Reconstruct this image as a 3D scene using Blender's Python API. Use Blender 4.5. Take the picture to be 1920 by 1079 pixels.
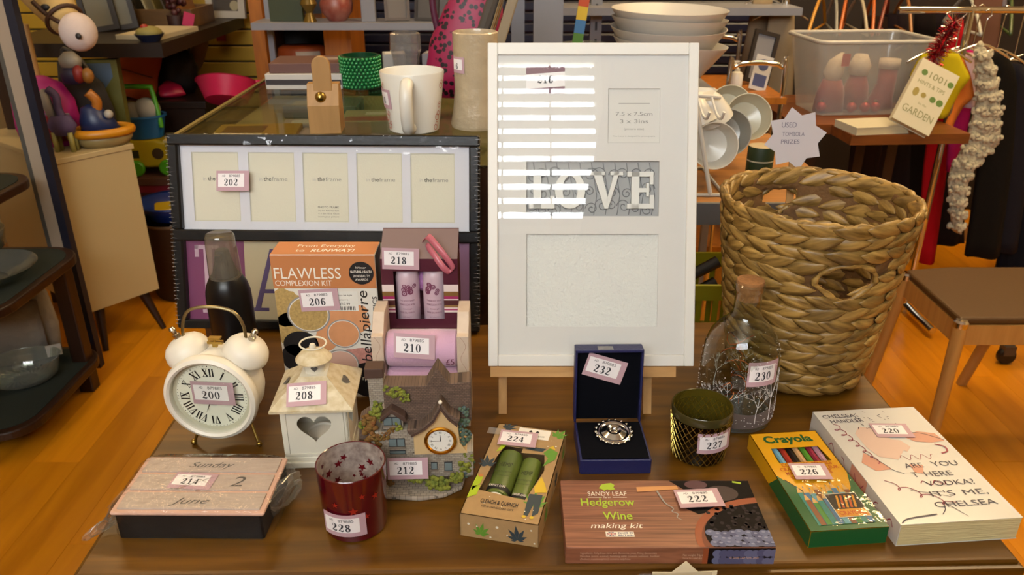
import bpy, math, random
from mathutils import Matrix, Vector
random.seed(7)
S = bpy.context.scene
C = S.collection
for o in list(bpy.data.objects): bpy.data.objects.remove(o)
R = math.radians
PI = math.pi
# ------------------------------------------------------------------ camera
cam = bpy.data.cameras.new('camera'); co = bpy.data.objects.new('camera', cam); C.objects.link(co)
cam.sensor_width = 36; cam.lens = 1500 / 1920 * 36; cam.clip_start = .05
co.location = (0, 0, 1.30); co.rotation_euler = (R(90 - 24.3), 0, 0)
S.camera = co
cam.dof.use_dof = True; cam.dof.focus_distance = 1.08; cam.dof.aperture_fstop = 10
# ------------------------------------------------------------------ world, light, exposure
w = bpy.data.worlds.new('world'); S.world = w; w.use_nodes = True
w.node_tree.nodes['Background'].inputs[0].default_value = (.62, .74, 1, 1)
w.node_tree.nodes['Background'].inputs[1].default_value = .6
S.view_settings.view_transform = 'Standard'; S.view_settings.look = 'None'
S.view_settings.exposure = 0.12; S.view_settings.gamma = 1; S.view_settings.use_curve_mapping = False
WINDOW_POWER = 255; LAMP_POWER = 20; LAMP_TABLE = 12
def area(name, loc, rot, sx, sy, power, col):
    l = bpy.data.lights.new(name, 'AREA'); l.shape = 'RECTANGLE'; l.size = sx; l.size_y = sy
    l.energy = power; l.color = col
    o = bpy.data.objects.new(name, l); C.objects.link(o); o.location = loc; o.rotation_euler = rot
    return o
area('window_daylight', (-.62, -1.74, 2.42), (R(-90), 0, 0), 2.2, 1.05, WINDOW_POWER, (.93, .97, 1)).rotation_euler = (R(90), 0, 0)
# ------------------------------------------------------------------ materials
def lin(h):
    h = h.lstrip('#'); c = [int(h[i:i + 2], 16) / 255 for i in (0, 2, 4)]
    return tuple((x / 12.92 if x <= .04045 else ((x + .055) / 1.055) ** 2.4) for x in c) + (1,)
MC = {}
def mat(name, col='#888888', rough=.5, metal=0, var=0, vs=20, bump=0, bs=60, col2=None, stretch=None, trans=0, emit=0, coat=0, spec=None, sheen=0, dist=.002):
    if name in MC: return MC[name]
    m = bpy.data.materials.new(name); m.use_nodes = True; MC[name] = m
    nt = m.node_tree; n = nt.nodes; l = nt.links; p = n['Principled BSDF']
    c = lin(col); p.inputs['Base Color'].default_value = c
    p.inputs['Roughness'].default_value = rough; p.inputs['Metallic'].default_value = metal
    if spec is not None: p.inputs['Specular IOR Level'].default_value = spec
    if trans: p.inputs['Transmission Weight'].default_value = trans
    if coat: p.inputs['Coat Weight'].default_value = coat; p.inputs['Coat Roughness'].default_value = .08
    if sheen: p.inputs['Sheen Weight'].default_value = sheen
    if emit: p.inputs['Emission Color'].default_value = c; p.inputs['Emission Strength'].default_value = emit
    if var or bump:
        tc = n.new('ShaderNodeTexCoord'); mp = n.new('ShaderNodeMapping')
        l.new(tc.outputs['Object'], mp.inputs[0])
        if stretch: mp.inputs['Scale'].default_value = stretch
    if var:
        t = n.new('ShaderNodeTexNoise'); t.inputs['Scale'].default_value = vs; t.inputs['Detail'].default_value = 6
        l.new(mp.outputs[0], t.inputs['Vector'])
        r = n.new('ShaderNodeValToRGB'); l.new(t.outputs[0], r.inputs[0])
        c2 = lin(col2) if col2 else tuple(x * (1 - var) for x in c[:3]) + (1,)
        r.color_ramp.elements[0].color = c2; r.color_ramp.elements[0].position = .5 - .22
        r.color_ramp.elements[1].color = c; r.color_ramp.elements[1].position = .5 + .18
        l.new(r.outputs[0], p.inputs['Base Color'])
    if bump:
        t2 = n.new('ShaderNodeTexNoise'); t2.inputs['Scale'].default_value = bs; t2.inputs['Detail'].default_value = 4
        l.new(mp.outputs[0], t2.inputs['Vector'])
        b = n.new('ShaderNodeBump'); b.inputs['Strength'].default_value = bump; b.inputs['Distance'].default_value = dist
        l.new(t2.outputs[0], b.inputs['Height']); l.new(b.outputs[0], p.inputs['Normal'])
    return m
def glass(name, tint='#ffffff', refl=1.0, rough=.02, bump=0, bs=60, haze=0, hazecol='#ffffff', dist=.004, ior=1.5):
    """thin clear sheet or shell: Fresnel mix of a clear pass-through and a gloss, with an optional milky share"""
    if name in MC: return MC[name]
    m = bpy.data.materials.new(name); m.use_nodes = True; MC[name] = m
    nt = m.node_tree; n = nt.nodes; l = nt.links
    n.remove(n['Principled BSDF']); out = n['Material Output']
    tr = n.new('ShaderNodeBsdfTransparent'); tr.inputs[0].default_value = lin(tint)
    gl = n.new('ShaderNodeBsdfGlossy'); gl.inputs['Roughness'].default_value = rough
    fr = n.new('ShaderNodeFresnel'); ge = n.new('ShaderNodeNewGeometry'); mr = n.new('ShaderNodeMapRange')   # a thin sheet reflects alike from both sides
    mr.inputs[3].default_value = ior; mr.inputs[4].default_value = 1 / ior; l.new(ge.outputs['Backfacing'], mr.inputs[0]); l.new(mr.outputs[0], fr.inputs[0])
    mx = n.new('ShaderNodeMixShader'); fac = fr.outputs[0]
    if refl != 1:
        mu = n.new('ShaderNodeMath'); mu.operation = 'MULTIPLY'; mu.use_clamp = True; mu.inputs[1].default_value = refl
        l.new(fac, mu.inputs[0]); fac = mu.outputs[0]
    if bump:
        tc = n.new('ShaderNodeTexCoord'); t = n.new('ShaderNodeTexNoise'); t.inputs['Scale'].default_value = bs; t.inputs['Detail'].default_value = 3
        l.new(tc.outputs['Object'], t.inputs['Vector']); b = n.new('ShaderNodeBump'); b.inputs['Strength'].default_value = bump; b.inputs['Distance'].default_value = dist
        l.new(t.outputs[0], b.inputs['Height']); l.new(b.outputs[0], gl.inputs['Normal']); l.new(b.outputs[0], fr.inputs['Normal'])
    base = tr.outputs[0]
    if haze:
        df = n.new('ShaderNodeBsdfDiffuse'); df.inputs[0].default_value = lin(hazecol); m2 = n.new('ShaderNodeMixShader'); m2.inputs[0].default_value = haze
        l.new(base, m2.inputs[1]); l.new(df.outputs[0], m2.inputs[2]); base = m2.outputs[0]
    l.new(fac, mx.inputs[0]); l.new(base, mx.inputs[1]); l.new(gl.outputs[0], mx.inputs[2]); l.new(mx.outputs[0], out.inputs[0])
    return m
def wood(name, c1, c2, rough=.4, scale=8, stretch=(1, 8, 8), coat=0, bump=.05, island=False):
    if name in MC: return MC[name]
    m = mat(name, c1, rough, coat=coat); nt = m.node_tree; n = nt.nodes; l = nt.links; p = n['Principled BSDF']
    tc = n.new('ShaderNodeTexCoord'); mp = n.new('ShaderNodeMapping'); mp.inputs['Scale'].default_value = stretch
    l.new(tc.outputs['Object'], mp.inputs[0])
    if island:
        oi = n.new('ShaderNodeObjectInfo'); ad = n.new('ShaderNodeVectorMath'); ad.operation = 'MULTIPLY_ADD'
        l.new(oi.outputs['Random'], ad.inputs[0]); ad.inputs[1].default_value = (37, 53, 19); l.new(tc.outputs['Object'], ad.inputs[2]); l.new(ad.outputs[0], mp.inputs[0])
    t = n.new('ShaderNodeTexNoise'); t.inputs['Scale'].default_value = scale; t.inputs['Detail'].default_value = 8; t.inputs['Distortion'].default_value = .6
    l.new(mp.outputs[0], t.inputs['Vector'])
    r = n.new('ShaderNodeValToRGB'); r.color_ramp.elements[0].position = .3; r.color_ramp.elements[1].position = .7
    r.color_ramp.elements[0].color = lin(c2); r.color_ramp.elements[1].color = lin(c1); l.new(t.outputs[0], r.inputs[0])
    col = r.outputs[0]
    if island:
        hs = n.new('ShaderNodeHueSaturation'); mr = n.new('ShaderNodeMapRange'); mr.inputs[3].default_value = .88; mr.inputs[4].default_value = 1.1
        l.new(oi.outputs['Random'], mr.inputs[0]); l.new(mr.outputs[0], hs.inputs['Value']); l.new(col, hs.inputs['Color']); col = hs.outputs[0]
    l.new(col, p.inputs['Base Color'])
    b = n.new('ShaderNodeBump'); b.inputs['Strength'].default_value = bump; b.inputs['Distance'].default_value = .002
    l.new(t.outputs[0], b.inputs['Height']); l.new(b.outputs[0], p.inputs['Normal'])
    return m
def brickmat(name, c1, c2, mortar, scale=60, rough=.8, bw=.5, rh=.25, axes=(0, 2)):
    m = mat(name, c1, rough); nt = m.node_tree; n = nt.nodes; l = nt.links; p = n['Principled BSDF']
    tc = n.new('ShaderNodeTexCoord'); se = n.new('ShaderNodeSeparateXYZ'); cb = n.new('ShaderNodeCombineXYZ'); l.new(tc.outputs['Object'], se.inputs[0])
    l.new(se.outputs[axes[0]], cb.inputs[0]); l.new(se.outputs[axes[1]], cb.inputs[1])
    t = n.new('ShaderNodeTexBrick'); t.inputs['Scale'].default_value = scale; t.inputs['Mortar Size'].default_value = .03
    t.inputs['Brick Width'].default_value = bw; t.inputs['Row Height'].default_value = rh
    t.inputs['Color1'].default_value = lin(c1); t.inputs['Color2'].default_value = lin(c2); t.inputs['Mortar'].default_value = lin(mortar)
    l.new(cb.outputs[0], t.inputs['Vector']); l.new(t.outputs[0], p.inputs['Base Color'])
    b = n.new('ShaderNodeBump'); b.invert = True; b.inputs['Strength'].default_value = .6; b.inputs['Distance'].default_value = .001
    l.new(t.outputs['Fac'], b.inputs['Height']); l.new(b.outputs[0], p.inputs['Normal'])
    return m
# ------------------------------------------------------------------ mesh builder
def face(o, r, u):
    r = Vector(r).normalized(); u = Vector(u).normalized(); nn = r.cross(u)
    return Matrix(((r.x, u.x, nn.x, o[0]), (r.y, u.y, nn.y, o[1]), (r.z, u.z, nn.z, o[2]), (0, 0, 0, 1)))
def T(x=0, y=0, z=0): return Matrix.Translation((x, y, z))
def RX(a): return Matrix.Rotation(R(a), 4, 'X')
def RY(a): return Matrix.Rotation(R(a), 4, 'Y')
def RZ(a): return Matrix.Rotation(R(a), 4, 'Z')
TXT = {}
def text_geo(s, offset=0.0, shear=0.0):
    k = (s, offset, shear)
    if k not in TXT:
        cu = bpy.data.curves.new('t', 'FONT'); cu.body = s; cu.offset = offset; cu.shear = shear; cu.resolution_u = 3; cu.size = 1
        ob = bpy.data.objects.new('t', cu); C.objects.link(ob)
        me = bpy.data.meshes.new_from_object(ob.evaluated_get(bpy.context.evaluated_depsgraph_get()))
        vs = [tuple(v.co) for v in me.vertices]; fs = [tuple(f.vertices) for f in me.polygons]
        bpy.data.objects.remove(ob); bpy.data.curves.remove(cu); bpy.data.meshes.remove(me)
        xs = [v[0] for v in vs] or [0]
        TXT[k] = (vs, fs, min(xs), max(xs))
    return TXT[k]
def crom(pts, n=6, closed=False):
    out = []; N = len(pts)
    g = (lambda i: pts[i % N]) if closed else (lambda i: pts[max(0, min(N - 1, i))])
    for i in range(N if closed else N - 1):
        p0, p1, p2, p3 = g(i - 1), g(i), g(i + 1), g(i + 2)
        for k in range(n):
            t = k / n; t2 = t * t; t3 = t2 * t
            out.append(tuple(.5 * (2 * b + (-a + c) * t + (2 * a - 5 * b + 4 * c - d) * t2 + (-a + 3 * b - 3 * c + d) * t3) for a, b, c, d in zip(p0, p1, p2, p3)))
    if not closed: out.append(tuple(pts[-1]))
    return out
def arc(cx, cy, r, a0, a1, n=24, ry=None):
    ry = r if ry is None else ry
    return [(cx + r * math.cos(R(a0 + (a1 - a0) * i / n)), cy + ry * math.sin(R(a0 + (a1 - a0) * i / n))) for i in range(n + 1)]
class B:
    def __init__(s, M=None): s.v = []; s.f = []; s.mi = []; s.M = M; s.k = 0; s.warp = None
    def add(s, vs, fs):
        o = len(s.v)
        for p in vs:
            p = Vector(p)
            if s.warp: p = Vector(s.warp(p))
            if s.M is not None: p = s.M @ p
            s.v.append(tuple(p))
        for f in fs: s.f.append(tuple(i + o for i in f)); s.mi.append(s.k)
        return s
    def box(s, x0, x1, y0, y1, z0, z1):
        return s.add([(x0, y0, z0), (x1, y0, z0), (x1, y1, z0), (x0, y1, z0), (x0, y0, z1), (x1, y0, z1), (x1, y1, z1), (x0, y1, z1)],
                     [(3, 2, 1, 0), (4, 5, 6, 7), (0, 1, 5, 4), (1, 2, 6, 5), (2, 3, 7, 6), (3, 0, 4, 7)])
    def rbox(s, x0, x1, y0, y1, z0, z1, r=.002):
        """box with chamfered vertical and horizontal edges"""
        r = min(r, (x1 - x0) / 2.01, (y1 - y0) / 2.01, (z1 - z0) / 2.01)
        def ring(i, z): return [(x0 + r + i, y0 + i, z), (x1 - r - i, y0 + i, z), (x1 - i, y0 + r + i, z), (x1 - i, y1 - r - i, z), (x1 - r - i, y1 - i, z), (x0 + r + i, y1 - i, z), (x0 + i, y1 - r - i, z), (x0 + i, y0 + r + i, z)]
        q = r * .7
        vs = ring(q * .6, z0) + ring(0, z0 + q) + ring(0, z1 - q) + ring(q * .6, z1)
        fs = [tuple(range(7, -1, -1)), tuple(range(24, 32))]
        for k in range(3):
            for i in range(8): a = k * 8 + i; b = k * 8 + (i + 1) % 8; fs.append((a, b, b + 8, a + 8))
        return s.add(vs, fs)
    def prism(s, poly, z0, z1):
        n = len(poly); vs = [(p[0], p[1], z0) for p in poly] + [(p[0], p[1], z1) for p in poly]
        return s.add(vs, [tuple(range(n - 1, -1, -1)), tuple(range(n, 2 * n))] + [(i, (i + 1) % n, n + (i + 1) % n, n + i) for i in range(n)])
    def poly(s, poly, z=0): return s.add([(p[0], p[1], z) for p in poly], [tuple(range(len(poly)))])
    def rect(s, x0, y0, x1, y1, z=0, nx=1):
        vs = []; fs = []
        for i in range(nx + 1):
            x = x0 + (x1 - x0) * i / nx; vs += [(x, y0, z), (x, y1, z)]
            if i: a = 2 * i; fs.append((a - 2, a, a + 1, a - 1))
        return s.add(vs, fs)
    def disc(s, cx, cy, r, z=0, n=28, ry=None): return s.poly(arc(cx, cy, r, 0, 360, n, ry)[:-1], z)
    def annulus(s, outer, inner, z0, z1=None):
        n = len(outer); k = [(p[0], p[1], z0) for p in outer] + [(p[0], p[1], z0) for p in inner]
        if z1 is None: return s.add(k, [(i, (i + 1) % n, n + (i + 1) % n, n + i) for i in range(n)])
        k += [(p[0], p[1], z1) for p in outer] + [(p[0], p[1], z1) for p in inner]; fs = []
        for i in range(n):
            j = (i + 1) % n
            fs += [(2 * n + i, 2 * n + j, 3 * n + j, 3 * n + i), (j, i, n + i, n + j), (i, j, 2 * n + j, 2 * n + i), (n + j, n + i, 3 * n + i, 3 * n + j)]
        return s.add(k, fs)
    def ring(s, cx, cy, r0, r1, z0, z1=None, n=40): return s.annulus(arc(cx, cy, r1, 0, 360, n)[:-1], arc(cx, cy, r0, 0, 360, n)[:-1], z0, z1)
    def framep(s, x0, y0, x1, y1, w, z0, z1=None, wb=None):
        wb = w if wb is None else wb
        return s.annulus([(x0, y0), (x1, y0), (x1, y1), (x0, y1)], [(x0 + w, y0 + wb), (x1 - w, y0 + wb), (x1 - w, y1 - w), (x0 + w, y1 - w)], z0, z1)
    def lathe(s, prof, n=32, cap0=False, cap1=False, sx=1, sy=1):
        vs = []; fs = []
        for r, z in prof:
            for i in range(n): a = 2 * PI * i / n; vs.append((r * math.cos(a) * sx, r * math.sin(a) * sy, z))
        for k in range(len(prof) - 1):
            for i in range(n): j = (i + 1) % n; fs.append((k * n + i, k * n + j, (k + 1) * n + j, (k + 1) * n + i))
        if cap0: fs.append(tuple(range(n - 1, -1, -1)))
        if cap1: fs.append(tuple(range((len(prof) - 1) * n, len(prof) * n)))
        return s.add(vs, fs)
    def tube(s, pts, r, n=8, closed=False, flat=1.0):
        pts = [Vector(p) for p in pts]; N = len(pts); vs = []; fs = []; up = None
        for i, p in enumerate(pts):
            a = pts[(i - 1) % N] if (closed or i > 0) else p; b = pts[(i + 1) % N] if (closed or i < N - 1) else p
            d = (b - a).normalized()
            if up is None: up = d.orthogonal().normalized()
            else:
                up = (up - d * up.dot(d)); up = up.normalized() if up.length > 1e-6 else d.orthogonal().normalized()
            sd = d.cross(up); rr = r[i] if isinstance(r, (list, tuple)) else r
            for k in range(n): an = 2 * PI * k / n; vs.append(p + up * math.cos(an) * rr + sd * math.sin(an) * rr * flat)
        for i in range(N if closed else N - 1):
            for k in range(n): a = i * n + k; b = i * n + (k + 1) % n; c = ((i + 1) % N) * n; fs.append((a, b, c + (k + 1) % n, c + k))
        if not closed: fs += [tuple(range(n - 1, -1, -1)), tuple(range((N - 1) * n, N * n))]
        return s.add(vs, fs)
    def ell(s, c, r, nu=20, nv=12):
        if not isinstance(r, (list, tuple)): r = (r, r, r)
        vs = [(c[0], c[1], c[2] - r[2])]; fs = []
        for j in range(1, nv):
            ph = PI * j / nv - PI / 2
            for i in range(nu): a = 2 * PI * i / nu; vs.append((c[0] + r[0] * math.cos(ph) * math.cos(a), c[1] + r[1] * math.cos(ph) * math.sin(a), c[2] + r[2] * math.sin(ph)))
        vs.append((c[0], c[1], c[2] + r[2])); L = len(vs) - 1
        for i in range(nu):
            j = (i + 1) % nu; fs.append((0, 1 + j, 1 + i)); fs.append((L, L - nu + i, L - nu + j))
        for k in range(nv - 2):
            for i in range(nu): a = 1 + k * nu; j = (i + 1) % nu; fs.append((a + i, a + j, a + nu + j, a + nu + i))
        return s.add(vs, fs)
    def text(s, t, x, y, h, z=0, align='c', bold=0.0, shear=0.0, w=None, rot=0):
        vs, fs, a, b = text_geo(t, bold, shear)
        sx = h / .72; wd = (b - a) * sx
        fx = sx if w is None else sx * w / wd
        wd = (b - a) * fx
        ox = {'c': -wd / 2, 'l': 0, 'r': -wd}[align]; cr, sr = math.cos(R(rot)), math.sin(R(rot)); out = []
        for v in vs:
            X = (v[0] - a) * fx + ox; Y = v[1] * sx
            out.append((x + X * cr - Y * sr, y + X * sr + Y * cr, z))
        return s.add(out, fs)
    def stroke(s, pts, z=0, n=6, smooth=True):
        """flat brush stroke; pts = (x, y, half width)"""
        if smooth: pts = crom(pts, n)
        vs = []; fs = []; N = len(pts)
        for i, p in enumerate(pts):
            a = pts[max(0, i - 1)]; b = pts[min(N - 1, i + 1)]; d = Vector((b[0] - a[0], b[1] - a[1]));
            d = d.normalized() if d.length > 1e-9 else Vector((1, 0)); q = Vector((-d.y, d.x)) * max(p[2], 1e-5)
            vs += [(p[0] + q.x, p[1] + q.y, z), (p[0] - q.x, p[1] - q.y, z)]
            if i: fs.append((2 * i - 2, 2 * i - 1, 2 * i + 1, 2 * i))
        return s.add(vs, fs)
    def obj(s, name, mats, parent=None, smooth=False, bevel=0, label=None, solid=0, kind=None, seg=2, sub=0):
        me = bpy.data.meshes.new(name); me.from_pydata(s.v, [], s.f)
        if not isinstance(mats, (list, tuple)): mats = [mats]
        for m in mats: me.materials.append(m)
        me.polygons.foreach_set('material_index', s.mi)
        if smooth: me.polygons.foreach_set('use_smooth', [True] * len(me.polygons))
        me.update()
        o = bpy.data.objects.new(name, me); C.objects.link(o)
        if smooth and smooth != 'all':
            try: me.set_sharp_from_angle(angle=R(40))
            except Exception: pass
        if solid:
            q = o.modifiers.new('solid', 'SOLIDIFY'); q.thickness = solid; q.offset = 0
        if bevel:
            q = o.modifiers.new('bevel', 'BEVEL'); q.width = bevel; q.segments = seg; q.limit_method = 'ANGLE'; q.angle_limit = R(40)
        if sub:
            q = o.modifiers.new('sub', 'SUBSURF'); q.levels = sub; q.render_levels = sub
        if parent: o.parent = parent
        if label: o['label'] = label
        if kind: o['kind'] = kind
        return o
def tag(o, label, cat, group=None, kind=None):
    o['label'] = label; o['category'] = cat
    if group: o['group'] = group
    if kind: o['kind'] = kind
    return o
def thing(name, label, cat, loc=(0, 0, 0), rz=0, group=None, rx=0, ry=0):
    o = bpy.data.objects.new(name, None); C.objects.link(o); o.empty_display_size = .05
    o.location = loc; o.rotation_euler = (R(rx), R(ry), R(rz)); return tag(o, label, cat, group)
def struct(o, label=None):
    o['kind'] = 'structure'
    if label: o['label'] = label
    return o
def copy_part(o, parent, M=None):
    c = o.copy(); C.objects.link(c); c.parent = parent
    if M is not None: c.matrix_local = M
    return c
# ------------------------------------------------------------------ lot numerals (bold old-style book figures), em box .62 x 1
DIG = {
 '1': [[(.12, .80, .03), (.22, .86, .05), (.33, .98, .03)], [(.33, .98, .09), (.33, .04, .09)], [(.1, .03, .035), (.56, .03, .035)]],
 '2': [[(.14, .70, .08), (.15, .76, .08)], [(.08, .74, .03), (.16, .93, .03), (.32, .96, .05), (.47, .84, .1), (.45, .62, .1), (.3, .4, .06), (.1, .15, .04), (.07, .06, .03)], [(.07, .1, .05), (.25, .12, .07), (.42, .06, .08), (.53, .12, .05), (.55, .27, .02)]],
 '3': [[(.13, .75, .07), (.14, .8, .07)], [(.1, .82, .03), (.28, .97, .035), (.45, .85, .08), (.43, .65, .09), (.25, .54, .03)], [(.25, .54, .03), (.44, .46, .09), (.5, .26, .11), (.38, .07, .07), (.22, .03, .035), (.1, .15, .04)], [(.13, .2, .075), (.14, .25, .075)]],
 '4': [[(.43, .98, .02), (.2, .6, .03), (.04, .3, .03)], [(.03, .3, .045), (.6, .3, .045)], [(.42, .97, .09), (.42, .05, .09)], [(.24, .03, .035), (.58, .03, .035)]],
 '6': [[(.5, .84, .06), (.42, .95, .04), (.28, .93, .05), (.15, .7, .09), (.12, .42, .1), (.17, .14, .09), (.31, .03, .035), (.46, .14, .08), (.49, .32, .09), (.42, .52, .07), (.3, .58, .035), (.17, .46, .04)], [(.45, .78, .06), (.46, .82, .06)]],
 '7': [[(.08, .7, .02), (.08, .97, .03)], [(.07, .88, .08), (.57, .88, .08)], [(.54, .86, .04), (.38, .55, .07), (.28, .25, .1), (.27, .03, .1)]],
 '8': [[(.31, .97, .035), (.14, .83, .08), (.18, .62, .08), (.32, .52, .08), (.47, .36, .1), (.46, .14, .09), (.3, .03, .035), (.14, .15, .09), (.15, .36, .07), (.3, .5, .04), (.44, .65, .06), (.46, .83, .07), (.31, .97, .035)]],
}
def numerals(b, s, x, y, h, z, wd=.64):
    x -= len(s) * wd * h / 2
    for ch in s:
        if ch == '0':
            b.annulus(arc(x + .31 * h, y + .5 * h, .29 * h, 0, 360, 20, .5 * h)[:-1], arc(x + .31 * h, y + .5 * h, .12 * h, 0, 360, 20, .43 * h)[:-1], z)
        else:
            for st in DIG[ch]: b.stroke([(x + p[0] * h, y + p[1] * h, p[2] * h) for p in st], z, 4)
        x += wd * h
PINK = mat('sticker_mauve', '#b998a2', .65); WHITE = mat('sticker_white', '#e9e4e6', .6); INK = mat('sticker_ink', '#33343c', .6)
def sticker(num, M, parent, bend=None, w=.056, h=.034, gloss=True, tilt=0, code=True):
    """mauve bordered auction lot sticker, centred on M's origin, z out of the surface"""
    b = B(M @ RZ(tilt))
    if bend: b.warp = lambda p: ((bend + p.z) * math.sin(p.x / bend), p.y, (bend + p.z) * math.cos(p.x / bend) - bend)
    nx = 8
    b.k = 0; b.rect(-w / 2, -h / 2, w / 2, h / 2, .0006, nx)
    b.rect(w / 2, -h / 2, -w / 2, h / 2, .0002, nx)
    b.k = 1; b.rect(-w * .445, -h * .30, w * .355, h * .36, .0009, nx)
    b.k = 2
    if code: b.text('AD', -w * .27, h * .20, h * .10, .0012, w=w * .10); b.text('879885', w * .06, h * .19, h * .125, .0012, w=w * .34)
    numerals(b, num, -w * .045, -h * .24, h * .34, .0012, .72)
    return b.obj('lot_sticker', [PINK, WHITE, INK], parent, label='mauve bordered lot sticker reading ' + num)
# ================================================================== the room
M_floor = wood('laminate_floor', '#cd8414', '#b26c0a', .30, 3.0, (7, .6, 7), bump=.02, island=True)
fl = struct(B().box(-2.3, 2.7, -1.8, 4.0, -.06, -.012).obj('floor', mat('floor_base', '#7a4f20', .6)), 'beech laminate shop floor')
pw, pl = .128, 1.2
pm = B().rbox(-pw / 2 + .0002, pw / 2 - .0002, -pl / 2 + .0002, pl / 2 - .0002, -.012, 0, .0006).obj('floor_plank', M_floor, fl)
first = True
for i in range(-17, 21):
    for j in range(4):
        x = (i + .5) * pw; y = -.35 + (j + .5) * pl + (.37 * (i * 7 % 5) - .5) * .6
        if y + pl / 2 > 4.15: continue
        if first: pm.location = (x, y, 0); first = False
        else:
            c = copy_part(pm, fl); c.location = (x, y, 0)
M_wall = mat('painted_wall', '#a58f68', .8, bump=.1, bs=40)
wb = struct(B().box(-2.3, 2.7, 3.9, 4.0, -.06, 2.9).obj('wall_back', M_wall))
struct(B().box(-2.4, -2.3, -1.8, 4.0, -.06, 2.9).obj('wall_left', M_wall))
struct(B().box(2.7, 2.8, -1.8, 4.0, -.06, 2.9).obj('wall_right', M_wall))
struct(B().box(-2.4, 2.8, -1.9, 4.0, 2.9, 3.0).obj('ceiling', mat('ceiling_paint', '#d5cdb8', .85)))
wf = B(); wf.box(-2.4, 2.8, -1.8, -1.7, -.06, 1.9).box(-2.4, -1.72, -1.8, -1.7, 1.9, 2.9).box(.48, 2.8, -1.8, -1.7, 1.9, 2.9)
struct(wf.obj('wall_front', M_wall), 'front wall with the high shop window')
# high shop window with a slatted blind, behind the photographer: seen mirrored in the white frame's glass
wn = struct(B(face((-.62, -1.69, 2.4), (1, 0, 0), (0, 0, 1))).framep(-1.1, -.52, 1.1, .5, .04, -.02, .03).obj('window_1', mat('window_paint', '#d8d4c8', .5)), 'high shop window')
bl = B().box(-1.06, 1.06, -.0008, .0008, -.023, .023).obj('blind_slat', mat('blind_slat', '#a39d8e', .5), wn)
for k in range(13):
    o = bl if k == 0 else copy_part(bl, wn)
    o.matrix_local = T(-.62, -1.66, 1.93 + k * .078) @ RX(-38)
for x in (-1.3, -.92, -.35, -.05, .2):
    B().box(x - .006, x + .006, -1.652, -1.646, 1.88, 2.9).obj('blind_tape', mat('blind_tape', '#8f8778', .8), wn)
cu = B()  # added dark drape, out of view, slanting the edge of the window's mirror image
vs = []; fs = []
for k in range(13):
    z = 1.85 + k * .088
    for i in range(25):
        u = i / 24; x0 = .345 + (z - 1.9) * .2; x = x0 + (.95 - x0) * u
        vs.append((x, -1.60 + .018 * math.sin(u * 30), z))
        if k and i: a = k * 25 + i; fs.append((a - 26, a - 25, a, a - 1))
cu.add(vs, fs); tag(cu.obj('blocker', mat('blocker_cloth', '#3b3530', .9), smooth='all', solid=.004), 'added unseen curtain beside the high shop window', 'blocker')
# fluorescent ceiling lamps, plus two added fill lamps by the table
def lamp(x, y, label, power=LAMP_POWER, rz=0, L=1.2, tint='#ffdca4'):
    t = thing('ceiling_lamp', label, 'lamp', (x, y, 2.9), rz, 'ceiling lamps')
    B().rbox(-L / 2, L / 2, -.11, .11, -.09, 0, .01).obj('lamp_housing', mat('lamp_white', '#d8d8d0', .5), t)
    B().rbox(-L / 2 + .02, L / 2 - .02, -.095, .095, -.105, -.09, .005).obj('diffuser', mat('lamp_diffuser%d' % power, tint, .5, emit=power), t)
lamp(-1.75, 3.3, 'warm tube ceiling lamp over the toy corner'); lamp(1.75, 3.05, 'warm tube ceiling lamp over the clothes rails', 40); lamp(.95, 2.15, 'warm tube ceiling lamp over the chrome trolley', 32, 90)
lamp(-1.15, 1.35, 'added unseen ceiling lamp brightening the left of the table', LAMP_TABLE, 90, tint='#ffe2b0'); lamp(1.75, 1.55, 'added unseen ceiling lamp brightening the right of the table', LAMP_TABLE + 24, 90, tint='#ffe2b0')  # both added, out of view, to brighten the stock fronts and floor
# navy shutter slats and yellow slat wall
M_navy = mat('navy_slat', '#12142a', .35)
sl = B().rbox(-.95, 1.12, -.02, .02, -.021, .021, .01).obj('slat', M_navy, wb)
for k in range(34):
    o = sl if k == 0 else copy_part(sl, wb)
    o.location = (0, 3.86, .03 + k * .047)
M_yel = mat('yellow_slatwall', '#a07e18', .5)
struct(B().box(1.13, 2.69, 3.84, 3.89, 0, 2.2).obj('wall_right_back', mat('brown_panel', '#1d120a', .7)), 'added dark brown panel dimming the back wall behind the clothes')  # dark panel added so the tan wall does not show bright here
ysw = struct(B().box(-2.3, -1.03, 3.66, 3.68, 0, 2.2).obj('wall_left_back', mat('slat_groove', '#33280c', .7)), 'yellow slat wall panel')
ys = B().rbox(-.635, .635, -.015, 0, -.030, .030, .004).obj('slat', M_yel, ysw)
for k in range(30):
    o = ys if k == 0 else copy_part(ys, ysw)
    o.location = (-1.665, 3.66, .04 + k * .068)
# ================================================================== the display table
TZ = .65
M_tab = wood('table_veneer', '#6e480d', '#472b05', .34, 5, (.7, 9, 9), bump=.05)
tb = thing('table', 'dark brown wooden display table carrying the numbered lots', 'table', (.037, .985, 0), 1.4)
b = B()
def rr(x0, x1, y0, y1, z): return [(x0, y0, z), (x1, y0, z), (x1, y1, z), (x0, y1, z)]
prof = [(.008, TZ - .026), (.001, TZ - .022), (0, TZ - .012), (.001, TZ - .008), (.006, TZ - .007), (.006, TZ - .004), (.0075, TZ - .001), (.010, TZ)]
vs = []
for d, z in prof: vs += rr(-.533 + d, .533 - d, -.309 + d, .303 - d, z)
fs = [(3, 2, 1, 0), tuple(range(len(vs) - 4, len(vs)))]
for k in range(len(prof) - 1):
    for i in range(4): fs.append((k * 4 + i, k * 4 + (i + 1) % 4, k * 4 + 4 + (i + 1) % 4, k * 4 + 4 + i))
b.add(vs, fs); b.obj('table_top', M_tab, tb)
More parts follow.
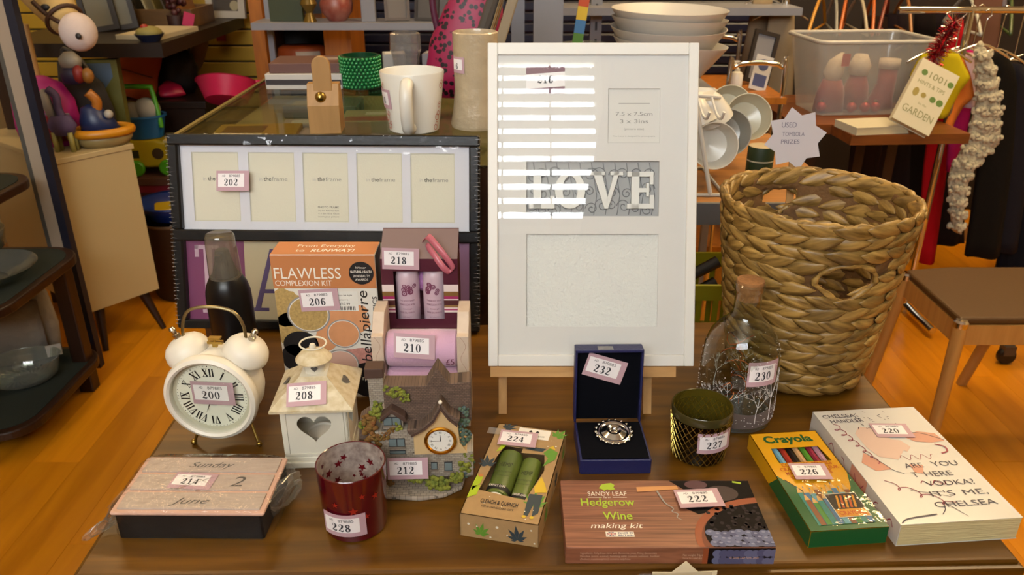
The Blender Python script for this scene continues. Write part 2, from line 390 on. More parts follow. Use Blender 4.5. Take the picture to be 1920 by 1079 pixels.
for (x0, x1, y0, y1) in ((-.49, .49, -.275, -.255), (-.49, .49, .255, .275), (-.50, -.48, -.25, .25), (.48, .50, -.25, .25)):
    B().box(x0, x1, y0, y1, TZ - .12, TZ - .0255).obj('apron', M_tab, tb)
for sx in (-1, 1):
    for sy in (-1, 1):
        B(T(sx * .48, sy * .25, 0)).lathe([(.018, 0), (.022, .03), (.026, .2), (.03, .42), (.022, .45), (.032, .48), (.032, TZ - .0255)], 16, True, True).obj('leg', M_tab, tb, smooth=True)
# ================================================================== things on the table
XZ = face((0, 0, 0), (1, 0, 0), (0, 0, 1))          # faces the camera: x right, y up, z towards -Y
def FR(y): return face((0, y, 0), (1, 0, 0), (0, 0, 1))
def TOP(z): return T(0, 0, z)
CREAM = mat('cream_enamel', '#dcd6c9', .38)
BRASS = mat('brass', '#a98d4a', .28, 1); NICKEL = mat('nickel', '#b9b2a2', .25, 1)
CHROME = mat('chrome', '#d8d8d8', .08, 1); BLACK = mat('black_print', '#17161a', .5)
CLEAR = glass('clear_glass', '#f4f7f4', 1.0)
# ---- alarm clock, lot 200
def roman(b, s, cx, cy, h, rot, z):
    wd = {'I': .34, 'V': .72, 'X': .74}; tot = sum(wd[c] for c in s); x = -tot / 2
    cr, sr = math.cos(R(rot)), math.sin(R(rot))
    def q(p): X, Y, W = p; X *= h; Y = (Y - .5) * h; return (cx + X * cr - Y * sr, cy + X * sr + Y * cr, W * h)
    for c in s:
        m = x + wd[c] / 2
        if c == 'I': st = [[(m, 0, .08), (m, 1, .08)]]
        elif c == 'V': st = [[(m - .24, 1, .09), (m, 0, .05)], [(m, 0, .02), (m + .24, 1, .03)]]
        else: st = [[(m - .24, 1, .09), (m + .24, 0, .09)], [(m - .24, 0, .03), (m + .24, 1, .03)]]
        st += [[(m - wd[c] / 2 + .04, 1, .025), (m + wd[c] / 2 - .04, 1, .025)]] + ([[(m - wd[c] / 2 + .04, 0, .025), (m + wd[c] / 2 - .04, 0, .025)]] if c != 'V' else [])
        for k in st: b.stroke([q(p) for p in k], z, smooth=False)
        x += wd[c]
ROM = ['XII', 'I', 'II', 'III', 'IIII', 'V', 'VI', 'VII', 'VIII', 'IX', 'X', 'XI']
t = thing('alarm_clock', 'cream twin-bell alarm clock with Roman numerals, lot 200', 'clock', (-.393, .927, TZ), -3)
cz = .0865
FM = face((0, -.03, cz), (1, 0, 0), (0, 0, 1))
B(FM).lathe([(.0, -.066), (.03, -.066), (.046, -.062), (.054, -.052), (.0575, -.04), (.0575, -.004), (.055, 0)], 48).obj('clock_body', CREAM, t, smooth=True)
bz = B(FM).lathe([(.0575, -.010), (.0615, -.006), (.0625, .000), (.0605, .006), (.056, .0085), (.053, .006), (.0525, .001), (.0525, -.003)], 56).obj('bezel', CREAM, t, smooth=True)
B(FM).ring(0, 0, .047, .0525, -.0028, n=48).obj('inner_ring', mat('clock_ring', '#c9c3ae', .4), t)
d = B(FM); d.disc(0, 0, .0525, -.003, 48); dial = d.obj('dial', mat('dial_paper', '#ece9da', .6), t)
d = B(FM)
for k, s in enumerate(ROM):
    a = 90 - 30 * k; roman(d, s, .036 * math.cos(R(a)), .036 * math.sin(R(a)), .0115, a - 90, -.0024)
for k in range(60):
    a = R(6 * k); r1 = .0452 if k % 5 else .0446
    d.stroke([(r1 * math.cos(a), r1 * math.sin(a), .0003 if k % 5 else .0006), (.0462 * math.cos(a), .0462 * math.sin(a), .0003 if k % 5 else .0006)], -.0024, smooth=False)
d.text('LONDON', 0, -.0135, .0016, -.0024)
d.obj('numerals', BLACK, dial)
def hand(a, L, w, z, tail=.006):
    a = R(a); c, s_ = math.cos(a), math.sin(a); return B(FM).stroke([(-tail * c, -tail * s_, w), (L * c, L * s_, w * .35)], z, smooth=False)
hand(-22, .029, .0006, -.0012).obj('minute_hand', BLACK, dial); hand(-112, .022, .0008, -.0014).obj('hour_hand', BLACK, dial); hand(-113, .026, .0003, -.001).obj('alarm_hand', NICKEL, dial)
B(FM).lathe([(.0525, .0035), (.03, .006), (0, .0066)], 40).obj('clock_glass', CLEAR, t, smooth=True)
for sx, x in ((-1, -.036), (1, .040)):
    BM = T(x, .004, .134) @ RY(sx * 27)
    be = B(BM).lathe([(.0, -.002), (.027, -.002), (.0285, -.004), (.0298, -.002), (.0298, .004), (.0275, .012), (.022, .019), (.013, .0235), (.0, .0252)], 36).obj('bell', CREAM, t, smooth=True)
    B(BM).lathe([(.0, .0245), (.0048, .0245), (.0048, .030), (.003, .031), (.003, .035), (.0046, .0375), (.003, .041), (0, .0415)], 14).obj('bell_nut', NICKEL, be, smooth=True)
    B().tube([(x * .75, .004, .105), (x, .004, .134)], .003, 8).obj('bell_post', NICKEL, be, smooth=True)
    f = B().tube([(x * .9, -.004, .034), (x * 1.18, -.014, .004)], .0022, 8).ell((x * 1.2, -.0145, .0042), .0042, 10, 8).obj('foot', BRASS, t, smooth=True)
hp = crom([(-.040, .004, .158), (-.0385, .006, .176), (-.030, .007, .193), (-.012, .007, .200), (.014, .007, .200), (.033, .007, .193), (.042, .006, .176), (.044, .004, .158)], 6)
B().tube(hp, .0022, 8).obj('handle', mat('old_brass', '#8d7f5c', .35, 1), t, smooth=True)
B().box(-.002, .004, .002, .006, .1, .149).box(-.008, .012, .001, .007, .149, .1525).box(-.006, .010, .0, .008, .156, .158).tube([(.001, .004, .15), (.001, .004, .157)], .002).obj('hammer', BRASS, t)
B().box(-.009, .011, -.004, .011, .1415, .1425).obj('hammer_slot', BLACK, t)
sticker('200', face((.006, -.0345, .096), (1, 0, -.02), (0, 0, 1)), t, tilt=0)
# ---- black pump bottle, lot 204
t = thing('spray_bottle', 'black bottle with a clear smoky overcap, lot 204, behind the alarm clock', 'bottle', (-.437, 1.12, TZ))
B().lathe([(0, 0), (.031, 0), (.034, .004), (.034, .125), (.0335, .138), (.030, .152), (.0245, .163), (.022, .166), (.0, .166)], 40).obj('bottle', mat('matt_black', '#0b0a0c', .3, spec=.35), t, smooth=True)
B().lathe([(.018, .166), (.018, .172), (.013, .19), (.0105, .205), (.009, .207), (0, .207)], 24).box(-.004, .004, -.02, .0, .196, .204).obj('pump', mat('dark_grey_plastic', '#33343a', .4), t, smooth=True)
B().lathe([(.0238, .163), (.0238, .178), (.0215, .228), (.0195, .232), (0, .2325)], 32).obj('overcap', glass('smoky_cap', '#d6cfc4', 1.3, .05, haze=.18, hazecol='#b0a898'), t, smooth=True)
sticker('204', face((.003, -.034, .043), (1, 0, 0), (0, 0, 1)), t, bend=.0345)
# ---- shrink wrapped five-photo frame, lot 202
t = thing('picture_collage', 'shrink-wrapped black frame with five photo openings over a letter print, lot 202', 'picture frame', (-.322, 1.244, TZ + .0065), -1.5, rx=-15)
FB = mat('black_frame', '#08090b', .32, bump=.15, bs=120, spec=.25)
W, Hh = .2655, .336
for nm, r in (('frame_bar', (-W, W, Hh - .018, Hh)), ('frame_bar', (-W, W, .155, .174)), ('frame_bar', (-W, W, 0, .015)), ('frame_bar', (-W, -W + .018, .015, .155)), ('frame_bar', (W - .018, W, .015, .155)), ('frame_bar', (-W, -W + .018, .174, Hh - .018)), ('frame_bar', (W - .018, W, .174, Hh - .018))):
    B().rbox(r[0], r[1], 0, .022, r[2], r[3], .003).obj(nm, FB, t)
MB_ = mat('mount_board', '#cfd0d8', .7)
xs = [(-.2285, -.148), (-.131, -.052), (-.0375, .040), (.055, .1325), (.147, .2225)]
b = B(FR(.012)); z0, z1 = .188, .306
b.rect(-W + .01, .165, W - .01, z0).rect(-W + .01, z1, W - .01, Hh - .01)
px = -W + .01
for a, c in xs: b.rect(px, z0, a, z1); px = c
b.rect(px, z0, W - .01, z1); mb = b.obj('mount', MB_, t)
CARD = mat('insert_card', '#d3d0bd', .75, bump=.2, bs=300)
for i, (a, c) in enumerate(xs):
    cd = B(FR(.0135)).rect(a - .002, z0 - .002, c + .002, z1 + .002).obj('insert_card', CARD, mb)
    b = B(FR(.0133)); m = (a + c) / 2 + .003
    b.framep(a + .001, z0 + .001, c - .001, z1 - .001, .0006, 0); b.k = 1; b.text('in', m - .0255, .258, .0065, .0002, 'l'); b.k = 2; b.text('the', m - .0175, .258, .0072, .0002, 'l', bold=.01); b.k = 3; b.text('frame', m - .0035, .258, .0072, .0002, 'l', w=.027)
    if i == 2:
        b.k = 4; b.text('PHOTO FRAME', m, .212, .0034, .0002, bold=.01, w=.036)
        for k, tx in enumerate(('TO FIT PHOTO SIZE', '4 x 6in 10 x 15cm', 'insert your picture')): b.text(tx, m, .2065 - k * .0052, .0026, .0002, w=.036)
    b.obj('printing', [mat('print_pale', '#b9b6a4', .8), mat('print_grey1', '#b4b2ac', .8), mat('print_grey3', '#55544f', .8), mat('print_grey2', '#96958c', .8), mat('print_grey4', '#75736c', .8)], cd)
lp = B(FR(.014)).rect(-W + .01, .008, W - .01, .163).obj('letter_print', mat('print_cream', '#b7ab8c', .6), t)
b = B(FR(.0138)); b.rect(-W + .012, .01, -.146, .16); b.k = 1; b.rect(-.05, .01, .055, .16); b.rect(.17, .01, W - .012, .16, 0)
b.k = 2; b.box(-.2175, -.203, .03, .139, .0002, .0003).box(-.233, -.19, .139, .146, .0002, .0003).box(-.233, -.226, .125, .146, .0002, .0003).box(-.224, -.197, .026, .032, .0002, .0003)
b.k = 3; b.poly([(-.131, .034), (-.121, .034), (-.093, .14), (-.101, .14)], .0003); b.poly([(-.101, .14), (-.087, .14), (-.058, .034), (-.076, .034)], .0004); b.rect(-.116, .062, -.07, .069, .0005); b.rect(-.142, .03, -.106, .036, .0005); b.rect(-.088, .03, -.048, .036, .0005)
b.obj('printing', [mat('plum_print', '#6f2a57', .5), mat('mauve_print', '#8d6488', .5), mat('pale_print', '#b398a6', .6), mat('violet_print', '#4a3a66', .6)], lp)
FILM = glass('cling_film', '#fbfbfb', .7, .07, bump=1, bs=45, haze=.006, dist=.008)
B().rbox(-W - .0015, W + .0015, -.0015, .0235, -.0003, Hh + .0015, .003).obj('shrink_wrap', glass('shrink_wrap', '#fcfcfc', .55, .04, bump=.35, bs=14, haze=.003, dist=.006), t)
b = B()
for sx in (-1, 1):
    for k in range(46):
        z = .01 + k * .0071; L = random.uniform(.004, .011)
        b.tube([(sx * (W + .001), -.002, z), (sx * (W - L * .5), -.0022, z + random.uniform(-.002, .002)), (sx * (W - L), -.0019, z)], [.0007, .0006, .0002], 4)
b.obj('film_crinkle', glass('film_crinkle', '#eef0f4', 3.0, .12, haze=.12), t)
sticker('202', face((-.154, -.0018, .258), (1, 0, .06), (0, 0, 1)), t, tilt=-3)
# ---- boxed make-up kit, lot 206
def carton(t, x0, x1, y0, y1, z0, z1, m, name='carton', r=.0012): return B().rbox(x0, x1, y0, y1, z0, z1, r).obj(name, m, t)
t = thing('makeup_box', 'white and orange boxed complexion kit, lot 206, behind the lantern', 'box', (-.2655, 1.037, TZ), 0)
CW = mat('carton_white', '#d8d4cb', .45); OR_ = mat('kit_orange', '#b9784a', .45)
bw = .0735; bx = carton(t, -bw, bw, 0, .05, 0, .232, CW)
b = B(FR(-.0004)); b.rect(-bw + .0004, .181, bw - .0004, .2315, .0005); b.M = TOP(.2323); b.rect(-bw + .0004, .0004, bw - .0004, .0496, .0); b.M = face((bw + .0004, 0, 0), (0, 1, 0), (0, 0, 1)); b.k = 1; b.rect(.0006, .0006, .0494, .2312)
b.obj('print_panel', [OR_, mat('kit_side_dark', '#2b211d', .4)], bx)
b = B(FR(-.0012)); b.text('FLAWLESS', -.070, .196, .0175, 0, 'l', w=.094); b.text('COMPLEXION KIT', -.070, .185, .0085, 0, 'l', w=.080)
b.obj('lettering', mat('print_white', '#e6e0d6', .5), bx); b = B(TOP(.2327)); b.text('From Everyday', 0, .028, .011, 0, w=.082); b.text('to', -.034, .010, .011, 0); b.text('RUNWAY!', .012, .010, .011, 0, bold=.025, shear=.2, w=.062)
b.obj('lettering', mat('print_white', '#e6e0d6', .5), bx)
# pictured compacts: gold powder spill, discs
b = B(FR(-.0005))
def blob(b, cx, cy, r, z, seed, ry=None, n=30, j=.25):
    rn = random.Random(seed); b.poly([(cx + (r * (1 + rn.uniform(-j, j))) * math.cos(2 * PI * i / n), cy + ((ry or r) * (1 + rn.uniform(-j, j))) * math.sin(2 * PI * i / n)) for i in range(n)], z)
def clip(b, x0, x1, y0, y1):
    b.v = [(min(max(v[0], x0), x1), v[1], min(max(v[2], y0), y1)) for v in b.v]
b.k = 0; blob(b, -.062, .150, .030, 0, 1, .030, j=.07); blob(b, -.058, .116, .026, 0, 2, .026, j=.07)
b.k = 1; blob(b, .020, .128, .040, 0, 3, .022, j=.05); blob(b, .032, .146, .026, .0001, 4, .010, j=.05); blob(b, -.006, .100, .016, .0001, 5, .02, j=.06)
b.k = 2; blob(b, .042, .066, .036, .0001, 6, .018, j=.1)
b.k = 3; b.disc(-.044, .090, .026, .0001, 30, .022); b.disc(-.056, .068, .02, .0001, 30, .022); b.disc(.052, .030, .031, .0002, 30, .030)
for (cx, cy, r, k) in ((-.028, .140, .031, 0), (.020, .108, .0245, 1), (.012, .056, .027, 4)):
    b.k = 5; b.disc(cx, cy, r, .0002, 36, r * .96); b.k = 6; b.disc(cx, cy, r * .93, .0003, 36, r * .89); b.k = k; b.disc(cx, cy, r * .89, .0004, 36, r * .85)
b.k = 3; b.disc(.053, .2045, .0175, .0009, 30)
b.k = 7; b.text('Winner', .053, .2115, .0035, .0012, shear=.3); b.text('NATURAL HEALTH', .053, .205, .0038, .0012, bold=.02, w=.03); b.text('2014 BEAUTY', .053, .1985, .0038, .0012, w=.024); b.text('AWARDS', .053, .193, .0036, .0012, w=.018); b.text('rpierre', .055, .030, .0075, .0005, w=.026)
b.k = 8; b.text('bellápierre', .059, .062, .016, .0005, 'l', rot=90, w=.115, shear=.12); b.text('COSMETICS', .072, .108, .0066, .0005, 'l', rot=90, w=.06)
b.k = 9; b.rect(.001, .145, .045, .176, .0002)
b.k = 8; b.text('ML £12.99', .022, .1545, .0038, .0005, w=.022)
for k in range(16): b.rect(.006 + k * .0022, .1465, .006 + k * .0022 + random.choice((.0008, .0013)), .1525, .0005)
b.text('Complexion kit light', .02, .169, .0022, .0005, w=.035); b.text('bellapierre', .02, .162, .0022, .0005, w=.022)
clip(b, -bw + .0006, bw - .0006, .0006, .2312)
b.obj('printing', [mat('powder_gold', '#b89a5e', .8, var=.35, vs=300), mat('foundation_peach', '#cf9266', .5, var=.12, vs=60), mat('blush_pink', '#c98d82', .8, var=.3, vs=250), BLACK, mat('shimmer_pink', '#d0a898', .6), mat('printed_steel', '#8b8886', .4), mat('printed_steel_light', '#d8d6d2', .4), mat('print_white', '#e6e0d6', .5), mat('print_dark', '#231f20', .5), mat('price_label', '#d9d8d2', .5)], bx)
sticker('206', face((-.010, -.0015, .163), (1, 0, 0), (0, 0, 1)), t, tilt=3)
# ---- maroon gift box with window, lot 218, standing on the pink set, lot 210
t = thing('bath_gift_set', 'pink rolled towel gift set in a cream sided tray, lot 210', 'gift set', (-.125, .957, TZ), 0)
PK = mat('pink_towel', '#c9a0bb', .9, bump=.5, bs=260, sheen=.4); SW = mat('tray_cream', '#cdb9a6', .5, var=.12, vs=60)
for x0, x1 in ((-.066, -.050), (.050, .066)):
    q = B(); q.prism([(0, 0), (.066, 0), (.066, .168), (.03, .168), (.010, .145), (0, .145)], x0, x1)
    q.v = [(v[2], v[0], v[1]) for v in q.v]; q.f = [tuple(reversed(f)) for f in q.f]
    s_ = q.obj('tray_side', SW, t, bevel=.001)
    B(FR(-.0004)).stroke([(x0 + .004, .145, .0003), (x0 + .012, .13, .0003), (x0 + .005, .11, .0003), (x0 + .013, .09, .0003), (x0 + .006, .07, .0003)], 0).obj('printing', mat('swirl_brown', '#a98877', .6), s_)
B().rbox(-.05, .05, .004, .05, 0, .086, .008).obj('folded_towel', PK, t)
B().box(-.05, .05, .067, .125, 0, .1165).obj('tray_back', SW, t)
q = B(T(-.0495, .030, .112) @ RY(90)); q.lathe([(0, 0), (.022, 0), (.0255, .003), (.0258, .05), (.0262, .065), (.0255, .096), (.022, .099), (0, .099)], 28, sy=1.05).obj('towel_roll', PK, t, smooth=True)
q = B(FR(.0025)); q.text('£5', .040, .100, .009, 0); q.obj('price_mark', mat('price_ink', '#6b3450', .6), t)
sticker('210', face((-.008, .0042, .128), (1, 0, -.06), (0, .30, 1)), t, tilt=-1, w=.056)
t = thing('toiletry_box', 'maroon window box with two pink lotion bottles and ribbon loop, lot 218', 'gift set', (-.1305, 1.036, TZ + .1168), 0)
t.scale = (.925, .925, .925)
MR = mat('maroon_card', '#4f1f2f', .35); bw = .0585
b = B(FR(0)); b.annulus([(-bw, 0), (bw, 0), (bw, .118), (-bw, .118)], [(-.040, .017), (.036, .017), (.036, .098), (-.040, .098)], 0)
cb = b.obj('carton_front', MR, t, solid=.001)
B().box(-bw, -bw + .001, .0006, .05, 0, .118).box(bw - .001, bw, .0006, .05, 0, .118).box(-bw, bw, .049, .05, 0, .15).box(-bw, bw, .0006, .05, 0, .001).obj('carton_shell', MR, t)
b = B(); b.add([(-bw, .0, .118), (bw, .0, .118), (bw, .046, .15), (-bw, .046, .15)], [(0, 1, 2, 3)]); b.obj('top_flap', mat('flap_maroon_reflection', '#7d6a68', .3), t, solid=.001)  # grey reflection on the maroon flap is mixed into its colour
cols = [('#d8c8c4', .064, .076), ('#7d5a2e', .056, .064), ('#9d2a5c', .0515, .056), ('#d8c8c4', .0495, .0515), ('#4a2324', .041, .0495), ('#8a6a40', .037, .041), ('#d8c8c4', .0345, .037), ('#a13a66', .032, .0345), ('#d8c8c4', .0285, .032)]
for x0, x1 in ((-bw, -.040), (.036, bw)):
    b = B(FR(-.0008))
    for i, (c, a, e) in enumerate(cols): b.k = i; b.rect(x0, a, x1, e)
    b.obj('stripes', [mat('stripe%d' % i, c[0], .4) for i, c in enumerate(cols)], cb)
PB = mat('lotion_pink', '#cdb3bf', .3)
for x in (-.022, .020):
    bt = B(T(x, .022, .004)).lathe([(0, 0), (.017, 0), (.0185, .004), (.0185, .075), (.0165, .086), (.012, .091), (0, .093)], 26).obj('lotion_bottle', PB, t, smooth=True)
    b = B(T(x, .022, .004) @ face((0, -.0186, 0), (1, 0, 0), (0, 0, 1))); rb = .0186
    b.warp = lambda p: ((rb + p.z) * math.sin(p.x / rb), p.y, (rb + p.z) * math.cos(p.x / rb) - rb)
    rn = random.Random(int(x * 1e4))
    for k in range(9): cx, cy, r = rn.uniform(-.011, .013), rn.uniform(.053, .072), rn.uniform(.003, .005); b.ring(cx, cy, r * .55, r, .0004, n=14); b.disc(cx, cy, r * .3, .0004, 8)
    for k, (tx, h_) in enumerate((('THE BODY SHOP', .0028), ('MOROCCAN ROSE', .003), ('shower gel', .0022), ('ROSE DU MAROC', .0028), ('gel douche', .002))): b.text(tx, 0, .041 - k * .0068, h_, .0004, w=.024 if h_ > .0023 else .014)
    b.obj('printing', mat('rose_print', '#7a3d5a', .5), bt)
B().ell((0, .035, .068), (.014, .012, .018), 18, 12).obj('bath_lily', mat('lily_mauve', '#a873a6', .7, bump=1, bs=200), t, smooth='all')
B(FR(.0015)).rect(-.0395, .0175, .0355, .0975).obj('window_film', glass('box_window', '#fcfcfc', .9, .03), t)
rb = crom([(.006, .026, .137), (.014, .012, .150), (.030, -.002, .138), (.046, -.008, .118), (.052, -.006, .104), (.046, -.003, .098), (.036, -.005, .108), (.022, .004, .125), (.010, .020, .134)], 5)
vs = []; fs = []
for i, p in enumerate(rb):
    wv = .0052; tw = .25 * math.sin(i * .25)
    vs += [(p[0] + wv * .6, p[1] + wv * tw, p[2] + wv * .7), (p[0] - wv * .6, p[1] - wv * tw, p[2] - wv * .7)]
    if i: fs.append((2 * i - 2, 2 * i - 1, 2 * i + 1, 2 * i))
B().add(vs, fs).obj('ribbon', mat('pink_ribbon', '#b4606e', .35), t, smooth='all', solid=.0006)
sticker('218', face((-.027, -.0016, .119), (1, 0, 0), (0, .06, 1)), t, tilt=-2, code=True)
# ---- cream metal heart lantern, lot 208
t = thing('candle_lantern', 'cream metal lantern with a heart cut-out and square roof, lot 208', 'lantern', (-.257, .908, TZ), 3)
LC = mat('lantern_paint', '#d3c9b0', .5, var=.3, vs=90, col2='#b5a37c', bump=.15, bs=90); LP = mat('lantern_pale', '#d2cdbd', .5, bump=.1, bs=90)
def heart(cx, cy, s, n=40):
    o = []
    for i in range(n):
        a = 2 * PI * i / n; x = 16 * math.sin(a) ** 3; y = 13 * math.cos(a) - 5 * math.cos(2 * a) - 2 * math.cos(3 * a) - math.cos(4 * a)
        o.append((cx + x * s / 32, cy + (y + 2) * s / 32))
    return list(reversed(o))
def rect_by_angle(pts, cx, cy, x0, x1, y0, y1):
    out = []
    for p in pts:
        dx, dy = p[0] - cx, p[1] - cy; k = 1e9
        if abs(dx) > 1e-9: k = min(k, ((x1 if dx > 0 else x0) - cx) / dx)
        if abs(dy) > 1e-9: k = min(k, ((y1 if dy > 0 else y0) - cy) / dy)
        out.append((cx + dx * k, cy + dy * k))
    return out
def plate(b, hole, cx, cy, x0, x1, y0, y1, z0=0, z1=.001):
    out = rect_by_angle(hole, cx, cy, x0, x1, y0, y1)
    # snap nearest points to the corners
    for c in ((x0, y0), (x1, y0), (x1, y1), (x0, y1)):
        i = min(range(len(out)), key=lambda k: (out[k][0] - c[0]) ** 2 + (out[k][1] - c[1]) ** 2); out[i] = c
    b.annulus(out, hole, z0, z1)
hw = .041; hz = .092
B().rbox(-.046, .046, -.046, .046, 0, .009, .0015).rbox(-.043, .043, -.043, .043, .009, .015, .001).obj('base', LP, t)
for k in range(4):
    b = B(RZ(90 * k) @ face((0, -hw, 0), (1, 0, 0), (0, 0, 1))); h_ = heart(0, .058, .044); plate(b, h_, 0, .057, -hw, hw, .015, hz); 
    sp = b.obj('side_panel', LP, t)
    B(RZ(90 * k) @ face((0, -hw - .0013, 0), (1, 0, 0), (0, 0, 1))).framep(-hw + .003, .018, hw - .003, hz - .002, .003, -.0002, .0010).obj('panel_frame', LP, sp)
B(T(0, 0, .0152)).lathe([(0, 0), (.019, 0), (.019, .014), (.017, .014), (.017, .011), (0, .011)], 28).obj('tealight', mat('tealight_wax', '#d5cfc2', .5), t, smooth=True)
b = B(); e = .052; rt = .017; zt = .122
for k in range(4):
    b.M = RZ(90 * k); b.add([(-e, -e, hz), (e, -e, hz), (rt, -rt, zt), (-rt, -rt, zt)], [(0, 1, 2, 3)])
    b.add([(-e, -e, hz), (e, -e, hz), (e, -e, hz - .003), (-e, -e, hz - .003)], [(1, 0, 3, 2)])
rf = b.obj('roof', LC, t, solid=.0012)
for k in range(1, 4):
    b = B()
    nn = Vector((0, -(zt - hz), e - rt)).normalized(); up = Vector((0, e - rt, zt - hz)).normalized(); cp = Vector((0, -(e + rt) / 2 - .004, (hz + zt) / 2 - .002)) + nn * .0012
    b.M = RZ(90 * k) @ face(cp, (1, 0, 0), up); b.poly(heart(0, 0, .015))
    b.obj('roof_heart', mat('lantern_dark', '#55524f', .6), rf)
b = B(); b.box(-rt, rt, -rt, rt, zt - .001, zt + .0005); b.lathe([(.0135, zt), (.0135, zt + .015)], 28, False, True); cp = b.obj('chimney', LP, t)
b = B(face((.002, -.0139, zt + .0085), (1, 0, 0), (0, 0, 1))); b.poly(heart(0, 0, .009)); b.obj('chimney_heart', mat('lantern_dark', '#55524f', .6), cp)
B().lathe([(0, zt + .021), (.02, zt + .0165), (.0235, zt + .017), (.0235, zt + .0185), (.018, zt + .025), (.008, zt + .0305), (0, zt + .0315)], 32).obj('chimney_cap', LC, t, smooth=True)
B().lathe([(0, zt + .031), (.004, zt + .031), (.0045, zt + .035), (.003, zt + .0385), (0, zt + .039)], 14).obj('finial', LP, t, smooth=True)
B(T(0, .004, zt + .037) @ RX(12)).tube([(.017 * math.cos(2 * PI * i / 28), .013 * math.sin(2 * PI * i / 28), 0) for i in range(28)], .0012, 6, True).obj('ring', LP, t, smooth=True)
nn = Vector((0, -(zt - hz), e - rt)).normalized(); up = Vector((0, e - rt, zt - hz)).normalized()
sticker('208', face(Vector((-.006, -.036, .107)) + nn * .002, (1, 0, .0), up), t, tilt=3, w=.05, h=.031)
# ---- cottage ornament clock, lot 212
t = thing('cottage_ornament', 'painted stone cottage ornament with a gold clock in its gable, lot 212', 'ornament', (-.115, .83, TZ), 2)
ST = brickmat('cottage_stone', '#a39a8c', '#8b8072', '#6d6459', 150, rh=.42, bw=.8); ST2 = brickmat('cottage_path', '#a89a8a', '#93877a', '#5f564b', 110, rh=.5, bw=.8, axes=(0, 1))
RF = brickmat('cottage_thatch', '#6f5a4c', '#5c4a3f', '#3b2e28', 170, rh=.4, bw=.7); CRM = mat('cottage_render', '#c8ab7c', .7, bump=.3, bs=150)
DKB = mat('cottage_brown', '#4a352c', .7); GRN = mat('cottage_green', '#5e6b24', .8, var=.5, vs=120, col2='#8a8a2c', bump=1, bs=300); RED = mat('cottage_red', '#7d4a1f', .8, var=.5, vs=140, col2='#6b5a22', bump=1, bs=300); BLU = mat('cottage_blue', '#55646a', .8, var=.4, vs=150, col2='#47602f', bump=1, bs=300)
def cq(x, y): return ((660 + x / 3.72 - 788) * .00066, (928 - (660 + y / 3.72)) * .00069)
def cpoly(pts): return [cq(*p) for p in reversed(pts)]
# base
b = B(); b.prism([(-.052, -.03), (-.02, -.033), (.0, -.036), (.03, -.030), (.052, -.015), (.056, .01), (.05, .03), (-.055, .03), (-.06, .0)], 0, .006); b.obj('base', ST2, t, bevel=.002)
B(XZ).prism(cpoly([(150, 520), (445, 500), (445, 860), (260, 900), (120, 700), (90, 640)]), -.02, .014).obj('stone_wing', ST, t, bevel=.0008)
B(XZ).prism(cpoly([(430, 680), (850, 670), (850, 870), (430, 880)]), -.02, .017).obj('stone_wall', ST, t, bevel=.0008)
B(XZ).prism(cpoly([(640, 315), (590, 400), (520, 465), (445, 520), (445, 688), (815, 682), (760, 600), (750, 450), (690, 390)]), -.02, .018).obj('gable_wall', CRM, t, bevel=.0008)
B(XZ).prism(cpoly([(145, 150), (250, 150), (255, 330), (150, 480)]), -.018, -.002).obj('chimney_stack', ST, t, bevel=.0008)
B(XZ).prism(cpoly([(130, 82), (255, 82), (258, 150), (130, 155)]), -.02, .001).obj('chimney_pot', DKB, t, bevel=.001)
B(XZ).prism(cpoly([(250, 200), (540, 205), (620, 70), (700, 190), (845, 180), (845, 480), (600, 500), (430, 500), (250, 460)]), -.022, .004).obj('roof', RF, t, bevel=.0012)
# swept gable roof in front
b = B(XZ); up = [(640, 262), (575, 400), (500, 460), (405, 470), (410, 500), (440, 524), (520, 470), (590, 405), (640, 318)]; b.prism(cpoly(up), .0, .023)
up = [(640, 262), (640, 318), (690, 395), (748, 448), (770, 400), (700, 360)]; b.prism(cpoly(up), .0, .0225); b.obj('gable_thatch', RF, t, bevel=.0012)
b = B(XZ); b.prism(cpoly([(640, 300), (585, 405), (520, 465), (430, 515), (435, 526), (525, 475), (595, 410), (640, 322)]), .01, .0245); b.obj('bargeboard', DKB, t)
b = B(XZ); b.prism(cpoly([(640, 300), (640, 322), (690, 400), (748, 452), (752, 436), (695, 385)]), .01, .0246); b.obj('bargeboard', DKB, t)
B(XZ).ell((*cq(640, 268), .022), .0026, 10, 8).obj('finial', CREAM, t, smooth='all')
b = B(XZ); b.prism(cpoly([(305, 330), (225, 400), (225, 432), (305, 362), (390, 432), (405, 425), (395, 390)]), .0, .018); b.obj('dormer_thatch', DKB, t, bevel=.001)
B(XZ).prism(cpoly([(305, 360), (235, 425), (240, 500), (375, 500), (378, 428)]), -.01, .0125).obj('dormer_wall', ST, t)
B(XZ).prism(cpoly([(60, 600), (75, 450), (150, 400), (160, 560), (100, 610)]), -.015, .006).obj('lean_to_roof', RF, t, bevel=.001)
def cwin(x0, y0, x1, y1, z, panes=2):
    p, q = cq(x0, y1), cq(x1, y0); wn = B(XZ).box(p[0], q[0], p[1], q[1], z - .004, z).obj('window', mat('cottage_window_dark', '#2c2b2e', .4), t)
    for i in range(panes):
        w_ = (q[0] - p[0]) / panes; B(XZ).box(p[0] + i * w_ + .0006, p[0] + (i + 1) * w_ - .0006, p[1] + .0012, q[1] - .0008, z - .001, z + .0006).obj('window_pane', mat('cottage_pane', '#68777a', .3), wn)
    B(XZ).box(p[0] - .0006, q[0] + .0006, p[1] - .0018, p[1], z - .002, z + .0018).obj('window_sill', mat('cottage_sill', '#7a6e62', .7), wn)
cwin(245, 405, 365, 470, .0135); cwin(272, 568, 382, 632, .015); cwin(272, 662, 382, 690, .015, 1); cwin(555, 752, 600, 810, .018, 1); cwin(648, 752, 704, 822, .018, 1)
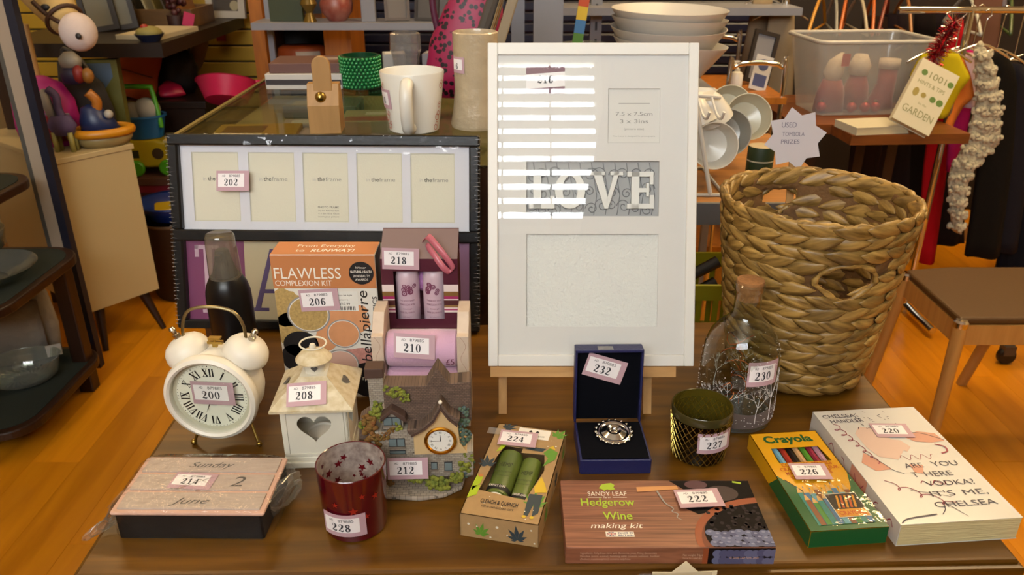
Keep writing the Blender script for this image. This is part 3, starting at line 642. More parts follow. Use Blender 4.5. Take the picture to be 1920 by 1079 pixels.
# foliage
def leafy(name, m, blobs):
    b = B(XZ); rn = random.Random(len(blobs) * 7 + int(blobs[0][0]))
    for x, y, r, z in blobs:
        for k in range(16):
            c = cq(x + rn.uniform(-r, r) * .9, y + rn.uniform(-r, r) * .9); rr_ = r * .00018 * rn.uniform(.25, .5); b.ell((c[0], c[1], z - .002 + rn.uniform(-.001, .002)), (rr_, rr_, rr_ * .6), 7, 5)
    o = b.obj(name, m, t, smooth='all', kind='stuff'); return o
leafy('creeper', RED, [(140, 440, 45, .012), (150, 490, 50, .014), (190, 540, 40, .016), (165, 600, 50, .015), (255, 545, 28, .016), (290, 500, 26, .015), (250, 900, 35, .018), (265, 860, 25, .018)])
leafy('ivy', GRN, [(290, 235, 38, .006), (350, 245, 40, .007), (400, 280, 35, .008), (205, 360, 35, .004), (185, 400, 40, .008), (345, 475, 30, .015), (100, 480, 30, .01), (245, 430, 24, .012), (420, 880, 40, .02), (500, 880, 45, .022), (580, 900, 50, .024), (660, 910, 50, .024), (740, 870, 45, .022), (790, 790, 40, .02), (820, 720, 32, .018)])
leafy('climbing_rose', BLU, [(800, 400, 36, .008), (790, 470, 38, .012), (780, 540, 38, .014), (800, 600, 36, .014), (830, 560, 22, .01), (790, 850, 42, .016), (830, 800, 30, .012)])
b = B(); b.prism([(v[0], v[1]) for v in [(-.036, -.034), (-.012, -.035), (-.017, -.016), (-.033, -.016)]], .0062, .0085); b.obj('path', ST2, t)
cc = cq(630, 570); FM2 = face((cc[0], -.0185, cc[1]), (1, 0, 0), (0, 0, 1))
ck = B(FM2).lathe([(.0150, .0), (.0192, .0008), (.0198, .003), (.0182, .0048), (.0162, .0042), (.0152, .0025)], 40).obj('clock_bezel', mat('gold', '#d49a35', .18, 1), t, smooth=True)
B(FM2).disc(0, 0, .0155, .002, 36).obj('dial', mat('dial_white', '#e2e1db', .5), ck)
b = B(FM2)
for k, s in enumerate(['XII', 'I', 'II', 'III', 'IIII', 'V', 'VI', 'VII', 'VIII', 'IX', 'X', 'XI']): a = 90 - 30 * k; roman(b, s, .0118 * math.cos(R(a)), .0118 * math.sin(R(a)), .0026, a - 90, .0022)
for a, L, w_ in ((93, .0085, .0004), (181, .0115, .0003)): b.stroke([(0, 0, w_ * 1.6), (L * math.cos(R(a)), L * math.sin(R(a)), w_)], .0024, smooth=False)
b.disc(0, 0, .0008, .0026, 10); b.obj('numerals', BLACK, ck)
sticker('212', face((-.014, -.0255, cq(410, 765)[1]), (1, 0, 0), (0, .1, 1)), t, w=.05, h=.030)
# ---- wrapped perpetual calendar, lot 214
t = thing('block_calendar', 'cling-wrapped vintage block calendar lying flat reading Sunday 2 June, lot 214', 'calendar', (-.371, .779, TZ), -.5)
cw, cd, ch = .0885, .052, .042
DB = mat('calendar_case', '#120d0a', .5, var=.3, vs=40, spec=.2); PT = mat('calendar_face', '#b7a79b', .6, var=.15, vs=50, stretch=(1, 6, 1)); PE = mat('calendar_trim', '#cba491', .55)
B().rbox(-cw + .004, cw - .004, -cd, cd, .0008, ch - .006, .002).obj('case', DB, t)
B().rbox(-cw, cw, -cd - .002, cd, ch - .006, ch - .002, .0018).obj('front_board', PE, t)
rows = [(.020, .048), (-.014, .015), (-.048, -.019)]
for k, (a, e) in enumerate(rows):
    for (x0, x1) in ([(-cw + .006, cw - .006)] if k != 1 else [(-cw + .006, -.003), (.001, cw - .006)]):
        bk = B().rbox(x0, x1, a, e, ch - .003, ch, .001).obj('date_block', PT, t)
        if k == 1 and x0 < 0: continue
        b = B(TOP(ch + .0003))
        if k == 0: b.text('Sunday', .0, a + .008, .011, 0, shear=.45, w=.055)
        elif k == 1: b.text('2', .042, a + .006, .019, 0, shear=.2, w=.016)
        else: b.text('June', -.002, a + .008, .011, 0, shear=.45, w=.045)
        b.obj('lettering', mat('calendar_ink', '#55504c', .6), bk)
sticker('214', face((-.012, .001, ch + .0005), (1, 0, 0), (0, 1, 0)), t, w=.052, h=.03, tilt=-4)
# film: a lumpy skin over the block, with gathered ends
vs = []; fs = []; nu, nv = 44, 15; rn = random.Random(3)
for j in range(nv):
    v_ = j / (nv - 1)
    for i in range(nu):
        a = 2 * PI * i / nu; sx = abs(math.cos(a)) ** .25 * (1 if math.cos(a) > 0 else -1); sy = abs(math.sin(a)) ** .25 * (1 if math.sin(a) > 0 else -1)
        if v_ < .55: k = 1; z = .0006 + (ch + .0012) * v_ / .55
        else: k = 1 - (v_ - .55) / .45; z = ch + .0018
        bulge = (.009 if sx > .9 else .002) * (1 if v_ < .55 else 0) * math.sin(PI * min(1, v_ / .55))
        x = (cw + .003) * sx * k + (bulge + rn.uniform(-.0012, .0012)) * (1 if sx > 0 else -1) * (abs(sx) > .8) * (v_ < .55); y = (cd + .003) * sy * k + rn.uniform(-.0006, .0006)
        vs.append((x, y, z + (rn.uniform(0, .0012) if v_ >= .55 else 0)))
        if j: A = j * nu + i; Bq = j * nu + (i + 1) % nu; fs.append((A - nu, Bq - nu, Bq, A))
B().add(vs, fs).obj('cling_film', FILM, t, smooth='all')
def wad(name, m, parent, path, r, seed):
    rn = random.Random(seed); P = crom(path, 5); b = B(); n = 12; vs = []; fs = []
    for i, p in enumerate(P):
        rr_ = r[0] + (r[1] - r[0]) * i / (len(P) - 1)
        for k in range(n): a = 2 * PI * k / n; q = rr_ * rn.uniform(.6, 1.2); vs.append((p[0] + q * .4 * math.cos(a), p[1] + q * math.cos(a), max(.0006, p[2] + q * .55 * math.sin(a))))
        if i:
            for k in range(n): fs.append(((i - 1) * n + k, (i - 1) * n + (k + 1) % n, i * n + (k + 1) % n, i * n + k))
    b.add(vs, fs); return b.obj(name, m, parent)
WAD = glass('film_wad', '#f2f2ee', 2.2, .12, haze=.14, hazecol='#d8d4c8')
wad('film_end', WAD, t, [(-cw, -.02, .03), (-cw - .006, -.035, .02), (-cw - .018, -.045, .012), (-cw - .028, -.055, .010)], (.022, .010), 5)
wad('film_end', WAD, t, [(cw, .0, .02), (cw + .008, .005, .022), (cw + .016, .01, .018)], (.04, .016), 6)
# ---- red star tealight holder, lot 228
t = thing('tealight_holder', 'ruby red glass tealight holder with a silvered star interior, lot 228', 'candle holder', (-.186, .757, TZ))
rt, rb_, hh = .0402, .0365, .089
B().lathe([(0, 0), (rb_ - .002, 0), (rb_, .002), (rt, hh - .001), (rt - .0008, hh), (rt - .0018, hh - .0006)], 56).obj('glass_outside', mat('ruby_glass', '#4d0410', .12, coat=.4, spec=.6), t, smooth=True)
gi = B().lathe([(rt - .0018, hh - .0006), (rb_ - .0015, .004), (0, .004)], 56).obj('silvered_inside', mat('silver_lining', '#d8cfc8', .3, .55, bump=.25, bs=60, var=.3, vs=120, col2='#9c8a84'), t, smooth=True)
def star(r, rot=0, q=.42): return [((r if k % 2 == 0 else r * q) * math.cos(R(rot + 90 + 36 * k)), (r if k % 2 == 0 else r * q) * math.sin(R(rot + 90 + 36 * k))) for k in range(10)]
rn = random.Random(12); RS = mat('ruby_star', '#5e0d18', .25); RS2 = mat('ruby_star_bright', '#8f1f14', .3)
for k in range(44):
    a = rn.uniform(0, 360); z = rn.uniform(.02, hh - .006); r_ = rb_ + (rt - rb_) * z / hh - .0024; sz = rn.choice((.0028, .004, .0052, .006))
    b = B(RZ(a) @ face((r_, 0, z), (0, -1, 0), (0, 0, 1))); b.poly(star(sz, rn.uniform(0, 72)), .0004); b.obj('inner_star', RS, gi)
for k in range(4):
    a = rn.uniform(0, 360); q = rn.uniform(.006, .026); b = B(T(q * math.cos(R(a)), q * math.sin(R(a)), .0045)); b.poly(star(.005, rn.uniform(0, 72))); b.obj('inner_star', RS, gi)
for a, z, sz in ((-80, .047, .006), (-58, .036, .004), (-110, .055, .004), (-40, .06, .005), (-100, .02, .004), (-130, .04, .005), (-64, .066, .004)):
    r_ = rb_ + (rt - rb_) * z / hh + .0003; B(RZ(a) @ face((r_, 0, z), (0, 1, 0), (0, 0, 1))).poly(star(sz), .0002).obj('outer_star', RS2, t)
sticker('228', face((-.006, -.0385, .027), (1, -.12, 0), (0, -.042, 1)), t, bend=.0398, w=.052, h=.032, tilt=0)
# ---- hand cream gift box, lot 224
t = thing('hand_cream_box', 'kraft card gift box with leaf print and two green tubes, lot 224', 'gift set', (.006, .815, TZ), -13)
KR = mat('kraft_card', '#a5855a', .7, var=.1, vs=120); hx, hy, hh = .0465, .094, .033
b = B(); b.box(-hx, hx, -hy, hy, .0005, .0015).box(-hx, -hx + .001, -hy, hy, .0015, hh).box(hx - .001, hx, -hy, hy, .0015, hh).box(-hx, hx, -hy, -hy + .001, .0015, hh).box(-hx, hx, hy - .001, hy, .0015, hh); b.obj('carton', KR, t)
b = B(TOP(hh)); hole = [(-.036, -.048), (.022, -.055), (.034, .005), (.028, .038), (-.002, .036), (-.002, .046), (-.026, .046), (-.031, .02)]
out = [(-hx, -hy), (hx, -hy), (hx, 0), (hx, hy), (.01, hy), (-.01, hy), (-hx, hy), (-hx, 0)]; b.annulus(out, hole, -.0008, 0); tp = b.obj('carton_front', KR, t)
for (x, y0, y1, r, cap, c1) in ((-.016, -.058, .040, .0155, '#d8d5cf', '#58672a'), (.013, -.066, .033, .0125, '#1c1c1c', '#5f6e2c')):
    tu = B(T(x, y0, .0185) @ RX(-90)); L = y1 - y0
    o = tu.lathe([(0, 0), (r * .8, 0), (r * .86, .014), (r * .98, .0145), (r, .016), (r, L * .6), (r * 1.05, L)], 24, sx=1, sy=.85).obj('cream_tube', [mat('tube_green' + c1, c1, .3, var=.15, vs=30)], t, smooth=True)
    B(T(x, y0 - .0005, .0185) @ RX(-90)).lathe([(0, -.002), (r * .74, -.002), (r * .8, .013), (0, .013)], 22).obj('tube_cap', mat('tube_cap' + cap, cap, .4), o, smooth=True)
    b = B(T(x, y0, .0185) @ RX(-90)); b.lathe([(r * 1.012, .018), (r * 1.012, .027)], 24, sy=.86); b.obj('tube_band', BLACK, o, smooth=True)
    b = B(T(x, y0, .0185 + r * .86)); b.k = 0; b.text('HEMP', 0, .062, .009, .0005, w=r * 1.1); b.text('HAND PROTECTOR', 0, .05, .003, .0005, w=r * 1.4); b.text('protecteur mains', 0, .043, .0025, .0005, w=r * 1.2); b.k = 1; b.text('EXPERT CARE', 0, .0205, .004, .0012, w=r * 1.3)
    b.obj('lettering', [mat('tube_ink', '#2b3015', .5), mat('print_white', '#e6e0d6', .5)], o)
GR1 = mat('leaf_green', '#5c8a2b', .6); GR2 = mat('leaf_slate', '#2f3b42', .6); LIM = mat('lime_print', '#a3b81f', .6); YEL = mat('yellow_print', '#c9a92a', .6); DOT = mat('dot_print', '#d8d2c2', .6); SKN = mat('skin_print', '#b8763f', .6)
def hemp(b, cx, cy, s, rot, z):
    for k, (a, L) in enumerate(((0, 1), (32, .85), (-32, .85), (66, .62), (-66, .62), (100, .38), (-100, .38))):
        an = R(90 + rot + a); d = (math.cos(an), math.sin(an)); q = (-d[1], d[0]); l_ = L * s; w_ = .13 * s * (.6 + .4 * L)
        b.poly([(cx, cy), (cx + d[0] * l_ * .5 + q[0] * w_, cy + d[1] * l_ * .5 + q[1] * w_), (cx + d[0] * l_, cy + d[1] * l_), (cx + d[0] * l_ * .5 - q[0] * w_, cy + d[1] * l_ * .5 - q[1] * w_)], z + k * .00002)
def cprint(M, fn, name='printing'):
    b = B(M); fn(b); return b.obj(name, [GR1, GR2, LIM, YEL, DOT, SKN, BLACK, mat('print_white', '#e6e0d6', .5)], tp)
def top_print(b):
    b.k = 0; hemp(b, .036, .080, .02, -30, 0); hemp(b, .036, -.062, .026, 10, 0); b.k = 1; hemp(b, -.034, .084, .018, -50, 0); hemp(b, -.038, .0, .022, 15, 0); hemp(b, .008, .058, .014, 120, 0)
    b.k = 2; b.poly([(-.044, -.052), (-.037, -.036), (-.037, -.024), (-.045, -.022), (-.046, -.04)], .0003); b.poly([(-.046, -.066), (-.036, -.058), (-.036, -.04), (-.046, -.044)], .0003); b.poly([(-.034, .030), (-.029, .055), (-.02, .058), (-.028, .035)], .0004)
    b.k = 0; b.poly([(.030, .012), (.043, .03), (.044, .045), (.032, .052), (.026, .04), (.034, .03)], .0004)
    b.k = 3; b.poly([(.028, -.03), (.033, -.008), (.04, -.022), (.045, -.036), (.031, -.04)], .0004); b.poly([(.030, .052), (.04, .05), (.036, .058)], .0005)
    b.k = 1; b.poly([(.026, -.082), (.025, -.043), (.041, -.042), (.042, -.075), (.036, -.082), (.034, -.06), (.031, -.082)], .0004); b.poly([(.0, .044), (.024, .042), (.028, .05), (.014, .05)], .0003)
    b.k = 3; b.disc(.027, -.084, .0025, .0005, 8); b.disc(.036, -.084, .0025, .0005, 8)
    b.k = 5; b.disc(-.0405, -.022, .0032, .0005, 10)
    b.k = 4; rn = random.Random(4)
    for k in range(30):
        x, y = rn.uniform(-.044, .044), rn.uniform(-.09, .09)
        if -.036 < x < .034 and -.056 < y < .047: continue
        b.disc(x, y, rn.choice((.0006, .001, .0013)), .0006, 7)
    b.k = 7; b.rect(-.016, .068, .027, .090, .0003); b.k = 6; b.text('THE BODY SHOP', .005, .0725, .0034, .0006, w=.032)
    for sx in (-1, 1): b.poly([(.005 + sx * .001, .080), (.005 + sx * .004, .0865), (.005 + sx * .007, .084), (.005 + sx * .006, .080)], .0006)
    b.text('CLENCH & QUENCH', -.006, -.071, .0072, .0006, w=.045, bold=.01); b.text('HEMP HANDCARE GIFT', -.006, -.0785, .0034, .0006, w=.038)
cprint(TOP(hh + .0003), top_print)
def end_print(b):
    b.k = 0; hemp(b, -.022, .007, .018, -12, 0); b.k = 1; hemp(b, .022, .007, .021, 6, 0); b.k = 4
    for x, y, r_ in ((-.036, .02, .0016), (-.002, .021, .0018), (-.01, .005, .0013), (.038, .024, .0012), (.042, .006, .0012), (.01, .012, .001), (-.026, .018, .001)): b.disc(x, y, r_, .0002, 8)
cprint(FR(-hy - .0004), end_print)
cprint(face((hx + .0004, 0, 0), (0, 1, 0), (0, 0, 1)), lambda b: [setattr(b, 'k', 0), hemp(b, -.05, .008, .02, 0, 0), setattr(b, 'k', 1), hemp(b, .02, .008, .02, 20, 0), setattr(b, 'k', 0), hemp(b, .07, .01, .018, -10, 0)])
sticker('224', face((-.012, .060, hh + .0032), (1, 0, .0), (0, 1, .05)), t, w=.05, h=.031, tilt=3)
B(TOP(hh + .0016)).rect(-.056, .066, -.036, .08).obj('clear_tape', glass('tape', '#f0efe8', 1.5, .08, haze=.12), t)
# ---- navy case with silver brooch, lot 232
t = thing('jewellery_case', 'open navy presentation case lined in black, lot 232', 'box', (.1335, .894, TZ), 1)
NV = mat('navy_leatherette', '#1c2050', .45, bump=.3, bs=400); VV = mat('black_velvet', '#07080f', .95, spec=.1)
hx = .0465
B().rbox(-hx, hx, -.045, .043, 0, .022, .0015).obj('case_base', NV, t); B().box(-hx + .003, hx - .003, -.0425, .0405, .0215, .0232).obj('base_lining', VV, t)
LM = T(0, .045, .02) @ RX(-6)
ld = B(LM); ld.rbox(-hx, hx, .016, .02, 0, .108, .001).rbox(-hx, -hx + .003, -.001, .016, 0, .108, .001).rbox(hx - .003, hx, -.001, .016, 0, .108, .001).rbox(-hx, hx, -.001, .0205, .105, .109, .001); ld.obj('case_lid', NV, t)
B(LM).box(-hx + .003, hx - .003, .009, .0165, .001, .105).obj('lid_lining', VV, t)
b = B(LM @ TOP(.1094)); b.rect(-.016, -.0005, .005, .012); b.obj('clear_tape', glass('tape', '#f0efe8', 1.5, .08, haze=.12), t)
sticker('232', LM @ face((-.005, .008, .078), (1, 0, -.22), (.22, 0, 1)), t, w=.056, h=.034, tilt=-5)
# silver brooch
t = thing('silver_brooch', 'round silver brooch with a beaded scalloped rim inside the navy case', 'brooch', (.1375, .905, TZ + .0232), 0, rx=6)
SV = mat('polished_silver', '#c9c6c2', .12, 1)
B().lathe([(0, .001), (.022, .001), (.0242, .0025), (.0245, .0045), (.0225, .006), (.0195, .0062), (.017, .0045), (.010, .0085), (.0065, .0075), (.0055, .005), (.002, .0065), (0, .0068)], 48).obj('brooch_body', SV, t, smooth=True)
for k in range(18): a = 2 * PI * k / 18; B(T(.0243 * math.cos(a), .0243 * math.sin(a), .0045)).ell((0, 0, 0), (.0026, .0026, .002), 8, 6).obj('rim_bead', SV, t, smooth='all')
# ---- amber lattice glass, lot 227
t = thing('votive_glass', 'amber glass votive with a gold diamond lattice, lot 227', 'candle holder', (.2515, .897, TZ))
rt, rb_, hh = .0402, .0355, .076
AM = glass('amber_glass', '#d8c684', 1.3, .05, haze=.22, hazecol='#8f7f2c'); DK = glass('smoke_coat', '#6b6440', 1.2, .06)
B().lathe([(0, .002), (rb_ - .002, .002), (rb_ - .0015, .004), (rt - .0016, hh)], 48).obj('glass_inside', AM, t, smooth=True)
B().lathe([(0, 0), (rb_ - .003, 0), (rb_, .003), (rt, hh - .012)], 48).obj('glass_outside', DK, t, smooth=True)
B().lathe([(rt - .0002, hh - .012), (rt + .0004, hh - .001), (rt - .0006, hh + .0005), (rt - .0018, hh)], 48).obj('rim', mat('smoke_rim', '#3a3419', .15, spec=.6), t, smooth=True)
b = B(); N = 26
GL = mat('gold_paint', '#a8904a', .3, 1)
for sgn in (-1, 1):
    for k in range(N):
        pts = []
        for i in range(15):
            u = i / 14; z = .003 + u * (hh - .016); a = 2 * PI * k / N + sgn * u * 1.15; r_ = rb_ + (rt - rb_) * z / (hh - .012) + .0002
            pts.append((r_ * math.cos(a), r_ * math.sin(a), z))
        b.tube(pts, .0006, 4)
b.obj('gold_lattice', GL, t, kind='stuff')
sticker('227', face((.013, -.0370, .041), (1, .33, 0), (0, 0, 1)), t, bend=.039, w=.05, h=.031, tilt=2)
# ---- corked glass bottle, lot 230
t = thing('glass_bottle', 'round-shouldered corked glass bottle with frosted winter trees, lot 230', 'bottle', (.322, .987, TZ))
prof = [(0, .004), (.03, .003), (.049, .002), (.0535, .008), (.0545, .03), (.054, .09), (.0515, .115), (.045, .135), (.034, .15), (.023, .160), (.0185, .170), (.0178, .198), (.019, .2), (.0205, .203), (.0205, .210), (.0185, .212)]
B().lathe(prof, 56).obj('bottle_glass', glass('bottle_glass', '#eef2ee', 1.5, .02), t, smooth=True)
B().lathe([(0, 0), (.048, 0), (.052, .004), (.052, .010), (.03, .013), (0, .014)], 48).obj('bottle_foot', glass('bottle_foot', '#c8d2cc', 2.0, .04, haze=.06), t, smooth=True)
B().lathe([(0, .188), (.0165, .188), (.0175, .204), (.0185, .214), (.018, .216), (0, .216)], 28).obj('cork', mat('cork', '#9a6a3c', .85, var=.3, vs=200, bump=.6, bs=300), t, smooth=True)
FRO = mat('frosting', '#cfcccb', .8); rn = random.Random(8)
def onb(a, z):  # point on the bottle wall
    for (r0, z0), (r1, z1) in zip(prof[3:], prof[4:]):
        if z0 <= z <= z1: r_ = r0 + (r1 - r0) * (z - z0) / (z1 - z0); break
    else: r_ = .0545
    r_ += .0004; return (r_ * math.cos(a), r_ * math.sin(a), z)
def tree(a0, z0, h_):
    b = B()
    def grow(a, z, da, L, r_, lev):
        pts = [onb(a, z)]; n_ = 5
        for i in range(n_): a += da * L / n_ / .054; z += math.sqrt(max(.05, 1 - da * da)) * L / n_; da += rn.uniform(-.12, .12); da = max(-.9, min(.9, da)); pts.append(onb(a, min(z, .148)))
        b.tube(pts, [r_ * (1 - .12 * i) for i in range(n_ + 1)], 4)
        if lev:
            for k in range(3): grow(a, z, da + (k - 1) * .5 + rn.uniform(-.15, .15), L * .62, r_ * .6, lev - 1)
    grow(a0, z0, 0, h_ * .42, .0009, 3); return b
for a, h_ in ((-48, .085), (-75, .06), (-122, .07), (-20, .06), (-145, .055), (60, .07), (110, .06)): tree(R(a), .02, h_).obj('frosted_tree', FRO, t)
b = B(); vs = []; fs = []
for i in range(57):
    a = 2 * PI * i / 56; top = .020 + .012 * (1 + math.sin(a * 2 + 1)) + .016 * max(0, math.sin(a + 2.6))
    for j in range(6):
        p = onb(a, .012 + (top - .012) * j / 5); vs.append(p)
        if i and j: A = i * 6 + j; fs.append((A - 7, A - 1, A, A - 6))
b.add(vs, fs).obj('frosted_drift', glass('frost_drift', '#c9bdb8', .6, .5, haze=.35, hazecol='#a08f8c'), t, smooth='all')
b = B()
for k in range(420):
    a = rn.uniform(0, 2 * PI); z = .016 + .11 * rn.random() ** 1.6; p = onb(a, z); s_ = rn.uniform(.00025, .0006); b.box(p[0] - s_, p[0] + s_, p[1] - s_, p[1] + s_, p[2] - s_, p[2] + s_)
b.obj('frost_specks', FRO, t, kind='stuff')
b = B(); pts = []
for i in range(90): a = i * .42; pts.append(((.012 + .012 * math.sin(i * .31)) * math.cos(a) - .006, (.014 + .01 * math.cos(i * .23)) * math.sin(a), .02 + i * .0013 + .004 * math.sin(i * 1.1)))
b.tube(pts, .0007, 4); b.obj('copper_wire', mat('copper', '#b8673a', .3, 1), t, smooth=True)
sticker('230', face((.020, -.0488, .098), (1, .40, 0), (0, .12, 1)), t, bend=.053, w=.05, h=.035, tilt=-3)
# ---- wine making kit, lot 222
t = thing('wine_kit_box', 'brown wood-print wine making kit box with blueberries, lot 222', 'box', (.176, .747, TZ), 0)
hx, hy, hh = .1165, .059, .0235
WP = wood('printed_planks', '#96624a', '#5f3826', .42, 3.2, (3, 110, 30), bump=0)
bx = B().rbox(-hx, hx, -hy, hy, 0, hh, .0012).obj('carton', WP, t)
def kit(b):
    b.k = 0; b.text('Hedgerow', -.062, .011, .0135, .0003, w=.064, bold=.012); b.text('Wine', -.053, -.013, .0135, .0003, w=.034, bold=.012)
    b.poly([(-.070, .043), (-.066, .050), (-.060, .052), (-.054, .053), (-.050, .049), (-.052, .045), (-.050, .041), (-.056, .039), (-.060, .041), (-.064, .038), (-.066, .041)], .0003)
    b.k = 1; b.text('SANDY LEAF', -.061, .029, .0078, .0003, w=.047); b.rect(-.085, .0255, -.068, .0262, .0003); b.rect(-.055, .0255, -.038, .0262, .0003); b.text('farm', -.0615, .0245, .0036, .0003); b.text('making kit', -.056, -.028, .0088, .0003, w=.06, shear=.25)
    b.rect(-.070, -.0425, -.038, -.034, .0003)
    b.k = 2; b.text('MADE IN', -.0475, -.0378, .0029, .0006, w=.017, bold=.02); b.text('BRITAIN', -.0475, -.0417, .0029, .0006, w=.017, bold=.02); b.rect(-.069, -.0418, -.0585, -.0348, .0005)
    b.k = 1; b.stroke([(-.069, -.0418, .0007), (-.0585, -.0348, .0007)], .0006, smooth=False); b.stroke([(-.069, -.0348, .0007), (-.0585, -.0418, .0007)], .0006, smooth=False); b.rect(-.069, -.0392, -.0585, -.0374, .0007); b.rect(-.0646, -.0418, -.0629, -.0348, .0007)
    b.k = 3; b.rect(-.069, -.0388, -.0585, -.0378, .0008); b.rect(-.0641, -.0418, -.0634, -.0348, .0008)
b = B(TOP(hh + .0002)); kit(b); b.obj('lettering', [mat('kit_lime', '#9ab52a', .5), mat('print_white', '#e6e0d6', .5), mat('flag_blue', '#2b3566', .5), mat('flag_red', '#a8323a', .5)], bx)
b = B(TOP(hh + .0002))
def clipz(b, x0, x1, y0, y1): b.v = [(min(max(v[0], x0), x1), min(max(v[1], y0), y1), v[2]) for v in b.v]
b.k = 0; b.poly([(.018, .058), (.116, .058), (.116, .0), (.060, .0), (.042, -.004), (.024, .010), (.040, .026), (.034, .04)], 0)            # dark fruit
b.k = 5; b.disc(.050, .050, .014, .0001, 20, .008); b.k = 10; b.disc(.078, .034, .020, .0001, 20, .014)
b.k = 1; b.disc(.126, -.046, .096, .0002, 60, .072); b.k = 6; b.disc(.126, -.050, .089, .0003, 60, .066); b.k = 0; b.disc(.128, -.040, .086, .0004, 50, .056)
rn = random.Random(2)
for k in range(60): b.k = 11; b.disc(rn.uniform(.052, .114), rn.uniform(-.034, .010), .0026, .00045, 8)
for k in range(27):
    x = .050 + (k % 9) * .0082 + rn.uniform(-.002, .002) + .003 * (k // 9 % 2); y = -.054 + (k // 9) * .0085 + rn.uniform(-.002, .002)
    b.k = rn.choice((2, 3)); b.disc(x, y, .0058, .0006 + k * .00002, 16, .0050); b.k = 7; b.disc(x - .0006, y + .0012, .0022, .0013, 8, .0014)
KP = b; b = B(TOP(hh + .0002)); b.k = 0; b.poly([(-.024, .036), (-.024, .045), (.026, .048), (.027, .041)], .0005)
b.k = 1; b.stroke([(.0, .038, .0012), (.006, .016, .0009), (.014, .006, .0007), (.012, .000, .0007), (.018, -.004, .0006), (.016, -.010, .0006), (.021, -.015, .0004)], .0006)
b.obj('printed_corkscrew', [mat('boxwood', '#c28a55', .5), mat('printed_steel', '#8b8886', .4)], bx); b = KP; b.k = 9; b.stroke([(.096, .055, .0016), (.106, .052, .0016)], .0006, smooth=False)
clipz(b, -hx + .0005, hx - .0005, -hy + .0005, hy - .0005)
b.obj('printing', [mat('dark_fruit', '#130d0f', .6, var=.4, vs=180, spec=.15), mat('terracotta', '#8a4526', .5), mat('blueberry1', '#5a6184', .5), mat('blueberry2', '#454c70', .5), mat('boxwood', '#c28a55', .5), mat('plum', '#4a2634', .4), mat('terracotta_dark', '#6b3018', .5), mat('blueberry3', '#7a80a0', .5), mat('printed_steel', '#8b8886', .4), mat('kit_lime', '#9ab52a', .5), mat('plum_dark', '#2c1a22', .4), mat('blackberry', '#241c22', .5, spec=.2)], bx)
b = B(FR(-hy - .0003)); b.k = 0
for k, (tx, w_) in enumerate((('Ingredients: Anhydrous citric acid, Bentonite, yeast, Fining (bentonite),', .085), ('Pectolase (pectin enzyme), Stabilising tablet (contains sulphites), Sterilizer', .088), ('(Sodium metabisulphite) contains sulphites', .056))): b.text(tx, -.100, .0145 - k * .0042, .0026, 0, 'l', w=w_)
b.obj('small_print', mat('small_print', '#c9a894', .5), bx); b = B(FR(-hy - .0003)); b.text('Net weight: 24g e', .014, .0118, .0028, 0, 'l', w=.022); b.text('Store in a cool dry place', .014, .0075, .0024, 0, 'l', w=.028); b.obj('small_print', mat('small_print', '#c9a894', .5), bx); b = B(FR(-hy - .0003)); b.text('© Sandy Leaf Farm 2020', .066, .0085, .0028, .0009, 'l', w=.032)
b.k = 1; b.rect(.040, .0006, hx - .0005, hh - .0008, .0); b.k = 4; b.rect(.036, .0006, .042, hh - .0008, .0001)
for k in range(20): b.k = rn.choice((2, 3)); b.disc(.052 + (k % 10) * .0070, .005 + (k // 10) * .011 + rn.uniform(-.001, .001), .0055, .0003 + k * .00001, 12)
clip(b, -hx + .0005, hx - .0005, .0006, hh - .0006)
b.obj('end_print', [mat('small_print', '#c9a894', .5), mat('dark_fruit', '#1f1719', .4), mat('blueberry1', '#5a6184', .5), mat('blueberry2', '#454c70', .5), mat('terracotta', '#8a4526', .5)], bx)
sticker('222', face((.048, .022, hh + .0024), (1, 0, 0), (0, 1, -.03)), t, w=.054, h=.034, tilt=4)
# ---- pencil box, lot 226
t = thing('pencil_box', 'yellow and green coloured pencil box with a window, lot 226', 'box', (.3765, .8135, TZ), 5.4)
hx, hy, hh = .0465, .0965, .0235
CY = mat('crayon_yellow', '#d39a12', .32); CG = mat('crayon_green', '#12552b', .35)
b = B(); b.box(-hx, hx, -hy, hy, 0, .001).box(-hx, -hx + .001, -hy, hy, .001, hh).box(hx - .001, hx, -hy, hy, .001, hh).box(-hx, hx, -hy, -hy + .001, .001, hh).box(-hx, hx, hy - .001, hy, .001, hh)
b.obj('carton', CY, t)
b = B(TOP(hh)); b.annulus([(-hx, -hy), (hx, -hy), (hx, hy), (-hx, hy)], [(-.033, .030), (.038, .030), (.034, .062), (-.030, .062)], -.0008, 0); tp = b.obj('carton_front', CY, t)
for k, c in enumerate(('#c9b63a', '#6fa3bd', '#a33324', '#1d1a1a', '#c99e70', '#4f8a2e', '#8f2740', '#b58a9a')):
    x = -.031 + k * .0092; o = B(T(x, -.088, .0165) @ RX(-90)).lathe([(.0, 0), (.0008, .0002), (.0037, .014), (.0037, .17), (0, .17)], 6).obj('pencil', mat('pencil' + c, c, .3), t)
b = B(TOP(hh + .0003))
b.k = 0; b.rect(-hx + .0004, -hy + .0004, hx - .0004, -.062); b.poly([(-hx + .0004, -.062), (hx - .0004, -.062), (hx - .0004, .006), (.036, -.025), (.030, -.034), (-.022, -.034), (-.040, -.004), (-hx + .0004, .006)], 0)
b.k = 1; b.poly([(-.022, -.034), (-.040, -.004), (-.0385, -.003), (-.021, -.0325)], .0001)
b.k = 2; b.text('COLOURED PENCILS', .002, .022, .0064, .0002, w=.066, bold=.02); b.text('CRAYONS DE COULEUR', .002, .0135, .0064, .0002, w=.076, bold=.02); b.text('MATITE COLORATE', -.002, .005, .0064, .0002, w=.06, bold=.02); b.text('KLEURPOTLODEN', -.004, -.0035, .0064, .0002, w=.05, bold=.02)
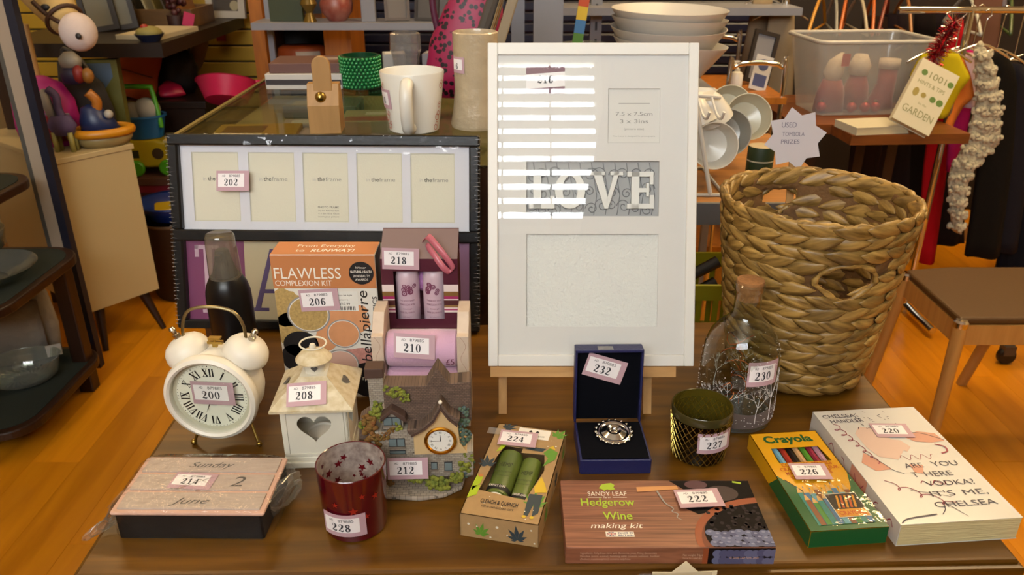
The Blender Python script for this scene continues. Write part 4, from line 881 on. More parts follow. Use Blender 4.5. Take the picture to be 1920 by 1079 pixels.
B(TOP(hh + .0003)).text('Crayola', .0, .073, .0155, .0002, w=.066, bold=.035).obj('lettering', CG, tp)
rn = random.Random(9)
for r_ in range(2):
    for k in range(9):
        x = -.030 + k * .0073 + r_ * .003; y = -.030 - r_ * .016 + rn.uniform(-.004, .006); c = (3 + (k + 3 * r_) % 5)
        b.k = c; b.rect(x - .0033, -.088, x + .0033, y, .0004 + r_ * .0004); b.k = 8; b.poly([(x - .0033, y), (x + .0033, y), (x + .0009, y + .009), (x - .0009, y + .009)], .0004 + r_ * .0004); b.k = c; b.poly([(x - .0009, y + .009), (x + .0009, y + .009), (x, y + .013)], .0004 + r_ * .0004)
b.k = 1; b.rect(-.004, -.078, .035, -.036, .0012); b.k = 9; b.framep(-.004, -.078, .035, -.036, .0007, .0013); b.k = 10; b.rect(-.003, -.077, .034, -.064, .0013)
for k in range(5): b.k = 2 if k % 2 else 10; b.stroke([(.004 + k * .005, -.062, .0014), (.010 + k * .005, -.040, .0012)], .0014, smooth=False)
b.k = 2; b.text('CRAYONS', .0155, -.0745, .007, .0015, w=.032, bold=.02)
b.obj('printing', [CG, mat('print_dark', '#231f20', .5), mat('crayon_orange', '#b5521c', .4), mat('pp_teal', '#2f7d78', .4), mat('pp_blue', '#3c6d94', .4), mat('pp_aqua', '#5d98a8', .4), mat('pp_brown', '#7a4a2c', .4), mat('pp_green', '#3f7d35', .4), mat('pp_wood', '#c9a063', .5), mat('print_white', '#e6e0d6', .5), mat('pp_gold', '#c98a1e', .4)], tp)
def cside(b):
    b.k = 0
b = B(face((-hx - .0003, 0, 0), (0, -1, 0), (0, 0, 1))); b.poly([(-.02, .0004), (hy - .0004, .0004), (hy - .0004, hh - .0004), (.0, hh - .0004)], 0); b.obj('side_print', CG, tp)
b = B(FR(-hy - .0003)); b.rect(-hx + .0003, .0004, hx - .0003, hh - .0003); b.obj('end_print', CG, tp)
B(TOP(hh + .0026)).rect(-.02, -.092, hx, .03, 0, 6).obj('clear_film', glass('box_film', '#fdfdfd', 1.2, .05, bump=.5, bs=30, dist=.006), t)
sticker('226', face((-.002, .006, hh + .0034), (1, 0, 0), (0, 1, 0)), t, w=.046, h=.032, tilt=-5)
# ---- paperback book
t = thing('paperback_book', 'white paperback with handwritten-style red and black lettering at the table corner', 'book', (.504, .8385, TZ), 5.0)
hx, hy, hh = .0735, .1165, .031
CV = mat('book_cover', '#c6c4c0', .3, coat=.25, var=.06, vs=8); PG = mat('book_pages', '#cbbd8d', .8, bump=.8, bs=600, stretch=(.05, .05, 1))
B().rbox(-hx + .0015, hx - .0005, -hy + .0006, hy - .001, .0008, hh - .0008, .0004).obj('page_block', PG, t)
b = B(); b.box(-hx, hx, -hy, hy, 0, .0006).box(-hx, -hx + .0008, -hy, hy, .0006, hh - .0006); b.box(-hx, hx, -hy, hy, hh - .0006, hh); cv = b.obj('cover', CV, t)
b = B(TOP(hh + .0003)); rn = random.Random(21)
b.k = 0
b.text('CHELSEA', -.066, .098, .0085, .0003, 'l', w=.046); b.text('HANDLER', -.060, .086, .0085, .0003, 'l', w=.046)
for tx, x, y, w_ in (('ARE', .0, -.018, .024), ('YOU', .041, -.017, .034), ('T', -.008, -.036, .008), ('HERE', .022, -.036, .035), ('VODKA?', .026, -.054, .062), ("IT'S", .005, -.073, .03), ('ME,', .046, -.073, .03), ('CHELSEA', .022, -.092, .076)): b.text(tx, x, y, .0098, .0003, w=w_)
b.stroke([(-.071, -.1145, .0006), (-.06, -.108, .001), (-.03, -.104, .0012), (-.022, -.103, .0006)], .0003); b.stroke([(-.016, -.104, .0005), (-.008, -.096, .0006), (-.002, -.086, .0006), (.012, -.11, .0004)], .0003)
for k in range(26): x, y = rn.uniform(-.03, .03), rn.uniform(.07, .11); a = rn.uniform(0, 6); L = rn.uniform(.002, .006); b.stroke([(x, y, .0006), (x + L * math.cos(a), y + L * math.sin(a), .0003)], .0003, smooth=False)
b.k = 1
def squig(pts, w_=.0006): b.stroke([(p[0], p[1], w_) for p in pts], .0003, 5)
sq = []
for i in range(40): sq.append((-.060 + .0035 * i / 3 * .45 + .006 * math.sin(i * 1.1) * (1 - i / 60), .080 - i * .0022 + .004 * math.cos(i * 1.1)))
squig(sq)
squig([(-.052 + .004 * i + .006 * math.sin(i * 1.3), -.045 - .003 * i + .006 * math.cos(i * 1.3)) for i in range(16)]); squig([(-.01 + .004 * i, -.048 + .004 * math.sin(i * 1.6)) for i in range(9)]); squig([(.0 + .003 * i, .052 + .004 * math.sin(i * 1.2)) for i in range(12)], .0005); squig([(-.008 + .003 * i, .003 + .005 * math.sin(i * 1.4)) for i in range(16)], .0004)
squig([(.052, .028), (.062, .022), (.060, .012), (.05, .008)], .0012)
b.k = 2; b.poly([(.02, .048), (.045, .058), (.066, .052), (.07, .034), (.05, .032), (.03, .036)], .0001); b.poly([(-.062, -.002), (-.05, .018), (-.038, .0), (-.03, -.018), (-.052, -.02)], .0001); b.poly([(-.004, -.01), (.012, -.014), (.004, -.03), (-.006, -.028)], .0001)
b.k = 3; b.poly([(-.04, .06), (-.028, .075), (-.01, .07), (.0, .05), (.006, .02), (-.012, .0), (-.034, .008), (-.04, .03)], .0001); b.poly([(-.004, .045), (.012, .04), (.018, .025), (.008, .015), (-.002, .025)], .0002)
b.k = 0; squig([(.03, .057), (.05, .052), (.07, .036)], .0005); squig([(-.05, .02), (-.036, -.006), (-.03, -.02), (-.02, -.028)], .0005); squig([(-.03, -.06), (-.01, -.066), (.012, -.075)], .0004)
b.obj('printing', [mat('book_ink', '#3a3442', .5), mat('book_red', '#8a3346', .5), mat('book_salmon', '#c08a76', .5), mat('book_blush', '#c9ada0', .5)], cv)
b = B(face((-hx - .0004, 0, 0), (0, -1, 0), (0, 0, 1))); b.k = 0
for i in range(5): b.stroke([(-.06 + i * .035 + .006 * q, .015 + .008 * math.sin(q * 1.3 + i), .0007) for q in range(5)], 0)
b.k = 1; b.rect(.0, .001, .04, .030, -.0001); b.obj('spine_print', [mat('book_red', '#8a3346', .5), mat('book_salmon', '#c08a76', .5)], cv)
sticker('220', face((.012, .062, hh + .0009), (1, 0, 0), (0, 1, 0)), t, w=.05, h=.032, tilt=-6)
# ---- easel and white frame
t = thing('tabletop_easel', 'small pine tabletop easel holding the white picture frame', 'easel', (.1, .99, TZ), 0)
PN = wood('pine', '#c2955c', '#a67a42', .5, 6, (9, 9, 1.2)); PNx = wood('pine_x', '#c2955c', '#a67a42', .5, 6, (1.2, 9, 9))
AL = 20
EM = RX(-AL)
for x in (-.115, .096): B(EM).box(x - .0075 + .003, x + .0075, 0, .011, .0, .36).obj('front_leg', PN, t)
B(EM).box(-.131, .135, -.018, .0, .058, .073).obj('ledge', PNx, t)
B(EM).box(-.11, .10, .0112, .02, .33, .35).obj('top_rail', PNx, t)
B(T(-.005, .225, 0) @ RX(9.5)).box(-.008, .008, -.006, .005, .0, .335).obj('rear_leg', PN, t)
t = thing('collage_frame', 'white rectangular collage frame with a LOVE panel propped on the easel', 'picture frame', (.1135, .99, TZ), 0, rx=-AL)
WF = mat('white_frame', '#d4d2cc', .42, bump=.06, bs=60)
z0, HH, hw, yb = .0736, .455, .1475, -.0012
fy0, fy1 = yb - .016, yb
for r in ((-hw, -hw + .014, z0, z0 + HH), (hw - .014, hw, z0, z0 + HH), (-hw + .014, hw - .014, z0, z0 + .016), (-hw + .014, hw - .014, z0 + HH - .016, z0 + HH)):
    B().rbox(r[0], r[1], fy0, fy1, r[2], r[3], .0012).obj('frame_bar', WF, t)
MT = mat('white_mount', '#d6d2d0', .75); gx = hw - .013
def fz(py): return z0 + HH * (685 - py) / 573
def fx(px): return (px - 1099.5) / 375 * 2 * hw
holes = [(fx(983), fx(1047), fz(196), fz(153)), (fx(1127), fx(1221), fz(285), fz(190)), (fx(981), fx(1219), fz(415), fz(317)), (fx(981), fx(1220), fz(614), fz(447))]
b = B(FR(fy0 + .006)); zb, zt_ = z0 + .012, z0 + HH - .012
b.rect(-gx, zb, gx, holes[3][2]); b.rect(-gx, holes[3][2], holes[3][0], zt_); b.rect(holes[3][1], holes[3][2], gx, zt_)
xl, xr = holes[3][0], holes[3][1]
b.rect(xl, holes[3][3], xr, holes[2][2]); b.rect(xl, holes[2][3], xr, holes[1][2]); b.rect(xl, holes[1][2], holes[1][0], holes[0][2]); b.rect(xl, holes[0][3], xr, zt_); b.rect(holes[0][1], holes[0][2], holes[1][0], holes[0][3]); b.rect(xl, holes[0][2], holes[0][0], holes[0][3]); b.rect(holes[1][0], holes[1][3], xr, holes[0][3])
b.obj('mount', MT, t, solid=.0016)
h3 = holes[3]; B(FR(fy0 + .010)).rect(h3[0] - .002, h3[2] - .002, h3[1] + .002, h3[3] + .002).obj('foam_sheet', mat('foam_sheet', '#dcdbd8', .8, bump=.9, bs=220), t)
h1 = holes[1]; b = B(FR(fy0 + .008)); b.k = 0; b.rect(h1[0] - .001, h1[2] - .001, h1[1] + .001, h1[3] + .001); b.k = 1; m = (h1[0] + h1[1]) / 2
b.framep(h1[0], h1[2], h1[1], h1[3], .0005, .0003); b.text('7.5 x 7.5cm', m, fz(237), .0055, .0003, w=.052, bold=.01); b.text('3 x 3ins', m, fz(250), .0055, .0003, w=.04, bold=.01); b.text('(picture size)', m, fz(262), .003, .0003, w=.028); b.text('This frame is designed for photographs', m, fz(274), .0018, .0003, w=.06); b.rect(m - .022, fz(216), m + .022, fz(215), .0003)
b.obj('insert_card', [mat('insert_white', '#d8d4d0', .8), mat('insert_ink', '#9d9a98', .8)], t)
h0 = holes[0]; b = B(FR(fy0 + .0055)); b.k = 0; b.rect(h0[0] - .002, h0[2] - .002, h0[1] + .002, h0[3] + .002, .0006); b.k = 1; b.poly([(h0[0] - .002, h0[2] + .004), (h0[1] + .002, h0[2] + .008), (h0[1] + .002, h0[3] - .006), (h0[0] - .002, h0[3] - .010)], .0009)
b.k = 2; numerals(b, '216', (h0[0] + h0[1]) / 2, h0[2] + .012, .011, .0012, .72); b.obj('lot_sticker', [mat('sticker_plum', '#7d5a66', .6), WHITE, INK], t, label='lot sticker reading 216 under the glass')
h2 = holes[2]; B(FR(fy0 + .0112)).rect(h2[0] - .002, h2[2] - .002, h2[1] + .002, h2[3] + .002).obj('panel_back', mat('panel_back', '#a6a6a8', .8), t)  # shade behind the raised letters is put into this grey
# scrollwork and LOVE letters, raised
b = B(FR(fy0 + .011)); rn = random.Random(5)
def scroll(cx, cy, s, d):
    pts = []
    for i in range(22): a = i * .42; r_ = s * (1 - i / 26); pts.append((cx + d * r_ * math.cos(a), cy + r_ * math.sin(a), .0004))
    b.tube(pts, .0007, 5)
x = h2[0] + .008
while x < h2[1] - .004:
    for cy, d in ((h2[2] + .012, 1), (h2[2] + .035, -1), (h2[2] + .058, 1)): scroll(x + rn.uniform(-.003, .003), cy + rn.uniform(-.004, .004), rn.uniform(.008, .011), d * rn.choice((1, -1)))
    b.tube([(x + .006, h2[2] + .002, .0004), (x + .010, h2[2] + .03, .0004), (x + .002, h2[3] - .002, .0004)], .0006, 5); x += .0165
b.obj('scrollwork', mat('scroll_grey', '#7d7d80', .6), t, kind='stuff')
LV = mat('love_white', '#dddbd8', .55)
def lbox(M, *rs):
    b = B(M)
    for r in rs: b.prism(r, .0, .0055)
    return b
def rp(x0, y0, x1, y1): return [(x0, y0), (x1, y0), (x1, y1), (x0, y1)]
lh = .052; ly = (h2[2] + h2[3]) / 2 - lh / 2 - .002; LMx = lambda x: FR(fy0 + .0105) @ T(x, ly, 0)
lbox(LMx(h2[0] + .004), rp(.006, 0, .017, lh), rp(0, 0, .036, .007), rp(0, lh - .006, .023, lh), rp(.030, .007, .036, .018)).obj('letter', LV, t)
b = B(LMx(h2[0] + .062)); b.annulus(arc(0, lh / 2, .0215, 0, 360, 36, lh / 2)[:-1], arc(0, lh / 2, .0105, 0, 360, 36, lh / 2 - .006)[:-1], 0, .0055); b.obj('letter', LV, t)
lbox(LMx(h2[0] + .090), [(.004, lh), (.016, lh), (.026, .014), (.021, 0)], [(.021, 0), (.026, .0), (.042, lh), (.035, lh)], rp(0, lh - .005, .021, lh), rp(.029, lh - .005, .047, lh)).obj('letter', LV, t)
lbox(LMx(h2[0] + .143), rp(.006, 0, .017, lh), rp(0, 0, .038, .007), rp(0, lh - .007, .037, lh), rp(.017, .023, .028, .029), rp(.027, .017, .031, .036), rp(.032, .007, .038, .019), rp(.032, lh - .018, .037, lh - .007)).obj('letter', LV, t)
B(FR(fy0 + .003)).rect(-gx, zb, gx, zt_).obj('frame_glass', glass('frame_glass', '#fafcfb', 1.0, .012, ior=1.52), t)
# ---- star card taped to the table front
t = thing('price_card', 'cream paper star card taped to the front edge of the table', 'card', (.1875, .664, .627), 1.4)
PAP = mat('cream_paper', '#d6cdae', .8)
def star8(r, q=.72, rot=0): return [((r if k % 2 == 0 else r * q) * math.cos(R(rot + 22.5 * k)), (r if k % 2 == 0 else r * q) * math.sin(R(rot + 22.5 * k))) for k in range(16)]
B(FR(0)).prism(star8(.05, .75, 0), 0, .0006).obj('star_card', PAP, t)
B(FR(-.0008)).rect(-.05, .015, .03, .034).obj('clear_tape', glass('tape', '#f0efe8', 1.5, .08, haze=.12), t)
# ================================================================== the shop behind
def at(px, py, y):
    """world point at distance y behind the camera plane for a photograph pixel"""
    u = (px - 960) / 1500; v = (py - 539.5) / 1500; s_, c_ = math.sin(R(24.3)), math.cos(R(24.3)); k = y / (c_ - v * s_)
    return Vector((u * k, y, 1.30 + (-s_ - v * c_) * k))
def sc(px, py, y):  # metres per pixel there
    p = at(px, py, y); return (p.y * math.cos(R(24.3)) - (p.z - 1.3) * math.sin(R(24.3))) / 1500
ORW = wood('orange_wood', '#a5620f', '#834a08', .45, 5, (9, 9, 1)); DKW = wood('dark_wood', '#2c160a', '#1c0d05', .4, 5, (9, 9, 1)); DKWx = wood('dark_wood_x', '#2c160a', '#1c0d05', .4, 5, (1, 9, 9))
GREY = mat('grey_metal', '#7b7c84', .45); WCER = mat('white_ceramic', '#d2cfc6', .25); 
# ---- glass-topped display counter
t = thing('display_counter', 'glass-topped display counter behind the black photo frame', 'display case', (0, 0, 0))
x0, x1, y0, y1, zt = -.60, .02, 1.36, 2.02, .96
B().box(x0 + .01, x1 - .01, y0 + .01, y1 - .01, .06, .915).obj('counter_body', wood('counter_wood', '#4a2a12', '#2f1a0a', .4, 5, (9, 9, 1)), t)
B().box(x0 + .03, x1 - .03, y0 + .03, y1 - .03, 0, .06).obj('plinth', DKW, t)
B().box(x0, x1, y0, y1, zt - .006, zt).obj('glass_top', glass('counter_glass', '#e6e9e0', .45, .03), t)
for n_, a in (('glass_side', (x0, x0 + .005, y0, y1)), ('glass_side', (x1 - .005, x1, y0, y1)), ('glass_front', (x0 + .005, x1 - .005, y0, y0 + .005)), ('glass_back', (x0 + .005, x1 - .005, y1 - .005, y1))): B().box(*a, .915, zt - .006).obj(n_, glass('counter_glass', '#e6e9e0', .45, .03), t)
B().box(x0 + .012, x1 - .012, y0 + .012, y1 - .012, .915, .9165).obj('lining', mat('counter_lining', '#8d7c58', .8), t)
B().box(x0 - .002, x0 + .006, y0, y1, zt, zt + .004).obj('edge_strip', mat('brass_strip', '#8a7a48', .4, .6), t)
def slab(name, label, cat, c, sx, sy, sz, m, rz=0, group=None, tops=None, r=.002):
    """a boxed item standing on z; optional coloured panels on its top"""
    t = thing(name, label, cat, c, rz, group); bx = B().rbox(-sx / 2, sx / 2, -sy / 2, sy / 2, 0, sz, r).obj('carton', m, t)
    for i, (a, b_, c_, d_, mm) in enumerate(tops or []): B(TOP(sz + .0004)).rect(a * sx / 2, b_ * sy / 2, c_ * sx / 2, d_ * sy / 2).obj('print_panel', mm, bx)
    return t
def cm(h, r=.5): return mat('c' + h + str(r), h, r)
slab('boxed_game', 'flat yellow boxed item inside the glass counter, nearest its left end', 'box', (-.50, 1.56, .9168), .16, .10, .02, cm('#a07a2c'), 5, tops=[(-.8, -.6, .2, .6, cm('#5c2f12'))])
slab('card_pack', 'pale pink card pack inside the glass counter', 'box', (-.395, 1.56, .9168), .07, .09, .012, cm('#a08a84'), -12, tops=[(-.7, -.7, .7, .7, cm('#b59a9c'))])
slab('card_pack', 'small mauve price card inside the glass counter', 'card', (-.44, 1.68, .9168), .08, .06, .008, cm('#a18f8f'), 8, tops=[(-.6, -.6, .6, .6, cm('#c7bdbb'))])
slab('boxed_game', 'grey boxed item at the back inside the glass counter', 'box', (-.42, 1.80, .9168), .16, .1, .026, cm('#6c665c'), 0, tops=[(-.8, -.8, .1, .2, cm('#8c7c5a'))])
slab('boxed_game', 'cream and red boxed item inside the glass counter behind the wooden clip', 'box', (-.275, 1.66, .9168), .15, .11, .026, cm('#a5967c'), 4, tops=[(-.9, -.9, .9, -.2, cm('#9a4a4c')), (-.4, .1, .3, .6, cm('#c7bdbb'))])
slab('card_pack', 'mauve lot card inside the counter between clip and mug', 'card', (-.255, 1.54, .9168), .06, .05, .01, cm('#8a7880'), -15, tops=[(-.7, -.7, .7, .7, cm('#b9acb2'))])
# ---- wooden clip, mug, vase and the rest standing on the counter
t = thing('photo_clip', 'wooden block clip holder with a rounded peg and brass knob on the counter', 'clip', (-.335, 1.425, zt), 4)
LW = wood('light_wood', '#a97f4a', '#96703e', .5, 6, (7, 7, 1))
q = B(); q.prism([(0, 0), (.055, 0), (.052, .05), (.040, .086), (.018, .086), (.0, .05)], -.028, .028); q.v = [(v[2], v[0], v[1]) for v in q.v]; q.f = [tuple(reversed(f)) for f in q.f]; q.obj('block', LW, t, bevel=.001)
B(FR(.022)).prism([(-.016, .03), (.016, .03)] + arc(0, .118, .016, 0, 180, 14), 0, .01).obj('peg', LW, t, bevel=.001)
B(face((-.004, .008, .064), (1, 0, 0), (0, 0, 1))).lathe([(0, .010), (.005, .009), (.009, .005), (.010, .001), (.008, 0)], 20).obj('brass_knob', BRASS, t, smooth=True)
t = thing('mug', 'large white mug with small red scribbles, handle towards the camera', 'mug', (-.178, 1.452, zt), 0)
B().lathe([(0, .0), (.040, 0), (.045, .004), (.0575, .106), (.0565, .108), (.0545, .106), (.043, .008), (0, .006)], 48).obj('cup', WCER, t, smooth=True)
B().tube(crom([(-.002, -.052, .090), (-.002, -.066, .094), (-.002, -.082, .082), (-.002, -.085, .055), (-.002, -.072, .022), (-.002, -.046, .014)], 6), .0115, 10).obj('handle', WCER, t, smooth=True)
b = B()
for a, z, s_ in ((-152, .085, .006), (-150, .03, .010), (-146, .015, .008), (-28, .03, .009), (-31, .012, .008), (-24, .05, .006), (-22, .085, .008)):
    r_ = .0455 + .0125 * z / .106; M_ = RZ(a) @ face((r_ + .0008, 0, z), (0, 1, 0), (0, 0, 1)); b.M = M_
    b.ring(0, 0, s_ * .5, s_ * .65, 0, n=14); b.ring(s_ * .5, s_ * .7, s_ * .35, s_ * .48, 0, n=12)
b.obj('red_pattern', mat('mug_red', '#a3422e', .4), t, kind='stuff')
sticker('18', RZ(-62) @ face((0, -.0530, .063), (1, 0, 0), (0, -.1, 1)), t, bend=.053, w=.04, h=.034, code=False)
t = thing('vase', 'tall beige textured candle vase standing beside the white frame', 'vase', (-.066, 1.49, zt), 0)
B().lathe([(0, 0), (.046, 0), (.048, .006), (.043, .03), (.039, .07), (.040, .12), (.041, .168), (.0385, .170), (.037, .165), (.036, .02), (0, .015)], 40).obj('vase_body', mat('beige_vase', '#b3a184', .35, bump=.6, bs=70, var=.1, vs=30, dist=.004, coat=.5), t, smooth=True)
sticker('6', RZ(-48) @ face((0, -.0410, .115), (1, 0, 0), (0, 0, 1)), t, bend=.041, w=.03, h=.028, code=False)
t = thing('beaded_holder', 'green beaded round holder on the counter behind the mug', 'candle holder', (at(676, 130, 1.89).x, 1.89, zt), 0)
B().lathe([(0, 0), (.044, 0), (.044, .072), (.040, .072), (.040, .01), (0, .01)], 36).obj('holder_body', mat('bead_green', '#0f3a20', .3), t, smooth=True)
b = B()
for r_ in range(9):
    for k in range(30):
        a = 2 * PI * (k + .5 * (r_ % 2)) / 30; b.ell((.0452 * math.cos(a), .0452 * math.sin(a), .006 + r_ * .0076), .0043, 8, 6)
b.obj('beads', mat('bead_shine', '#1f7a40', .08, .3, spec=.8), t, smooth='all', kind='stuff')
t = slab('board_game', 'brown-lidded flat box on top of the stack on the counter', 'box', (-.475, 1.93, zt + .034), .165, .12, .022, cm('#5b3a33'), 3, 'stacked boxes on the counter', [(.1, -.2, .8, .5, cm('#8d7f78'))])
t = slab('board_game', 'white-edged flat box at the bottom of the counter stack', 'box', (-.475, 1.92, zt), .175, .13, .034, cm('#b5b0aa'), 0, 'stacked boxes on the counter'); B(FR(-.0654)).rect(-.086, .010, .086, .022).obj('print_panel', cm('#2a2226'), t)
t = thing('crystal_tumbler', 'cut crystal tumbler standing upside down on the counter behind the mug', 'glass', at(762, 128, 1.78), 0); t.location.z = zt
h_ = .135; B().lathe([(.036, 0), (.034, .03), (.028, .06), (.030, .085), (.034, .10), (.033, h_ - .003), (.028, h_), (0, h_)], 12).obj('tumbler', glass('crystal', '#d6d2d4', 2.6, .03, bump=.5, bs=90, haze=.1), t)
t = slab('gift_carton', 'small white carton behind the mug on the counter', 'box', (-.262, 1.83, zt), .05, .05, .085, cm('#8c8884'), 10, tops=[(-.8, -.8, .8, .8, cm('#b9b6b0'))])
t = slab('gift_carton', 'small grey glittery carton between tumbler and vase', 'box', (-.165, 1.80, zt), .055, .05, .09, cm('#6f6a6c'), -6, tops=[(-.8, -.8, .8, .8, cm('#a39c9c'))])
# leopard bag and tall handles
def blobmesh(rings, n=20):
    """closed skin through horizontal ellipse rings (cx, cy, z, rx, ry)"""
    vs = []; fs = []
    for cx, cy, z, rx, ry in rings:
        for i in range(n): a = 2 * PI * i / n; vs.append((cx + rx * math.cos(a), cy + ry * math.sin(a), z))
    for k in range(len(rings) - 1):
        for i in range(n): j = (i + 1) % n; fs.append((k * n + i, k * n + j, (k + 1) * n + j, (k + 1) * n + i))
    fs += [tuple(range(n - 1, -1, -1)), tuple(range((len(rings) - 1) * n, len(rings) * n))]
    return B().add(vs, fs)
t = thing('leopard_bag', 'pink and black leopard print handbag on the counter behind the vase', 'bag', (-.105, 1.78, zt), 0)
lm = mat('leopard', '#8c1c48', .5); nt = lm.node_tree; vo = nt.nodes.new('ShaderNodeTexVoronoi'); vo.inputs['Scale'].default_value = 80; tc = nt.nodes.new('ShaderNodeTexCoord'); nt.links.new(tc.outputs['Object'], vo.inputs['Vector'])
cr = nt.nodes.new('ShaderNodeValToRGB'); cr.color_ramp.elements[0].position = .36; cr.color_ramp.elements[0].color = lin('#16060e'); cr.color_ramp.elements[1].position = .44; cr.color_ramp.elements[1].color = lin('#8c1040'); nt.links.new(vo.outputs['Distance'], cr.inputs[0]); nt.links.new(cr.outputs[0], nt.nodes['Principled BSDF'].inputs['Base Color'])
blobmesh([(0, 0, 0, .075, .03), (0, 0, .05, .085, .04), (.01, 0, .12, .08, .035), (.025, 0, .19, .06, .02), (.035, 0, .24, .03, .01)]).obj('bag_body', lm, t, smooth='all')
B().tube(crom([(-.05, 0, .12), (-.06, 0, .22), (0, 0, .29), (.05, 0, .24), (.06, 0, .16)], 6), .007, 8).obj('bag_handle', mat('plum_strap', '#4a1430', .5), t, smooth='all')
t = thing('umbrella', 'folded umbrella with chrome shaft leaning by the leopard bag', 'umbrella', at(876, 75, 1.66), 0, ry=18); t.location.z = zt
B().tube([(0, 0, 0), (0, 0, .36)], .007, 10).obj('shaft', CHROME, t, smooth=True)
B().box(.012, .032, -.008, .008, .08, .36).obj('grip', mat('grip_tan', '#8a7a60', .5), t, bevel=.003)
B().tube([(-.02, 0, 0), (-.012, 0, .36)], .012, 8).obj('folded_cloth', mat('grey_cloth', '#4a433c', .8), t, smooth=True)
# ---- tall steel shelving posts and stock above
t = thing('shelving_unit', 'grey steel shelving post and shelf rail behind the white frame', 'shelving', (0, 0, 0))
B().box(.057, .134, 2.2, 2.24, 0, 1.9).obj('post', GREY, t); B().box(-.002, .034, 2.26, 2.30, 0, 1.9).obj('post', GREY, t)
p = at(1118, 40, 3.0); B().box(p.x - .02, p.x + .02, 3.0, 3.03, 0, 1.6).obj('post', GREY, t)
for k in range(10): B().box(p.x - .004, p.x + .004, 2.998, 3.0, .60 + k * .06, .63 + k * .06).obj('post_slot', cm('#24242a'), t)
B().box(.16, 1.0, 2.9, 3.1, 1.02, 1.045).obj('shelf_rail', GREY, t)
t = thing('stock_table', 'grey low stock table carrying the white lampshades', 'table', (0, 0, 0)); B().box(.14, .60, 2.25, 2.60, .845, .86).obj('table_top', GREY, t)
for x in (.15, .57):
    for y in (2.26, 2.57): B().box(x, x + .02, y, y + .02, 0, .845).obj('leg', GREY, t)
t = thing('toy_ruler', 'rainbow striped stick leaning by the grey steel post', 'toy', at(1068, 78, 2.28), 0, ry=8); t.location.z = .861
for k, c in enumerate(('#b5471c', '#2b3d7a', '#c9c4b8', '#b59a24', '#4d7a2c', '#3a6fa0', '#c9a92a', '#b5471c')): B().box(-.014, .014, -.004, .004, .0 + k * .035, .0345 + k * .035).obj('stripe', cm(c), t)
c = at(1100, 110, 2.3)
t = thing('glass_bowl', 'clear glass bowl with yellow filling beside the steel post', 'bowl', (c.x, 2.40, .861)); B().lathe([(0, .002), (.06, .002), (.068, .02), (.074, .12), (.076, .13), (.073, .13), (.066, .02)], 40).obj('bowl', glass('bowl_glass', '#dfe0d0', 1.4, .03, haze=.08), t, smooth=True); B().lathe([(0, .005), (.062, .005), (.066, .09), (0, .095)], 32).obj('filling', cm('#a3925a', .7), t, smooth=True)
for i, (dz, lb) in enumerate(((0, 'large white lampshade at the bottom of the nested stack'), (.038, 'white lampshade second from the bottom of the nested stack'), (.062, 'white lampshade second from the top of the nested stack'), (.086, 'white lampshade topmost of the nested stack'))):
    t = thing('lampshade', lb, 'lampshade', (.45, 2.42, .869 + dz + i * .001), (0, -2, 3, -1)[i], 'nested white lampshades', rx=(0, 2, -1, 1)[i], ry=(5, 1, 2, 1)[i])
    B().lathe([(.075, .0), (.155, .115), (.165, .128), (.167, .128), (.165, .124), (.157, .112), (.078, .0)], 48).obj('shade', mat('shade_white', '#bdb9b2', .35), t, smooth=True); B().lathe([(.074, .0), (.074, .004), (.02, .004), (.02, 0)], 32).obj('ring', NICKEL, t)
# ---- chrome tea trolley and what stands on it
t = thing('tea_trolley', 'chrome tube trolley with a wooden tray shelf', 'trolley', (0, 0, 0))
ya, yb_ = 2.5, 2.9; xa, xb = .665, .835; zs = .80
def arch(y, xa, xb, z1):
    return crom([(xa, y, 0), (xa, y, z1 - .06), (xa + .012, y, z1 - .012), (xa + .05, y, z1), (xb - .05, y, z1), (xb - .012, y, z1 - .012), (xb, y, z1 - .06), (xb, y, 0)], 5)
for y, z1 in ((ya, .92), (yb_, .95)):
    B().tube(arch(y, xa, xb, z1) if y == ya else arch(y, xa - .03, xb - .04, z1), .0075, 10).obj('chrome_arch', CHROME, t, smooth=True)
B().box(xa - .05, xb + .01, ya - .02, yb_, zs, zs + .02).obj('tray_shelf', ORW, t); B().box(xa - .05, xb + .01, ya, yb_, .3, .32).obj('tray_shelf', ORW, t)
c = at(1380, 155, 2.62)
t = thing('sanitiser_bottle', 'small white pump bottle on the chrome trolley', 'bottle', (c.x, 2.62, zs + .02)); B().lathe([(0, 0), (.019, 0), (.020, .003), (.020, .045), (.015, .055), (.008, .058), (0, .058)], 24).obj('bottle', WCER, t, smooth=True); B().lathe([(.008, .058), (.008, .066), (.003, .068), (.003, .085), (0, .085)], 14).box(-.018, .006, -.004, .004, .083, .09).obj('pump', WCER, t, smooth=True)
c = at(1415, 150, 2.72)
t = thing('small_frame', 'small dark framed picture leaning on the chrome trolley', 'picture frame', (c.x, 2.72, zs + .021), 10, rx=-12, ry=14); B(FR(0)).framep(-.045, 0, .045, .17, .012, 0, .012).obj('frame_bar', cm('#1d1512'), t); B(FR(-.004)).rect(-.034, .012, .034, .158).obj('picture', cm('#77767a'), t)
c = at(1432, 165, 2.56)
t = thing('leaflet', 'white leaflet with blue panels leaning against the trolley arch', 'leaflet', (c.x - .01, 2.6, zs + .021), 8, rx=-14, ry=16); B(FR(0)).prism(rp(-.03, 0, .03, .11), 0, .001).obj('sheet', cm('#b3b0ae'), t)
b = B(FR(-.0014)); b.rect(-.022, .012, .022, .05); b.disc(.0, .08, .018); b.obj('blue_print', cm('#3c4468'), t, kind='stuff')
